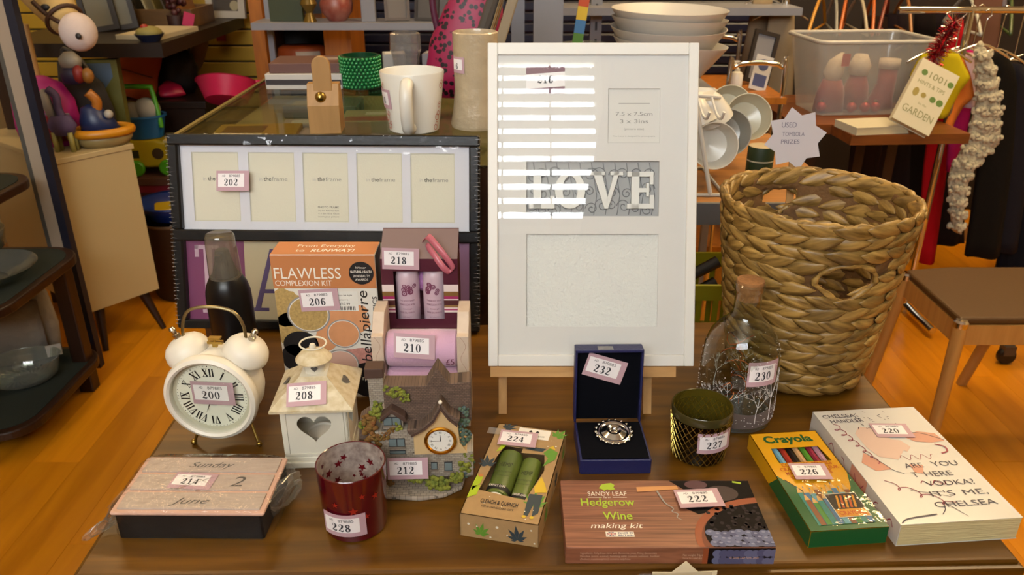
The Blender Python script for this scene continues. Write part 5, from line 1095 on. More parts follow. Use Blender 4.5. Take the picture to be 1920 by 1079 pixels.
def garment(name, label, outline, y, m, cat='clothing', thick=.02, group=None, ripple=.012, freq=60, hang=None, nz=14, nx=10):
    """draped garment: outline = list of (z, x_left, x_right) from hem to shoulders, folded cloth with front and back"""
    t = thing(name, label, cat, (0, y, 0), 0, group); vs = []; fs = []; rows = []
    zs_ = [o[0] for o in outline]
    for k in range(nz + 1):
        z = zs_[0] + (zs_[-1] - zs_[0]) * k / nz
        for a, b_ in zip(outline, outline[1:]):
            if a[0] - 1e-9 <= z <= b_[0] + 1e-9: u = (z - a[0]) / max(1e-9, b_[0] - a[0]); rows.append((z, a[1] + (b_[1] - a[1]) * u, a[2] + (b_[2] - a[2]) * u)); break
    n = 2 * (nx + 1)
    for k, (z, xl, xr) in enumerate(rows):
        fall = 1 - k / len(rows)
        for side in (0, 1):
            for i in range(nx + 1):
                u = i / nx if side == 0 else 1 - i / nx; x = xl + (xr - xl) * u
                d = (-1 if side == 0 else 1) * thick * (.35 + .65 * math.sin(PI * u)) + ripple * fall * math.sin(freq * x + 3 * k / nz)
                vs.append((x, d, z))
        if k:
            for i in range(n): j = (i + 1) % n; fs.append(((k - 1) * n + i, (k - 1) * n + j, k * n + j, k * n + i))
    fs += [tuple(range(n - 1, -1, -1)), tuple(range((len(rows) - 1) * n, len(rows) * n))]
    B().add(vs, fs).obj('cloth', m, t, smooth='all')
    if hang:
        x, z, zr = hang; B().tube(crom([(x - .10, 0, z - .035), (x - .05, 0, z - .008), (x, 0, z + .008), (x + .05, 0, z - .008), (x + .10, 0, z - .035)], 4), .004, 6).tube(crom([(x, 0, z + .005), (x, 0, zr - .03), (x + .012, 0, zr - .012), (x + .004, 0, zr + .006), (x - .010, 0, zr)], 4), .002, 6).obj('hanger', CHROME, t, smooth='all')
    return t
def cloth(h, bump=.3, bs=90): return mat('cloth' + h, h, .95, bump=bump, bs=bs, spec=.1)
a = at(1440, 30, 3.0); c = at(1490, 35, 3.0); d = at(1488, 192, 3.0)
garment('trousers', 'beige trousers hanging behind the chrome trolley', [(d.z, c.x - .095, c.x + .03), (.85, c.x - .10, c.x + .02), (1.02, c.x - .09, c.x - .005)], 3.0, cloth('#8a7a62'), hang=(c.x - .05, 1.03, 1.12))
garment('trousers', 'second pair of beige trousers folded behind the first', [(d.z + .02, c.x - .16, c.x - .08), (.85, c.x - .155, c.x - .08), (1.06, c.x - .14, c.x - .07)], 3.06, cloth('#7d6c55'), hang=(c.x - .1, 1.06, 1.12))
# ---- side table with the cup rack
t = thing('side_table', 'wood-topped side table with a grey edge, behind the basket', 'table', (0, 0, 0))
zt2 = .80; B().box(.04, .68, 1.52, 2.1, zt2 - .008, zt2).obj('table_top', wood('side_top', '#a9743a', '#8f5e28', .4, 5, (1, 9, 9)), t); B().box(.035, .685, 1.512, 1.52, zt2 - .045, zt2).obj('edge_band', mat('grey_edge', '#60646c', .5), t)
for x in (.045, .655):
    for y in (1.525, 2.07): B().box(x, x + .02, y, y + .02, 0, zt2 - .008).obj('leg', GREY, t)
t = thing('cup_rack', 'white wire cup rack on the side table', 'rack', (0, 0, zt2)); WR = mat('white_wire', '#b9b7b2', .4)
q = [(.362, 1.60, .19), (.395, 1.56, .003)]
B().tube([(.362, 1.60, .195), (.402, 1.555, .004)], .0045, 8).obj('upright', WR, t, smooth=True); B().tube([(.25, 1.60, .19), (.362, 1.60, .195), (.42, 1.63, .185)], .004, 8).obj('cross_bar', WR, t, smooth=True)
B().tube([(.25, 1.555, .004), (.43, 1.555, .004), (.43, 1.75, .004), (.25, 1.75, .004)], .004, 8, True).obj('base_loop', WR, t, smooth=True); B().tube([(.25, 1.75, .004), (.27, 1.66, .19)], .0045, 8).obj('upright', WR, t, smooth=True)
for k in range(3): B().tube(crom([(.34 + k * .028, 1.60, .19), (.345 + k * .028, 1.57, .165), (.35 + k * .028, 1.55, .16), (.352 + k * .028, 1.54, .175)], 4), .003, 6).obj('hook', WR, t, smooth=True)
def cup(name, label, loc, r, h_, m, tilt, cat='cup', hand=False, group=None, rz=0):
    t = thing(name, label, cat, loc, rz, group, rx=tilt); B().lathe([(0, 0), (r * .55, 0), (r * .8, h_ * .25), (r * .97, h_ * .7), (r, h_), (r * .96, h_), (r * .92, h_ * .7), (r * .74, h_ * .25), (0, h_ * .08)], 40).obj('bowl', m, t, smooth=True)
    if hand: B().tube(crom([(r * .9, 0, h_ * .8), (r * 1.35, 0, h_ * .75), (r * 1.4, 0, h_ * .4), (r * .85, 0, h_ * .3)], 5), r * .08, 8).obj('handle', m, t, smooth=True)
    return t
c = at(1341, 276, 1.60); G2 = mat('grey_ceramic', '#a3a199', .22)
cup('soup_cup', 'large pale cup on its side facing the camera on the cup rack', (c.x, 1.66, c.z - .01), .048, .06, WCER, 78, group='pale cups on the rack')
c = at(1378, 268, 1.66); cup('soup_cup', 'grey-lilac cup on its side just behind the large pale cup', (c.x - .01, 1.74, c.z), .05, .06, G2, 74, group='pale cups on the rack')
c = at(1415, 245, 1.72); cup('side_bowl', 'cream bowl tipped on its side, rightmost by the cup rack', (c.x, 1.82, c.z), .052, .05, mat('cream_ceramic', '#b5b09c', .22), 68, 'bowl', group='pale cups on the rack')
cup('side_bowl', 'cream bowl standing behind the rightmost tipped bowl', (c.x - .02, 1.90, c.z + .005), .05, .05, mat('cream_ceramic', '#b5b09c', .22), 66, 'bowl', group='pale cups on the rack')
for k, (px, py, lb) in enumerate(((1300, 210, 'cup hanging handle-out nearest the white frame on the cup rack'), (1330, 205, 'cup hanging second from the white frame on the cup rack'))):
    c = at(px, py, 1.62); cup('hanging_cup', lb, (c.x, 1.66, c.z + .02), .035, .06, WCER, 150, hand=True, rz=60 + 40 * k)
t = thing('dinner_plate', 'dark plates stacked under the cup rack', 'plates', (.29, 1.66, zt2 + .004))
for k in range(6): B(T(0, 0, k * .009)).lathe([(0, 0), (.05, 0), (.085, .012), (.086, .014), (.05, .004), (0, .003)], 36).obj('plate', mat('slate_plate', '#2c3038', .25), t, smooth=True)
c = at(1425, 300, 1.62)
t = thing('green_candle', 'dark green pillar candle with a pale top beside the tipped bowl', 'candle', (c.x, 1.62, zt2)); hc = max(.05, c.z - zt2 + .03); B().lathe([(0, 0), (.026, 0), (.027, .003), (.027, hc - .003), (.026, hc)], 28).obj('wax', mat('green_wax', '#1c2f18', .5), t, smooth=True); B().lathe([(.026, hc), (.02, hc + .001), (0, hc + .001)], 28).obj('candle_top', cm('#a8987a'), t); B().lathe([(.0272, hc * .66), (.0272, hc * .69)], 28).obj('band', cm('#b5b09c'), t)
c = at(1325, 165, 2.2)
for k in range(3):
    t = thing('serving_tray', 'white oblong tray %s the three stacked behind the white frame' % ('lowest of', 'middle of', 'topmost of')[k], 'tray', (.36, 2.02, zt2 + .07 + k * .022), 4, 'white trays', ry=4)
    B().rbox(-.17, .17, -.08, .08, 0, .004, .002).framep(-.175, -.085, .175, .085, .006, .003, .014).obj('tray', WCER, t)
t = thing('wire_stand', 'small wire stand under the white trays', 'stand', (.36, 2.02, zt2)); B().tube([(-.1, -.05, .002), (.1, -.05, .002), (.1, .05, .002), (-.1, .05, .002)], .003, 6, True).obj('base_loop', WR, t)
for x in (-.1, .1):
    for y in (-.05, .05): B().tube([(x, y, 0), (x, y, .066)], .003, 6).obj('leg', WR, t)
# ---- green slotted crate with pans, on a low stool behind the table
zc = .53
t = thing('low_stool', 'low dark stool behind the table under the green crate', 'stool', (.30, 1.42, 0)); B().box(-.19, .19, -.085, .085, zc - .03, zc).obj('seat', DKWx, t)
for x in (-.18, .15):
    for y in (-.08, .05): B().box(x, x + .03, y, y + .03, 0, zc - .03).obj('leg', DKW, t)
t = thing('plastic_crate', 'lime green slotted plastic crate holding pans behind the easel', 'crate', (.30, 1.42, zc)); LG = mat('lime_plastic', '#7f7d12', .4)
hx, hy, hz_ = .17, .08, .17
for (xa_, ya_, xb_, yb2) in ((-hx, -hy, hx, -hy), (hx, -hy, hx, hy), (hx, hy, -hx, hy), (-hx, hy, -hx, -hy)):
    L = math.hypot(xb_ - xa_, yb2 - ya_); M_ = face((xa_, ya_, 0), (xb_ - xa_, yb2 - ya_, 0), (0, 0, 1))
    B(M_).box(0, L, hz_ - .03, hz_, -.003, .004).obj('rim', LG, t); B(M_).box(0, L, 0, .015, -.003, .003).obj('bottom_rail', LG, t); B(M_).box(0, L, .065, .08, -.003, .003).obj('middle_rail', LG, t)
    n = int(L / .03)
    for k in range(n + 1): B(M_).box(k * L / n - .005, k * L / n + .005, .015, hz_ - .03, -.002, .002).obj('slat', LG, t)
B().box(-hx, hx, -hy, hy, 0, .003).obj('bottom', LG, t)
for k, (z, lb) in enumerate(((.03, 'lower frying pan in the green crate, black handle towards the basket'), (.075, 'upper frying pan in the green crate, black handle towards the basket'))):
    t = thing('frying_pan', lb, 'pan', (.215, 1.42, zc + z + .004), 14, 'pans in the green crate'); BK = mat('black_pan', '#121214', .25)
    B().lathe([(0, 0), (.06, 0), (.075, .03), (.077, .03), (.062, -.002)], 36).obj('pan', BK, t, smooth=True); B().tube([(.07, 0, .025), (.12, .0, .05), (.20, 0, .085)], [.008, .011, .012], 8, flat=.6).obj('handle', BK, t, smooth=True)
# ---- woven basket
t = thing('woven_basket', 'round water-hyacinth basket with cut-out handle holes', 'basket', (.452, 1.125, TZ + .005), 0)
rb0, rt0, bh = .098, .1365, .284
def brad(z): return rb0 + (rt0 - rb0) * (z / bh) ** .9
HOLES = [(-87, .197, 19, .029), (97, .236, 14, .020)]       # angle, height, half width in degrees, half height
def inhole(a, z, grow=0):
    for ha, hz2, hw2, hh2 in HOLES:
        d = (a - ha + 180) % 360 - 180; u = d / (hw2 + grow * 1300); v = (z - hz2) / (hh2 + grow)
        wv = 1.0 if v > 0 else max(.05, 1 + v * .85)
        if abs(u) < wv and abs(v) < 1: return True
    return False
WV = mat('hyacinth', '#94703a', .42); nt = WV.node_tree; n = nt.nodes; l = nt.links; p = n['Principled BSDF']
oi = n.new('ShaderNodeObjectInfo'); tc = n.new('ShaderNodeTexCoord'); mp = n.new('ShaderNodeMapping'); mp.inputs['Scale'].default_value = (18, 160, 160); ad = n.new('ShaderNodeVectorMath'); ad.operation = 'MULTIPLY_ADD'; ad.inputs[1].default_value = (31, 17, 53)
l.new(oi.outputs['Random'], ad.inputs[0]); l.new(tc.outputs['Object'], ad.inputs[2]); l.new(ad.outputs[0], mp.inputs[0]); nz_ = n.new('ShaderNodeTexNoise'); nz_.inputs['Scale'].default_value = 1; nz_.inputs['Detail'].default_value = 5; l.new(mp.outputs[0], nz_.inputs['Vector'])
cr = n.new('ShaderNodeValToRGB'); cr.color_ramp.elements[0].color = lin('#5c4218'); cr.color_ramp.elements[1].color = lin('#a88546'); cr.color_ramp.elements[0].position = .3; cr.color_ramp.elements[1].position = .68; l.new(nz_.outputs[0], cr.inputs[0])
hs = n.new('ShaderNodeHueSaturation'); mr = n.new('ShaderNodeMapRange'); mr.inputs[3].default_value = .7; mr.inputs[4].default_value = 1.2; l.new(oi.outputs['Random'], mr.inputs[0]); l.new(mr.outputs[0], hs.inputs['Value']); l.new(cr.outputs[0], hs.inputs['Color']); l.new(hs.outputs[0], p.inputs['Base Color'])
bm_ = n.new('ShaderNodeBump'); bm_.inputs['Strength'].default_value = .5; bm_.inputs['Distance'].default_value = .0015; l.new(nz_.outputs[0], bm_.inputs['Height']); l.new(bm_.outputs[0], p.inputs['Normal'])
# one plaited leaf: pointed lens, twisted, curved to the wall; x along, y out, z up
def leafmesh(L, Hh_, Tk, R0):
    b = B(); vs = []; fs = []; nl, nc = 10, 8
    for i in range(nl + 1):
        u = i / nl * 2 - 1; k = max(0, 1 - abs(u) ** 1.7) ** .9 + .03; x = u * L / 2
        for j in range(nc):
            a = 2 * PI * j / nc + u * .5; yy = math.cos(a) * Tk * k - Tk * 1.1 * u; zz = math.sin(a) * Hh_ * k; th = x / R0
            vs.append(((R0 + yy) * math.sin(th), (R0 + yy) * math.cos(th) - R0, zz + u * .0045))
        if i:
            for j in range(nc): A = (i - 1) * nc + j; Bq = (i - 1) * nc + (j + 1) % nc; fs.append((A, Bq, Bq + nc, A + nc))
    fs += [tuple(range(nc - 1, -1, -1)), tuple(range(nl * nc, nl * nc + nc))]
    b.add(vs, fs); return b
proto = {}
rows = 15; rn = random.Random(31); cnt = 0
for r_ in range(rows):
    z = .0145 + (bh - .0225) * r_ / (rows - 1); rad = brad(z); N = int(round(2 * PI * rad / .040)); key = r_ // 3
    for k in range(N):
        a = 360 * (k + .5 * (r_ % 2) + rn.uniform(-.08, .08)) / N
        if inhole(a, z, .0065): continue
        if key not in proto:
            o = leafmesh(.078, .0128, .0058, rad).obj('weave_leaf', WV, t, smooth='all'); proto[key] = o
        else: o = copy_part(proto[key], t)
        sg = 1 if r_ % 2 else -1; s_ = rn.uniform(.88, 1.12)
        slope = math.degrees(math.atan2(rt0 - rb0, bh))
        o.matrix_local = RZ(a - 90) @ T(0, rad, z + rn.uniform(-.002, .002)) @ RX(-slope) @ RY(sg * 19 + rn.uniform(-6, 6)) @ Matrix.Diagonal((sg * s_, 1, s_ * rn.uniform(.9, 1.1), 1)); cnt += 1
# woven core behind the leaves, with the holes left open, and the base
vs = []; fs = []; na, nz2 = 120, 40
for j in range(nz2 + 1):
    z = .004 + (bh - .012) * j / nz2
    for i in range(na): a = 2 * PI * i / na; r_ = brad(z) - .003; vs.append((r_ * math.cos(a), r_ * math.sin(a), z))
for j in range(nz2):
    for i in range(na):
        if inhole(360 * (i + .5) / na, .004 + (bh - .012) * (j + .5) / nz2, .0): continue
        k = (i + 1) % na; fs.append((j * na + i, j * na + k, j * na + na + k, j * na + na + i))
B().add(vs, fs).obj('basket_core', mat('basket_core', '#6f4c22', .8, var=.5, vs=40, bump=1, bs=80, dist=.004), t, smooth='all', solid=.003)
B().lathe([(0, .003), (rb0 - .002, .003)], 48).obj('basket_bottom', mat('basket_core', '#6f4c22', .8), t)
# rim plait and hole bindings
rm = B(); pts = []
for i in range(144): a = 2 * PI * i / 144; pts.append(((rt0 + .001) * math.cos(a), (rt0 + .001) * math.sin(a), bh + .0015 * math.sin(i * 1.05)))
rm.tube(pts, [.0040 + .0014 * math.sin(i * 1.05) for i in range(144)], 8, True); rm.obj('rim_binding', WV, t, smooth='all')
for ha, hz2, hw2, hh2 in HOLES:
    pts = []
    for i in range(40):
        q = 2 * PI * i / 40; v = math.sin(q); u = math.cos(q) * (1.0 if v > 0 else max(.1, 1 + v * .8)); a = R(ha + u * (hw2 + 1)); z = hz2 + v * (hh2 + .002); r_ = brad(z); pts.append((r_ * math.cos(a), r_ * math.sin(a), z))
    B().tube(pts, [.0040 + .0012 * math.sin(i * 1.4) for i in range(40)], 8, True).obj('hole_binding', WV, t, smooth='all')
# card star behind the basket rim
c = at(1495, 263, 1.275)
t = thing('star_sign', 'white star card hand-lettered USED TOMBOLA PRIZES behind the basket rim', 'sign', (c.x, 1.285, c.z), 0, rx=-10)
sr = .051
B(FR(0)).prism(star8(sr, .74, 11), 0, .0006).obj('star_card', mat('white_card', '#b9b2b4', .8), t)
b = B(FR(-.0010)); b.text('USED', -.012, .018, .0085, 0, w=.024); b.text('TOMBOLA', -.004, .004, .007, 0, w=.036); b.text('PRIZES', -.008, -.008, .007, 0, w=.03); b.obj('lettering', mat('pen_ink', '#66606e', .7), t)
B().box(-.006, .006, .001, .004, -.13, -.02).obj('stick', LW, t)
# ---- right hand side: wooden table, plastic tub, books
zt3 = .74
t = thing('wooden_table', 'orange-brown wooden table under the plastic tub on the right', 'table', (1.0, 2.33, 0), 3)
B().box(0, .36, 0, .62, zt3 - .03, zt3).obj('table_top', wood('table_orange', '#7a4418', '#5c3010', .4, 5, (1, 9, 9)), t)
for x in (.02, .30):
    for y in (.34, .56): B().box(x, x + .035, y, y + .035, 0, zt3 - .03).obj('leg', DKW, t)
B().box(-.11, 0, .14, .62, zt3 - .03, zt3).obj('table_flap', wood('table_orange', '#7a4418', '#5c3010', .4, 5, (1, 9, 9)), t)
t = thing('plastic_tub', 'translucent plastic storage tub of red Christmas decorations', 'storage box', (1.135, 2.70, zt3), 4)
TUB = glass('tub_plastic', '#e2dfda', .8, .12, haze=.28, hazecol='#d2cec8')
bx_, by_, tx_, ty_, th_ = .155, .10, .19, .135, .235
rim = lambda hx, hy, z, r=.03: [(x, y, z) for x, y in arc(hx - r, hy - r, r, 0, 90, 6) + arc(-hx + r, hy - r, r, 90, 180, 6) + arc(-hx + r, -hy + r, r, 180, 270, 6) + arc(hx - r, -hy + r, r, 270, 360, 6)]
vs = rim(bx_, by_, .002) + rim(tx_, ty_, th_); n_ = 28
B().add(vs, [(i, (i + 1) % n_, n_ + (i + 1) % n_, n_ + i) for i in range(n_)] + [tuple(range(n_ - 1, -1, -1))]).obj('tub_wall', TUB, t, smooth=True)
B().tube(rim(tx_ + .004, ty_ + .004, th_), .006, 8, True).obj('tub_rim', mat('tub_rim', '#aaa69e', .35), t, smooth=True)
B(FR(-.121)).rect(-.112, .16, -.086, .198).obj('red_sticker', cm('#b5361c'), t)
def deco(name, label, cat, x, y, z, build, group=None):
    M_ = RZ(4); v = M_ @ Vector((x, y, z)); t = thing(name, label, cat, (1.135 + v.x, 2.70 + v.y, zt3 + v.z), 0, group); build(t); return t
REDM = mat('red_velvet', '#7d1712', .7, sheen=.3); REDB = mat('red_bauble', '#9c1a10', .15, .3); WFUR = mat('white_fur', '#bdb0a0', .95, bump=1, bs=150)
deco('plush_figure', 'red and white plush Christmas figure at the left inside the tub', 'toy', -.09, -.03, .004, lambda t: (blobmesh([(0, 0, 0, .05, .035), (0, 0, .06, .045, .035), (0, 0, .1, .03, .028)]).obj('body', REDM, t, smooth='all'), blobmesh([(0, 0, .1, .024, .024), (0, 0, .125, .032, .03), (.005, 0, .16, .025, .022), (.02, 0, .185, .006, .006)]).obj('head', WFUR, t, smooth='all')))
deco('plush_figure', 'red plush Christmas figure with a white hat in the middle of the tub', 'toy', .01, .0, .004, lambda t: (blobmesh([(0, 0, 0, .045, .04), (0, 0, .07, .04, .035), (0, 0, .11, .025, .025)]).obj('body', REDM, t, smooth='all'), blobmesh([(0, 0, .11, .03, .03), (0, 0, .14, .036, .034), (0, 0, .175, .02, .02)]).obj('head', WFUR, t, smooth='all')))
deco('stocking', 'red felt stocking at the right inside the tub', 'decoration', .10, .0, .004, lambda t: (blobmesh([(0, 0, 0, .045, .03), (0, 0, .03, .04, .03), (.01, 0, .08, .03, .025), (.01, 0, .13, .03, .025)]).obj('foot', REDM, t, smooth='all'), blobmesh([(.01, 0, .13, .034, .029), (.01, 0, .16, .034, .029)]).obj('cuff', WFUR, t, smooth='all')))
for k, (x, y) in enumerate(((-.125, -.055), (-.03, -.07), (.015, -.072), (.05, -.07))):
    deco('bauble', 'shiny red bauble in the tub, %s from its left end' % ('first', 'second', 'third', 'fourth')[k], 'bauble', x, y, .004, lambda t: (B().ell((0, 0, .017), .017, 16, 10).obj('ball', REDB, t, smooth='all'), B().lathe([(.005, .033), (.005, .039), (0, .039)], 10).obj('cap', BRASS, t)), 'red baubles in the tub')
t = thing('gardening_book', 'white gardening hints book lying flat on the wooden table', 'book', (1.085, 2.40, zt3), 10, 'gardening books'); WB = mat('white_book', '#b9b29a', .4); PGE = mat('page_edge', '#b5a988', .8)
def gbook(t):
    B().box(-.085, .083, -.058, .058, .001, .021).obj('page_block', PGE, t); b = B(); b.box(-.086, .086, -.06, .06, .021, .022).box(-.086, .086, -.06, .06, 0, .001).box(-.086, -.085, -.06, .06, .001, .021); return b.obj('cover', WB, t)
gbook(t)
c = at(1728, 200, 2.35)
t = thing('gardening_book', 'white gardening hints book tilted against the clothes, leaning on the flat one', 'book', (1.165, 2.325, zt3 + .026), 0, 'gardening books')
t.scale = (1.14, 1.14, 1.14)
t.rotation_euler = (R(64), R(0), R(0))
M_ = RZ(-28); h_, w_ = .175, .105
bm = B(M_); bm.box(-w_ / 2, w_ / 2, 0, h_, -.022, -.021).box(-w_ / 2, w_ / 2, 0, h_, -.001, 0).box(-w_ / 2, -w_ / 2 + .001, 0, h_, -.021, -.001); cv = bm.obj('cover', WB, t); B(M_).box(-w_ / 2 + .002, w_ / 2 - .002, .002, h_ - .002, -.0208, -.0012).obj('page_block', PGE, t)
b = B(M_ @ TOP(.0005)); b.k = 0; b.text('1001', .006, .135, .018, 0, w=.045); b.text('HINTS & TIPS', 0, .112, .011, 0, w=.075); b.text('for the', 0, .062, .006, 0); b.text('GARDEN', 0, .030, .020, 0, w=.085)
b.k = 1; b.disc(-.032, .143, .008, 0); b.disc(.042, .143, .008); b.disc(.018, .088, .008); b.disc(.038, .088, .009); b.k = 2; b.disc(-.03, .088, .008, 0, 12, .012); b.disc(-.008, .088, .007)
b.obj('printing', [mat('book_olive', '#77764f', .6), cm('#4f6b2c'), cm('#8a7a3c')], cv)
# ---- clothes and rails
t = thing('clothes_rail', 'chrome clothes rail with clothes on the right', 'clothes rail', (0, 0, 0))
B().tube([(1.22, 2.66, 1.06), (2.3, 2.66, 1.06)], .011, 10).obj('rail', CHROME, t, smooth=True)
for x in (1.45, 2.29): B().tube([(x, 2.66, 0), (x, 2.66, 1.06)], .011, 10).obj('upright', CHROME, t, smooth=True)
for x in (1.45, 2.29): B().tube([(x, 2.45, .03), (x, 2.87, .03)], .012, 8).obj('foot', CHROME, t, smooth=True)
def gx(px, py, y): return at(px, py, y).x
def gz(px, py, y): return at(px, py, y).z
y = 2.53
garment('yellow_tshirt', 'bright yellow child\'s top hanging above the leaning book', [(gz(1740, 218, y), gx(1738, 218, y), gx(1778, 218, y)), (gz(1740, 165, y), gx(1722, 165, y), gx(1800, 165, y)), (gz(1740, 145, y), gx(1708, 145, y), gx(1815, 150, y)), (gz(1740, 100, y), gx(1730, 100, y), gx(1795, 100, y))], y, cloth('#b5a416'), 'top', .025, 'clothes on the rail', hang=(gx(1765, 95, y), gz(1765, 95, y), 1.06))
y = 2.66
garment('orange_tshirt', 'orange edged pale top hanging just behind the yellow one', [(gz(1790, 250, y), gx(1762, 250, y), gx(1782, 250, y)), (gz(1790, 195, y), gx(1785, 195, y), gx(1808, 195, y)), (gz(1790, 182, y), gx(1795, 182, y), gx(1824, 182, y)), (gz(1790, 140, y), gx(1795, 140, y), gx(1818, 140, y)), (gz(1790, 105, y), gx(1785, 105, y), gx(1804, 105, y))], y, cloth('#c06a28'), 'top', .018, 'clothes on the rail', hang=(gx(1790, 98, y), gz(1790, 98, y), 1.06))
y = 2.72
garment('lilac_tshirt', 'pale lilac top between the orange and magenta clothes', [(gz(1810, 200, y), gx(1800, 200, y), gx(1828, 200, y)), (gz(1810, 100, y), gx(1795, 100, y), gx(1830, 105, y))], y, cloth('#c0a8b4'), 'top', .018, 'clothes on the rail', hang=(gx(1805, 92, y), gz(1805, 92, y), 1.06))
y = 2.78
garment('magenta_dress', 'long magenta dress between lilac top and cream cardigan', [(gz(1790, 320, y), gx(1772, 320, y), gx(1800, 320, y)), (gz(1820, 150, y), gx(1785, 150, y), gx(1830, 150, y)), (gz(1820, 95, y), gx(1810, 95, y), gx(1840, 95, y))], y, cloth('#a01a5c'), 'dress', .02, 'clothes on the rail', hang=(gx(1823, 92, y), gz(1823, 92, y), 1.06))
y = 2.62
fz_ = mat('bobble_wool', '#c9bd9c', .95, bump=1.0, bs=55, dist=.03, sheen=.3, var=.3, vs=45)
g_ = garment('bobbly_cardigan', 'chunky cream bobbly knit cardigan hanging to a point', [(gz(1790, 432, y), gx(1785, 432, y), gx(1796, 432, y)), (gz(1800, 330, y), gx(1781, 330, y), gx(1812, 330, y)), (gz(1840, 265, y), gx(1812, 265, y), gx(1872, 265, y)), (gz(1850, 190, y), gx(1832, 190, y), gx(1873, 190, y)), (gz(1845, 120, y), gx(1830, 120, y), gx(1862, 120, y)), (gz(1840, 88, y), gx(1830, 88, y), gx(1844, 88, y))], y, fz_, 'cardigan', .03, 'clothes on the rail', hang=(gx(1838, 90, y), gz(1838, 88, y), 1.06))
bo = B(); rn = random.Random(77); me = [o for o in g_.children if o.name.startswith('cloth')][0].data
for pl_ in me.polygons:
    c = pl_.center
    if c.y < .012:
        for k in range(2): bo.ell((c.x + rn.uniform(-.006, .006), c.y - .003, c.z + rn.uniform(-.010, .010)), rn.uniform(.007, .011), 6, 4)
bo.obj('bobbles', fz_, g_, smooth='all', kind='stuff')
y = 2.74
for k, (p0, p1, ztop, zbot, c, lb) in enumerate(((1850, 1895, 100, 480, '#15120f', 'black knitted garment just right of the cream cardigan'), (1880, 1925, 120, 470, '#1c1a20', 'dark patterned garment at the right edge of the rail'), (1905, 1960, 110, 520, '#0f1018', 'navy black garment at the far right of the rail'))):
    yy = y + .05 * k; garment('dark_garment', lb, [(gz(p0, zbot, yy), gx(p0 - 40, zbot, yy), gx(p1 - 20, zbot, yy)), (gz(p0, 300, yy), gx(p0 - 15, 300, yy), gx(p1, 300, yy)), (gz(p0, ztop + 40, yy), gx(p0, ztop + 40, yy), gx(p1 + 10, ztop + 40, yy)), (gz(p0, ztop, yy), gx(p0 + 10, ztop, yy), gx(p1 - 10, ztop, yy))], yy, cloth(c, .8, 70), 'clothing', .03, 'clothes on the rail', hang=((gx(p0 + 18, ztop, yy)), gz(p0, ztop - 3, yy), 1.06))
y = 2.95
garment('red_garment', 'long red garment hanging behind the basket rim on the right', [(gz(1725, 492, y), gx(1722, 492, y), gx(1752, 492, y)), (gz(1745, 300, y), gx(1735, 300, y), gx(1775, 300, y)), (.9, gx(1760, 120, y), gx(1800, 120, y)), (1.0, gx(1770, 80, y), gx(1795, 80, y))], y, cloth('#a3121c'), 'dress', .02, 'clothes on the rear rail')
y = 3.05
for k, (p0, p1, zb_, c, lb) in enumerate(((1600, 1660, 420, '#241610', 'dark brown coat on the rear rail under the wooden table'), (1660, 1720, 470, '#1a1114', 'black coat on the rear rail beside the red garment'), (1745, 1800, 480, '#140d0c', 'black skirt on the rear rail behind the cardigan'), (1800, 1880, 520, '#191316', 'very dark dress on the rear rail at the right'))):
    garment('dark_coat', lb, [(gz(p0, zb_, y), gx(p0 - 20, zb_, y), gx(p1, zb_, y)), (gz(p0, 280, y), gx(p0, 280, y), gx(p1 + 12, 280, y)), (1.0, gx(p0 + 20, 60, y), gx(p1, 60, y))], y + .02 + k * .1, cloth(c), 'coat', .04, 'clothes on the rear rail')
t = thing('clothes_rail', 'rear clothes rail with coloured hangers, far right', 'clothes rail', (0, 0, 0)); B().tube([(.98, 3.05, 1.13), (2.3, 3.05, 1.13)], .011, 10).obj('rail', CHROME, t, smooth=True)
for x in (.99, 2.29): B().tube([(x, 3.05, 0), (x, 3.05, 1.13)], .011, 10).obj('upright', CHROME, t, smooth=True)
HC = (('#a8741c', 'amber'), ('#77756e', 'grey'), ('#a0501c', 'orange'), ('#8f8470', 'beige'), ('#a0501c', 'orange'), ('#6a2a1c', 'dark red'), ('#7d4d20', 'tan'), ('#3b4a24', 'green'), ('#9c9a90', 'white'))
for k, (px, py) in enumerate(((1535, 30), (1560, 32), (1582, 30), (1606, 30), (1630, 40), (1658, 32), (1690, 40), (1870, 95), (1800, 60))):
    c = at(px, py, 3.05); nth = ('first', 'second', 'third', 'fourth', 'fifth', 'sixth', 'seventh', 'ninth', 'eighth')[k]
    t = thing('clothes_hanger', '%s plastic hanger on the rear rail, %s from the left' % (HC[k][1], nth), 'hanger', (c.x, 3.05, 1.13), 62 + (k * 37) % 23, 'hangers on the rear rail')
    B().tube(crom([(-.19, 0, -.17), (-.10, 0, -.10), (0, 0, -.06), (.10, 0, -.10), (.19, 0, -.17)], 5), .006, 8).tube([(-.19, 0, -.17), (.19, 0, -.17)], .005, 8).obj('arms', cm(HC[k][0], .35), t, smooth='all'); B().tube(crom([(0, 0, -.06), (0, 0, -.03), (.016, 0, -.006), (.008, 0, .013), (-.010, 0, .012)], 5), .002, 6).obj('hook', CHROME, t, smooth='all')
y = 2.98
garment('taupe_scarf', 'taupe sheer scarf hanging at the right above the rail', [(gz(1840, 135, y), gx(1800, 135, y), gx(1862, 135, y)), (1.08, gx(1822, 20, y), gx(1872, 20, y)), (1.2, gx(1835, -40, y), gx(1870, -40, y))], y, cloth('#6b4a3a'), 'scarf', .012, 'clothes on the rear rail')
garment('grey_shirt', 'pale grey folded shirt hanging beside the taupe scarf', [(gz(1880, 24, y), gx(1862, 24, y), gx(1900, 26, y)), (1.2, gx(1860, -40, y), gx(1900, -40, y))], y + .05, cloth('#77707a'), 'shirt', .012, 'clothes on the rear rail')
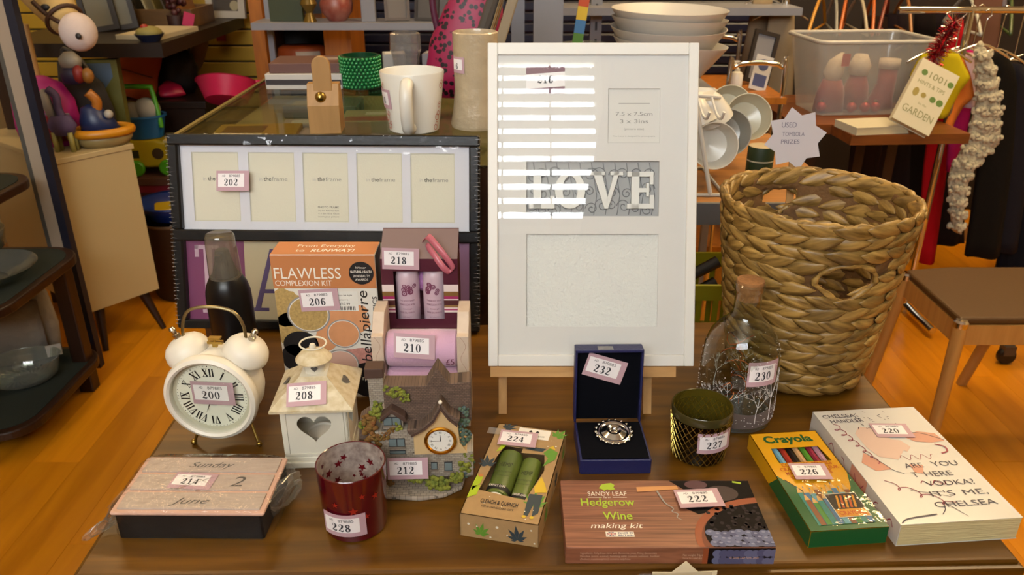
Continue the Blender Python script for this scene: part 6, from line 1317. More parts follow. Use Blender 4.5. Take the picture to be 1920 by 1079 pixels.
# tinsel bundle
t = thing('tinsel_garland', 'red and silver tinsel draped over the yellow top', 'tinsel', (0, 0, 0)); b = B(); rn = random.Random(6)
path = crom([tuple(at(1790, 40, 2.5)), tuple(at(1778, 62, 2.5)), tuple(at(1765, 85, 2.48)), tuple(at(1752, 110, 2.47)), tuple(at(1748, 140, 2.46))], 10)
b.k = 0; b.tube(path, .006, 6)
for p in path:
    for k in range(26):
        d = Vector((rn.gauss(0, 1), rn.gauss(0, 1), rn.gauss(0, 1))).normalized() * rn.uniform(.016, .034); q = d.orthogonal().normalized() * .0012; b.k = rn.choice((0, 0, 1)); p_ = Vector(p); b.add([p_ - q, p_ + q, p_ + d + q, p_ + d - q], [(0, 1, 2, 3)])
b.obj('strands', [mat('tinsel_red', '#9c1420', .15, .8), mat('tinsel_silver', '#c9c0b8', .12, .9)], t, kind='stuff')
# ---- chair, castor, poles
t = thing('dining_chair', 'pale wood chair with a brown padded seat on the right', 'chair', (1.26, 1.88, 0), 0)
CHW = wood('chair_wood', '#b98a4a', '#a3743a', .35, 5, (9, 9, 1)); zs_ = .43
q = B(); q.prism([(-.178, -.15), (.31, -.15), (.30, .15), (.20, .172), (-.05, .172), (-.175, .15)], zs_ - .012, zs_ + .008); q.obj('seat_pad', mat('brown_seat', '#4a300e', .55, bump=.3, bs=120), t, bevel=.008, seg=3)
for (x0_, x1_, y0_, y1_) in ((-.172, .305, -.152, -.134), (-.172, .30, .13, .148), (-.176, -.158, -.134, .13), (.286, .304, -.134, .13)): B().box(x0_, x1_, y0_, y1_, zs_ - .065, zs_ - .012).obj('seat_rail', CHW, t)
for x, y, sx, sy in ((-.172, -.150, -.02, -.03), (.30, -.150, .02, -.03), (-.172, .14, -.03, .05), (.15, .14, -.01, .13)):
    lg = B().tube([(x + sx, y + sy, 0), (x, y, zs_ - .004)], [.015, .017], 12).obj('leg', CHW, t, smooth=True); B(T(x, y, zs_ - .004)).lathe([(.0178, -.012), (.0178, .002), (.013, .007), (0, .0085)], 16).obj('chrome_cap', CHROME, lg, smooth=True)
t = thing('castor', 'black twin-wheel castor under the dark clothes stand', 'castor', (1.605, 2.29, 0)); B(T(0, -.012, .03) @ RX(90)).lathe([(0, -.012), (.026, -.012), (.03, -.006), (.03, .006), (.026, .012), (0, .012)], 24).obj('wheel', mat('black_rubber', '#17120f', .4), t, smooth=True); B().box(-.018, .018, -.028, .004, .035, .068).obj('fork', mat('castor_grey', '#4a4038', .4), t); B().lathe([(.009, .068), (.009, .11), (0, .11)], 12).obj('stem', CHROME, t)
t = thing('stand_base', 'grey base bar of the clothes stand resting on the castor', 'clothes rail', (1.605, 2.29, .11)); B().box(-.03, .5, -.02, .02, 0, .02).obj('base_bar', GREY, t); B().tube([(.45, 0, .02), (.45, 0, 1.0)], .012, 8).obj('upright', GREY, t)
for k, (pa, pb, lb) in enumerate((((1868, 520), (1920, 340), 'wooden pole leaning behind the chair, the left of two'), ((1905, 530), (1950, 380), 'wooden pole leaning behind the chair, the right of two'))):
    a = at(*pa, 3.0); d = at(*pb, 3.08); d = d - a; bt = a - d * (a.z / d.z); t = thing('wooden_pole', lb, 'pole', tuple(bt)); B().tube([(0, 0, 0), tuple(d * (1.2 / d.length))], .016, 10).obj('shaft', wood('pole_wood', '#5c4023', '#452d15', .5, 5, (9, 9, 1)), t, smooth=True); B().lathe([(.017, 0), (.017, .03)], 10).obj('ferrule', cm('#2a211a'), t)
# ================================================================== left hand side and the back wall stock
# ---- white cabinet with tapered legs
t = thing('white_cabinet', 'cream painted cabinet with tapered wooden legs, end panel to the camera', 'cabinet', (-1.376, 2.347, 0), 52.3)
CP = mat('cream_cabinet', '#a8956c', .5, bump=.1, bs=60)
B().box(0, .245, .012, .55, .15, .645).obj('body', CP, t); B().box(-.004, .249, -.004, .554, .645, .662).obj('cabinet_top', CP, t, bevel=.002); B().box(.004, .241, 0, .012, .15, .645).obj('end_panel', CP, t)
for x, y in ((.05, .05), (.20, .05), (.05, .5), (.20, .5)): B().tube([(x + (.03 if x > .1 else -.03), y - (.05 if y < .1 else -.05), 0), (x, y, .15)], [.009, .018], 10).obj('leg', DKW, t, smooth=True)
B().box(.12, .235, .03, .1, .138, .15).obj('leg_plate', DKW, t)
# ---- leaning board and curved display stand with glass
t = thing('leaning_board', 'tall cream board with a navy edge standing by the cabinet', 'board', (-1.345, 2.25, 0), 0)
B().box(-.043, -.006, 0, .02, .0, 1.35).obj('board', mat('board_cream', '#9a8a78', .6), t); B().box(-.006, .018, -.004, .024, .0, 1.35).obj('edge_strip', cm('#0e1124'), t); B().box(-.058, -.043, .004, .016, .0, 1.35).obj('back_strip', cm('#4d4a44'), t)
t = thing('display_stand', 'dark wooden display stand with rounded shelves of glassware', 'shelf unit', (0, 0, 0))
def rrect(x0, x1, y0, y1, r, n=8): return arc(x1 - r, y1 - r, r, 0, 90, n) + arc(x0 + r, y1 - r, r, 90, 180, n) + arc(x0 + r, y0 + r, r, 180, 270, n) + arc(x1 - r, y0 + r, r, 270, 360, n)
for z, xr in ((.105, -1.255), (.44, -1.25), (.665, -1.33)):
    sh = B().prism(rrect(-1.8, xr, 1.72, 2.2, .10), z - .025, z).obj('shelf', DKWx, t, bevel=.004); B().prism(rrect(-1.78, xr - .02, 1.74, 2.18, .09), z, z + .0015).obj('shelf_baize', cm('#0c160e', .9), sh)
for x, y, h_ in ((-1.43, 1.80, .415), (-1.30, 2.12, .414), (-1.77, 1.76, 1.35), (-1.77, 2.15, 1.35)): B().box(x - .022, x + .022, y - .022, y + .022, 0, h_).obj('post', DKW, t, bevel=.004)
CUT = glass('cut_glass', '#e6ece6', 2.2, .04, bump=.5, bs=60, haze=.05)
t = thing('glass_dish', 'oval ribbed glass dish on the lowest display shelf', 'dish', (-1.40, 1.99, .107), 30)
B().lathe([(0, .004), (.07, .004), (.088, .02), (.096, .065), (.098, .068), (.092, .066), (.084, .022), (.066, .009)], 44, sx=1.05, sy=.8).obj('dish', glass('pressed_glass', '#dfe6de', 1.8, .04, haze=.07), t, smooth=True)
for k in range(26): a = 2 * PI * k / 26; B().tube([(.03 * math.cos(a) * 1.05, .03 * math.sin(a) * .8, .010), (.055 * math.cos(a + .3) * 1.05, .055 * math.sin(a + .3) * .8, .010), (.075 * math.cos(a + .5) * 1.05, .075 * math.sin(a + .5) * .8, .016)], .003, 5).obj('rib', CUT, t, smooth='all')
B(T(.085, .045, .055)).box(-.02, .02, -.001, .001, -.018, .018).obj('price_ticket', cm('#9a958c'), t)
t = thing('glass_plate', 'large cut glass plate on the middle display shelf', 'plate', (-1.385, 1.93, .4425), 0); B().lathe([(0, .006), (.05, .006), (.10, .022), (.125, .045), (.127, .046), (.10, .026), (.05, .01)], 40).obj('plate', CUT, t, smooth=True)
t = thing('glass_plate', 'smaller cut glass bowl behind the large glass plate', 'bowl', (-1.50, 2.08, .4425), 0); B().lathe([(0, .006), (.04, .006), (.075, .04), (.085, .09), (.082, .09), (.07, .042), (.04, .01)], 36).obj('bowl', CUT, t, smooth=True)
t = thing('cloth_bundle', 'pale folded cloth at the back of the lowest display shelf', 'cloth', (-1.50, 2.13, .107), 20); blobmesh([(0, 0, 0, .12, .05), (0, 0, .1, .13, .05), (0, 0, .2, .12, .045), (0, 0, .26, .1, .03)]).obj('fold', mat('pale_cloth', '#8d8478', .9, bump=1, bs=20, dist=.01), t, smooth='all'); blobmesh([(.02, -.05, .01, .08, .012), (.02, -.055, .2, .08, .012)]).obj('flap', mat('pale_cloth', '#6f665a', .9), t, smooth='all')
t = thing('black_rosette', 'black ruffled ornament on the top display shelf', 'ornament', (-1.40, 1.90, 0.6675), 0); rn = random.Random(4); b = B()
for k in range(40): a = rn.uniform(0, 6.28); e_ = rn.uniform(-.3, 1.2); r_ = .055; b.ell((r_ * math.cos(a) * math.cos(e_), r_ * math.sin(a) * math.cos(e_), .075 + r_ * math.sin(e_)), (.02, .02, .012), 8, 6)
b.obj('ruffles', mat('black_satin', '#0b0d10', .3), t, smooth='all', kind='stuff'); B().lathe([(.05, 0), (.03, .01), (.02, .05), (0, .05)], 20).obj('foot', BLACK, t, smooth=True)
t = thing('porcelain_slipper', 'small red and white porcelain slipper on the top display shelf', 'ornament', (-1.315, 1.86, 0.6675), 35); blobmesh([(0, 0, 0, .05, .02), (0, 0, .015, .052, .022), (-.01, 0, .035, .035, .018), (-.02, 0, .05, .02, .012)]).obj('shoe', cm('#8a8078', .25), t, smooth='all'); blobmesh([(-.005, 0, .02, .05, .0225), (-.012, 0, .032, .038, .0195)]).obj('red_trim', cm('#6a1f1c', .3), t, smooth='all')
t = thing('paper_stack', 'stack of pale patterned cards at the left edge on the top display shelf', 'cards', (-1.50, 2.02, 0.6675), 10)
for k, c in enumerate(('#5c4a38', '#6b665c', '#4a2a20', '#777064')): B().box(-.07, .07, -.04, .04, k * .05, k * .05 + .048).obj('card_bundle', cm(c), t, bevel=.003)
# ---- toys on the cabinet
zk = .662
def oncab(px, py, y): c = at(px, py, y); return (c.x, y, zk)
YT = mat('toy_yellow', '#b87a0e', .4); BT = mat('toy_blue', '#16264e', .4)
t = thing('toy_digger', 'yellow ride-along toy with blue body and orange horn on the cabinet', 'toy', (-1.305, 2.53, zk), 30)
blobmesh([(0, 0, .0, .07, .05), (0, 0, .02, .085, .06), (0, 0, .035, .085, .06), (0, 0, .04, .06, .045)]).obj('base', cm('#8d7c50', .4), t, smooth='all'); B().tube([(.085 * math.cos(2 * PI * i / 24), .06 * math.sin(2 * PI * i / 24), .045) for i in range(24)], .014, 8, True).obj('bumper', YT, t, smooth='all')
blobmesh([(0, 0, .04, .06, .045), (-.01, 0, .08, .05, .04), (-.02, 0, .12, .03, .03), (-.02, 0, .13, .01, .01)]).obj('body', BT, t, smooth='all'); B().tube(crom([(-.01, -.01, .10), (.0, -.015, .14), (-.02, -.012, .17)], 5), .015, 10).obj('horn', cm('#a0601a', .4), t, smooth='all'); B().ell((.025, -.03, .10), .014, 12, 8).obj('nose', cm('#9a958c', .4), t, smooth='all'); B().tube(crom([(-.09, 0, .03), (-.12, 0, .10), (-.15, .0, .16)], 5), .013, 8).obj('push_bar', YT, t, smooth='all')
t = thing('toy_pony', 'purple and white toy pony standing by the board on the cabinet', 'toy', (-1.385, 2.45, zk), 0); PU = mat('pony_purple', '#4a3a5c', .7)
blobmesh([(0, 0, .05, .03, .02), (0, 0, .08, .045, .026), (0, 0, .11, .03, .02)]).obj('body', PU, t, smooth='all'); blobmesh([(-.02, 0, .10, .015, .013), (-.03, 0, .14, .016, .014), (-.035, -.005, .17, .02, .015), (-.03, 0, .19, .008, .008)]).obj('head', cm('#8a8278'), t, smooth='all')
for x in (-.025, .025):
    for y in (-.012, .012): B().tube([(x, y, 0), (x, y, .06)], .008, 8).obj('leg', cm('#8a8040'), t, smooth='all')
B().tube(crom([(-.02, 0, .19), (0, .0, .17), (.0, 0, .13), (.01, 0, .09)], 5), .012, 8).obj('mane', PU, t, smooth='all')
t = thing('pink_backpack', 'bright pink rounded backpack behind the leaning board', 'bag', (-1.475, 2.535, zk), 20); PKB = mat('pink_nylon', '#a0126a', .5)
blobmesh([(0, 0, 0, .085, .05), (0, 0, .06, .095, .06), (0, 0, .14, .09, .055), (.0, 0, .19, .065, .04), (0, 0, .215, .02, .015)]).obj('bag_body', PKB, t, smooth='all'); blobmesh([(0, -.05, .02, .06, .02), (0, -.055, .08, .06, .022), (0, -.05, .1, .04, .012)]).obj('front_pocket', cm('#7a1a1c', .6), t, smooth='all'); B().tube(crom([(-.06, -.045, .12), (0, -.066, .11), (.07, -.04, .10)], 5), .003, 6).obj('zip', cm('#8a8490'), t)
t = thing('grey_bag', 'dark grey cloth bag slumped behind the yellow toy', 'bag', (at(150, 150, 2.66).x, 2.66, zk), 0); blobmesh([(0, 0, 0, .09, .05), (0, 0, .08, .09, .05), (.0, 0, .17, .07, .04), (-.03, 0, .24, .03, .02)]).obj('bag_body', mat('grey_felt', '#221e1c', .9, bump=.5, bs=20), t, smooth='all'); B().tube(crom([(-.04, 0, .22), (-.03, 0, .28), (.03, 0, .22), (.05, 0, .12)], 5), .008, 8).obj('strap', cm('#2c2824'), t, smooth='all')
t = thing('paper_bag', 'green and blue printed gift bag beside the grey bag', 'bag', (at(184, 120, 2.74).x, 2.74, zk), 8); q = B(); q.prism([(-.06, 0), (.06, 0), (.065, .235), (-.065, .235)], -.02, .02); q.v = [(v[0], v[2], v[1]) for v in q.v]; q.f = [tuple(reversed(f)) for f in q.f]; q.obj('bag_body', cm('#5a5a24'), t); B(FR(-.0206)).poly([(-.02, .10), (.045, .18), (.045, .225), (-.04, .225), (-.04, .14)]).obj('print_panel', cm('#4a5f78'), t)
# hobby horse
t = thing('hobby_horse', 'cream plush hobby horse head with brown bridle and white muzzle', 'toy', (-1.40, 2.56, zk), 0); FUR = mat('horse_fur', '#b89c66', .95, bump=.8, bs=120)
B().tube([(-.12, .05, 0), (-.12, .05, .36)], .012, 10).obj('stick', LW, t, smooth=True)
c0 = Vector((-1.40, 2.56, zk)); pts = [at(60, -60, 2.60) - c0, at(80, -20, 2.58) - c0, at(105, 15, 2.52) - c0, at(128, 45, 2.48) - c0]
B().tube(crom([tuple(p) for p in pts], 6), [.085 - .0024 * i for i in range(19)], 18).obj('head', FUR, t, smooth='all'); m_ = at(147, 60, 2.44) - c0; B().ell(tuple(m_), (.052, .05, .055), 20, 14).obj('muzzle', mat('muzzle_white', '#c4b4ae', .95, bump=.5, bs=150), t, smooth='all')
n_ = at(147, 68, 2.39) - c0; B().ell(tuple(n_), (.009, .005, .009), 10, 8).obj('nostril', BLACK, t, smooth='all'); e_ = at(85, 14, 2.46) - c0; B().ell(tuple(e_), (.014, .008, .01), 12, 8).obj('eye', BLACK, t, smooth='all')
q0, q1 = pts[2], pts[3]; ax = (q1 - q0).normalized(); u_ = ax.orthogonal().normalized(); v_ = ax.cross(u_)
B().tube([tuple(q1 - ax * .02 + (u_ * math.cos(2 * PI * i / 20) + v_ * math.sin(2 * PI * i / 20)) * .050) for i in range(20)], .007, 6, True).obj('noseband', cm('#3a2010', .6), t, smooth='all')
B().tube(crom([tuple(at(60, 2, 2.45) - c0), tuple(at(85, 25, 2.455) - c0), tuple(at(112, 42, 2.44) - c0)], 5), .007, 6).obj('cheek_strap', cm('#3a2010', .6), t, smooth='all')
t = thing('toy_figure', 'small red white and blue soft toy under the horse muzzle', 'toy', (-1.37, 2.55, zk + .19), 0); 
blobmesh([(0, 0, 0, .035, .025), (0, 0, .03, .04, .03), (0, 0, .055, .025, .02)]).obj('body', cm('#24203c'), t, smooth='all'); blobmesh([(0, 0, .05, .03, .025), (0, 0, .075, .035, .028), (0, 0, .095, .015, .012)]).obj('head', cm('#8a8478'), t, smooth='all'); B().ell((.025, -.015, .03), (.018, .018, .028), 10, 8).obj('arm', cm('#7a1c18'), t, smooth='all'); B().ell((.05, -.01, .025), (.018, .018, .024), 10, 8).obj('foot', cm('#8a5a1e'), t, smooth='all')
# ---- dark counter shelf with stock
zs4 = .95
t = thing('dark_counter', 'dark long counter shelf running along the yellow slat wall', 'counter', (0, 0, 0)); B().box(-1.75, -1.15, 2.72, 3.60, zs4 - .045, zs4).obj('counter_top', cm('#1a100a', .4), t)
for x in (-1.72,):
    for y in (2.76, 3.56): B().box(x - .02, x + .02, y - .02, y + .02, 0, zs4 - .045).obj('leg', DKW, t)
t = thing('toy_bowl', 'toy salad bowl on the end of the dark counter', 'toy', (-1.21, 2.78, zs4)); B().lathe([(0, 0), (.03, 0), (.048, .025), (.045, .025), (0, .02)], 24).obj('bowl', cm('#141a30', .4), t, smooth=True); B().ell((0, 0, .028), (.042, .042, .022), 16, 10).obj('salad', cm('#7a7038', .7), t, smooth='all'); B().ell((-.008, -.01, .046), (.014, .014, .01), 10, 8).obj('tomato', cm('#8a1c14', .3), t, smooth='all')
slab('white_card_box', 'flat white card box lying at the edge of the dark counter', 'box', (-1.25, 2.95, zs4), .16, .28, .016, cm('#a89c80'), -6, tops=[(-.9, -.9, .9, .9, cm('#aea284'))])
t = thing('file_tray', 'wooden tray of records and cards on the dark counter', 'tray', (-1.36, 3.30, zs4), 0); TR = wood('tray_wood', '#6b4a1e', '#553913', .5, 5, (1, 9, 9))
for r in ((-.15, .15, -.12, -.11), (-.15, .15, .11, .12), (-.15, -.14, -.11, .11), (.14, .15, -.11, .11)): B().box(*r, 0, .065).obj('tray_side', TR, t)
B().box(-.14, .14, -.11, .11, 0, .006).obj('tray_bottom', TR, t)
for k in range(7): B(T(-.12 + k * .036, 0, .006) @ RY(-16)).box(-.003, .003, -.1, .1, 0, .16 - .01 * (k % 3)).obj('record_sleeve', cm(('#5c5030', '#8d8470', '#2c2820', '#a09472', '#6b5c2c', '#3a3024', '#8a5a1e')[k]), t)
for k, (px, lb) in enumerate(((205, 'dark framed print leaning at the left of the file tray'), (232, 'second dark framed print leaning nearest the file tray'))):
    c = at(px, 40, 3.0); t = thing('framed_print', lb, 'picture frame', (c.x - .05, 3.05 + k * .04, zs4), 12, 'framed prints on the counter', rx=-10, ry=-8); B(FR(0)).framep(-.06, 0, .06, .22, .018, 0, .014).obj('frame_bar', cm('#1c130c'), t); B(FR(-.004)).rect(-.044, .016, .044, .206).obj('picture', cm('#6b6654'), t)
c = at(415, 36, 3.5); t = thing('framed_picture', 'white framed picture at the back end of the dark counter', 'picture frame', (c.x + .02, 3.52, zs4), -8, rx=-8); B(FR(0)).framep(-.085, 0, .085, .24, .028, 0, .016).obj('frame_bar', cm('#a39c90'), t); B(FR(-.004)).rect(-.06, .026, .06, .215).obj('picture', cm('#3c342c'), t); B(FR(-.0045)).disc(.035, .05, .02).obj('picture_shell', cm('#8d8468'), t)
c = at(350, 25, 3.3); t = thing('dried_flower', 'dark red dried flower with a pink tag on the counter', 'flower', (c.x + .02, 3.14, zs4)); B().lathe([(.03, 0), (.034, .05), (.02, .06), (0, .06)], 16).obj('pot', cm('#2c1412'), t, smooth=True); b = B(); rn = random.Random(3)
for k in range(24): b.ell((rn.uniform(-.03, .03), rn.uniform(-.03, .03), rn.uniform(.06, .12)), rn.uniform(.008, .014), 8, 6)
b.obj('petals', cm('#3c0f14'), t, smooth='all', kind='stuff'); B(T(.045, -.03, .0) @ RY(18)).box(-.02, .02, -.001, .001, .012, .062).obj('pink_tag', cm('#a81c4c'), t)
c = at(392, 62, 3.5); t = thing('red_tag', 'small red tag hanging under the dark counter against the yellow wall', 'tag', (c.x, 3.635, c.z - .05)); B().box(-.02, .02, 0, .002, 0, .075).obj('tag', cm('#7a1410'), t); B().tube([(0, 0, .07), (0, 0, .12)], .0015, 5).obj('string', cm('#3a2a20'), t)
# ---- pile under the counter
zp = .66
t = thing('stock_chest', 'dark wooden chest under the counter carrying bags', 'chest', (-1.50, 3.24, 0)); B().box(-.24, .26, 0, .38, 0, zp - .03).obj('body', DKW, t); B().box(-.25, .27, -.01, .39, zp - .03, zp).obj('chest_lid', DKWx, t, bevel=.004)
def onchest(px, y): return (at(px, 150, y).x, y, zp)
t = thing('orange_cushion', 'orange quilted cushion propped under the counter', 'cushion', (at(252, 180, 3.32).x, 3.32, zp), 0, rx=-10, ry=16); t.scale = (1.3, 1.2, .98); blobmesh([(0, 0, 0, .06, .03), (0, 0, .05, .065, .04), (0, 0, .10, .06, .035), (0, 0, .105, .06, .03), (0, 0, .15, .062, .036), (0, 0, .20, .062, .034), (0, 0, .235, .05, .02)]).obj('pad', mat('orange_quilt', '#b04a0c', .8, bump=.4, bs=40), t, smooth='all'); B().tube([(-.055, -.03, .102), (.055, -.034, .102)], .003, 6).obj('seam', cm('#6a2c0a'), t)
t = thing('black_handbag', 'black rounded handbag between cushion and straw brush', 'bag', (at(326, 160, 3.42).x, 3.42, zp), 0, ry=10); t.scale = (.85, .85, .85); blobmesh([(0, 0, 0, .09, .05), (0, 0, .06, .11, .06), (.01, 0, .14, .10, .06), (.01, 0, .20, .07, .04), (.01, 0, .23, .03, .02)]).obj('bag_body', mat('black_leather', '#0c0709', .5), t, smooth='all'); B().tube(crom([(-.05, 0, .19), (-.03, 0, .27), (.05, 0, .27), (.07, 0, .19)], 5), .007, 8).obj('handle', cm('#1c0c14'), t, smooth='all')
t = thing('straw_brush', 'pale straw brush head standing beside the black handbag', 'brush', (at(352, 160, 3.50).x, 3.50, zp), 0, ry=24); B().tube(crom([(0, 0, .09), (0, 0, .16), (.0, 0, .24)], 4), [.024, .028, .032, .034, .034, .034, .033, .03, .02], 12, flat=.6).obj('straw_head', mat('straw', '#8a7448', .9, bump=1, bs=90), t, smooth='all'); B().tube([(0, 0, 0), (0, 0, .12)], .014, 8).obj('handle', ORW, t, smooth=True)
t = thing('pink_dustpan', 'pink plastic dustpan under the counter by the toy trolley', 'dustpan', (at(325, 215, 3.27).x, 3.30, zp + .012), 30, rx=-66); blobmesh([(0, 0, .0, .05, .012), (0, 0, .06, .045, .014), (0, 0, .09, .02, .012)]).obj('pan', mat('pink_plastic', '#c01f4a', .35), t, smooth='all'); B().tube([(0, 0, .085), (0, .0, .15)], .010, 8).obj('handle', mat('pink_plastic', '#c01f4a', .35), t, smooth='all')
c = at(430, 180, 3.1); t = thing('pink_basin', 'pink plastic basin beyond the left end of the glass counter', 'basin', (c.x - .02, 3.12, .685), 0, rx=-30); B().lathe([(0, 0), (.07, 0), (.10, .07), (.105, .072), (.098, .07), (.066, .008), (0, .006)], 32, sx=1.15).obj('basin', mat('pink_plastic', '#c01f4a', .35), t, smooth=True); B().tube(crom([(.115, .02, .07), (.15, .0, .075), (.115, -.02, .07)], 5), .006, 8).obj('handle', mat('pink_plastic', '#c01f4a', .35), t, smooth='all')
t = thing('stock_carton', 'brown carton under the pink basin', 'box', (c.x, 3.12, 0), 6); B().rbox(-.085, .085, -.09, .09, 0, .63, .004).obj('carton', cm('#3a2a1c', .8), t); B(TOP(.6306)).rect(-.02, -.09, .02, .09).obj('parcel_tape', cm('#54412c'), t)
# ---- toy trolley on truck, red boxes, basin on drum
t = thing('toy_crate', 'red and pink toy boxes stacked under the yellow toy truck', 'toy box', (at(288, 300, 3.1).x, 3.1, 0), 0); B().rbox(-.13, .13, -.1, .1, 0, .35, .004).obj('lower_box', cm('#4a1418', .6), t); B().rbox(-.12, .13, -.095, .09, .35, .38, .003).obj('middle_box', cm('#8a2038', .5), t); B().rbox(-.13, .12, -.1, .1, .38, .41, .003).obj('upper_box', cm('#5c3a2c', .6), t)
ty = mat('truck_yellow', '#b09a10', .4); tg = mat('toy_green', '#4a9c14', .4)
t = thing('toy_truck', 'yellow toy truck with green wheels under the blue basket', 'toy', (at(288, 300, 3.09).x, 3.09, .4105), 8); q = B(); q.prism([(-.09, .03), (.09, .03), (.10, .07), (.085, .125), (.03, .14), (-.085, .14), (-.095, .09)], -.05, .05); q.v = [(v[0], v[2], v[1]) for v in q.v]; q.f = [tuple(reversed(f)) for f in q.f]; q.obj('body', ty, t, bevel=.01, seg=3); B(FR(-.051)).rect(-.07, .07, -.035, .10).obj('cab_window', cm('#2a2c14'), t); B(FR(-.051)).disc(.035, .085, .022).obj('side_hole', cm('#3c2c14'), t)
for x in (-.05, .065):
    for y, d_ in ((-.062, -1), (.062, 1)): B(T(x, y, .032) @ RX(90)).lathe([(0, -.011), (.026, -.011), (.031, -.006), (.031, .006), (.026, .011), (0, .011)], 20).obj('wheel', tg, t, smooth=True)
t = thing('toy_basket', 'blue toy shopping basket with green handle on the yellow truck', 'toy', (at(268, 240, 3.09).x, 3.09, .553), 4); BB = mat('basket_blue', '#1f5c8a', .4)
B().lathe([(0, 0), (.07, 0), (.085, .075), (.092, .08), (.092, .088), (.083, .085), (.068, .006), (0, .004)], 32, sx=1.05, sy=.75).obj('basket', BB, t, smooth=True); B().tube(crom([(-.085, -.02, .06), (-.095, -.015, .12), (-.075, .0, .185), (-.06, 0, .192), (.045, 0, .19), (.058, 0, .18), (.075, -.02, .10), (.082, -.03, .04)], 6), .009, 8).obj('handle', tg, t, smooth='all')
t = thing('toy_groceries', 'white and purple soft toys heaped in the blue basket', 'toy', (at(268, 240, 3.09).x, 3.09, .628), 0); B().ell((.03, 0, .03), (.05, .04, .045), 16, 10).obj('white_plush', cm('#a09c90', .8), t, smooth='all'); B().ell((-.02, -.01, .02), (.035, .03, .04), 14, 10).obj('carton_toy', cm('#8f8a80', .7), t, smooth='all'); B().ell((-.055, 0, .02), (.028, .03, .028), 12, 8).obj('purple_plush', cm('#1a1230', .8), t, smooth='all'); B().ell((-.045, .01, .045), (.035, .03, .016), 12, 8).obj('tan_plush', cm('#7a6034', .8), t, smooth='all')
c = at(325, 440, 2.62); t = thing('brown_drum', 'brown cylindrical bin on the floor by the cabinet', 'bin', (-1.265, 2.86, 0)); B().lathe([(0, 0), (.115, 0), (.12, .01), (.13, .30), (.133, .305), (.127, .305), (.115, .02), (0, .02)], 40).obj('drum', mat('drum_brown', '#331d0c', .6), t, smooth=True); B().lathe([(.132, .296), (.134, .302), (.132, .308)], 40).obj('drum_rim', cm('#5c4630'), t, smooth=True)
t = thing('blue_basin', 'blue plastic basin sitting in the top of the brown bin', 'basin', (-1.265, 2.86, .308)); B().lathe([(0, 0), (.09, 0), (.125, .05), (.13, .06), (.122, .056), (.086, .006), (0, .006)], 36).obj('basin', mat('basin_blue', '#16307a', .4), t, smooth=True); B().lathe([(.128, .056), (.136, .058), (.134, .062), (.126, .062)], 36).obj('basin_lip', mat('basin_blue', '#16307a', .4), t, smooth=True)
t = thing('toy_spade', 'yellow and green toy spade lying in the blue basin', 'toy', (-1.29, 2.83, .345), 20, rx=15); B().rbox(-.035, .035, -.03, .03, 0, .012, .008).obj('blade', mat('spade_yellow', '#b8981a', .4), t); B().tube([(.03, 0, .008), (.10, 0, .012)], .009, 8).obj('handle', cm('#24543c', .4), t, smooth='all')
# ---- orange bookcase and grey shelf at the back
t = thing('bookcase', 'orange wood bookcase against the back wall', 'bookcase', (0, 0, 0))
for x0_, x1_ in ((-1.015, -.965), (-.735, -.63)): B().box(x0_, x1_, 3.25, 3.55, 0, 1.8).obj('upright', ORW, t)
for z in (.70, .945): B().box(-.965, -.735, 3.25, 3.55, z, z + .022).obj('shelf', ORW, t)
B().box(-.965, -.735, 3.53, 3.55, 0, 1.8).obj('back_panel', cm('#140d08'), t)
t = thing('wrapped_pack', 'orange and white wrapped pack in the bookcase', 'pack', (-.85, 3.36, .80), 3); blobmesh([(0, 0, 0, .10, .06), (0, 0, .02, .105, .065), (0, 0, .05, .10, .06), (0, 0, .062, .08, .05)]).obj('pack', cm('#8a3c14'), t, smooth='all'); blobmesh([(.01, -.008, .018, .085, .0585), (.01, -.008, .044, .08, .055)]).obj('white_band', cm('#a09488'), t, smooth='all')
slab('dark_box', 'dark blue box under the wrapped pack in the bookcase', 'box', (-.85, 3.38, .722), .19, .16, .077, cm('#151a30'), 0, tops=[(-.8, -.8, .8, .8, cm('#1c2238'))])
t = thing('grey_shelf', 'grey metal shelf of ornaments in front of the bookcase', 'shelf', (0, 0, 0)); B().box(-.92, -.20, 2.95, 3.12, .966, .990).obj('shelf', GREY, t)
for x in (-.91, -.23): B().box(x, x + .02, 3.10, 3.12, 0, 1.5).obj('post', GREY, t)
zg = .990
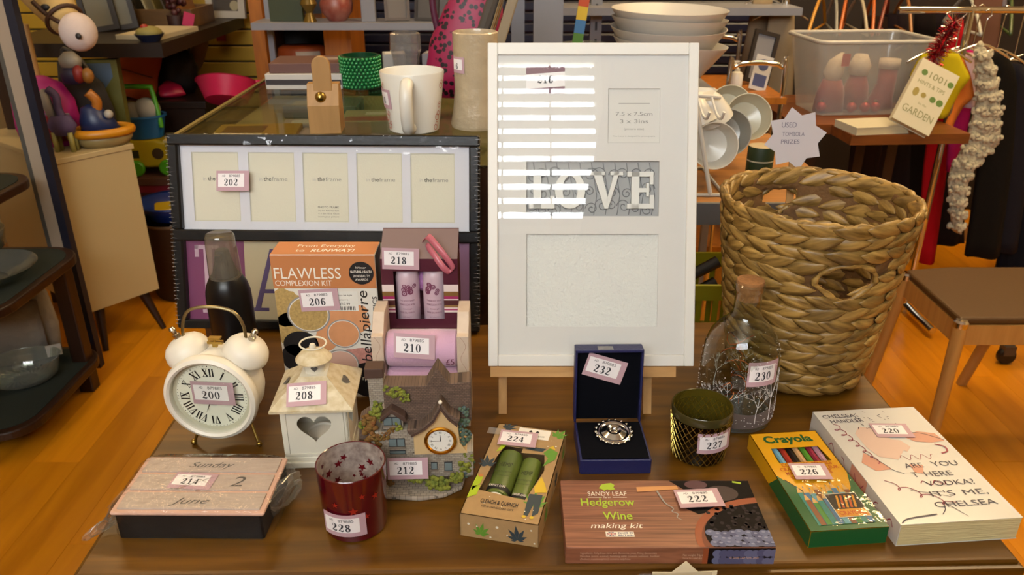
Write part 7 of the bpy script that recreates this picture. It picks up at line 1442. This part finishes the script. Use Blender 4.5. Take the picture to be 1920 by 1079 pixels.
t = thing('pink_vase', 'round pink patterned vase on the grey shelf', 'vase', (at(632, 25, 3.03).x, 3.03, zg)); B().lathe([(0, 0), (.03, 0), (.055, .03), (.06, .06), (.04, .10), (.025, .12), (.03, .14)], 32).obj('vase', mat('pink_vase', '#8f5c50', .4, var=.6, vs=30, col2='#7a2418'), t, smooth=True); B().lathe([(.03, .138), (.033, .142), (.03, .146)], 24).obj('lip', cm('#5c3020'), t)
slab('white_carton', 'small white carton on the grey shelf beside the pink vase', 'box', (at(692, 30, 3.02).x, 3.02, zg), .05, .05, .12, cm('#77767c'), 4, tops=[(-.7, -.7, .7, .7, cm('#a3a09c'))])
slab('yellow_card', 'picture card with yellow flowers at the left of the grey shelf', 'card', (at(535, 20, 3.0).x, 3.02, zg), .12, .03, .10, cm('#2c3414'), 0, tops=[(-.5, -.5, .5, .5, cm('#8a7a24'))])
t = thing('gold_ornament', 'small gold glass ornament left of the pink vase', 'ornament', (at(580, 25, 3.0).x, 3.0, zg)); B().lathe([(0, 0), (.025, 0), (.02, .01), (.012, .03), (.03, .06), (.02, .09), (0, .09)], 24).obj('body', mat('gold_glass', '#6b5420', .2, .4), t, smooth=True); B().lathe([(.012, .09), (.012, .10), (0, .10)], 12).obj('stopper', BRASS, t)
for k, px in enumerate((745, 800, 838)):
    t = thing('standing_frame', 'brown standing frame on the grey shelf, %s from the white carton' % ('first', 'second', 'third')[k], 'picture frame', (at(px, 28, 3.02).x, 3.02, zg), (10, -14, 6)[k], rx=-12); B(FR(0)).framep(-.045, 0, .045, .16, .01, 0, .01).obj('frame_bar', cm(('#4a3a2c', '#2c2420', '#5c4a3c')[k]), t); B(FR(-.003)).rect(-.036, .009, .036, .152).obj('picture', cm(('#5c5044', '#4a4440', '#3c3430')[k]), t); B().box(-.04, -.036, .0, .006, .0, .16).obj('chrome_edge', CHROME, t)
# paper ceiling-side stock: yellow star tag on the rail, and papers at far right
c = at(1335, 12, 2.88); t = thing('yellow_star_tag', 'yellow star-shaped tag hanging from the grey shelf rail', 'tag', (c.x, 2.888, 1.0), 0); B(FR(0)).prism(star8(.032, .6), 0, .001).obj('tag', cm('#a08414'), t); B().tube([(0, .001, .02), (0, .001, .045)], .001, 4).obj('string', cm('#3a2a20'), t)
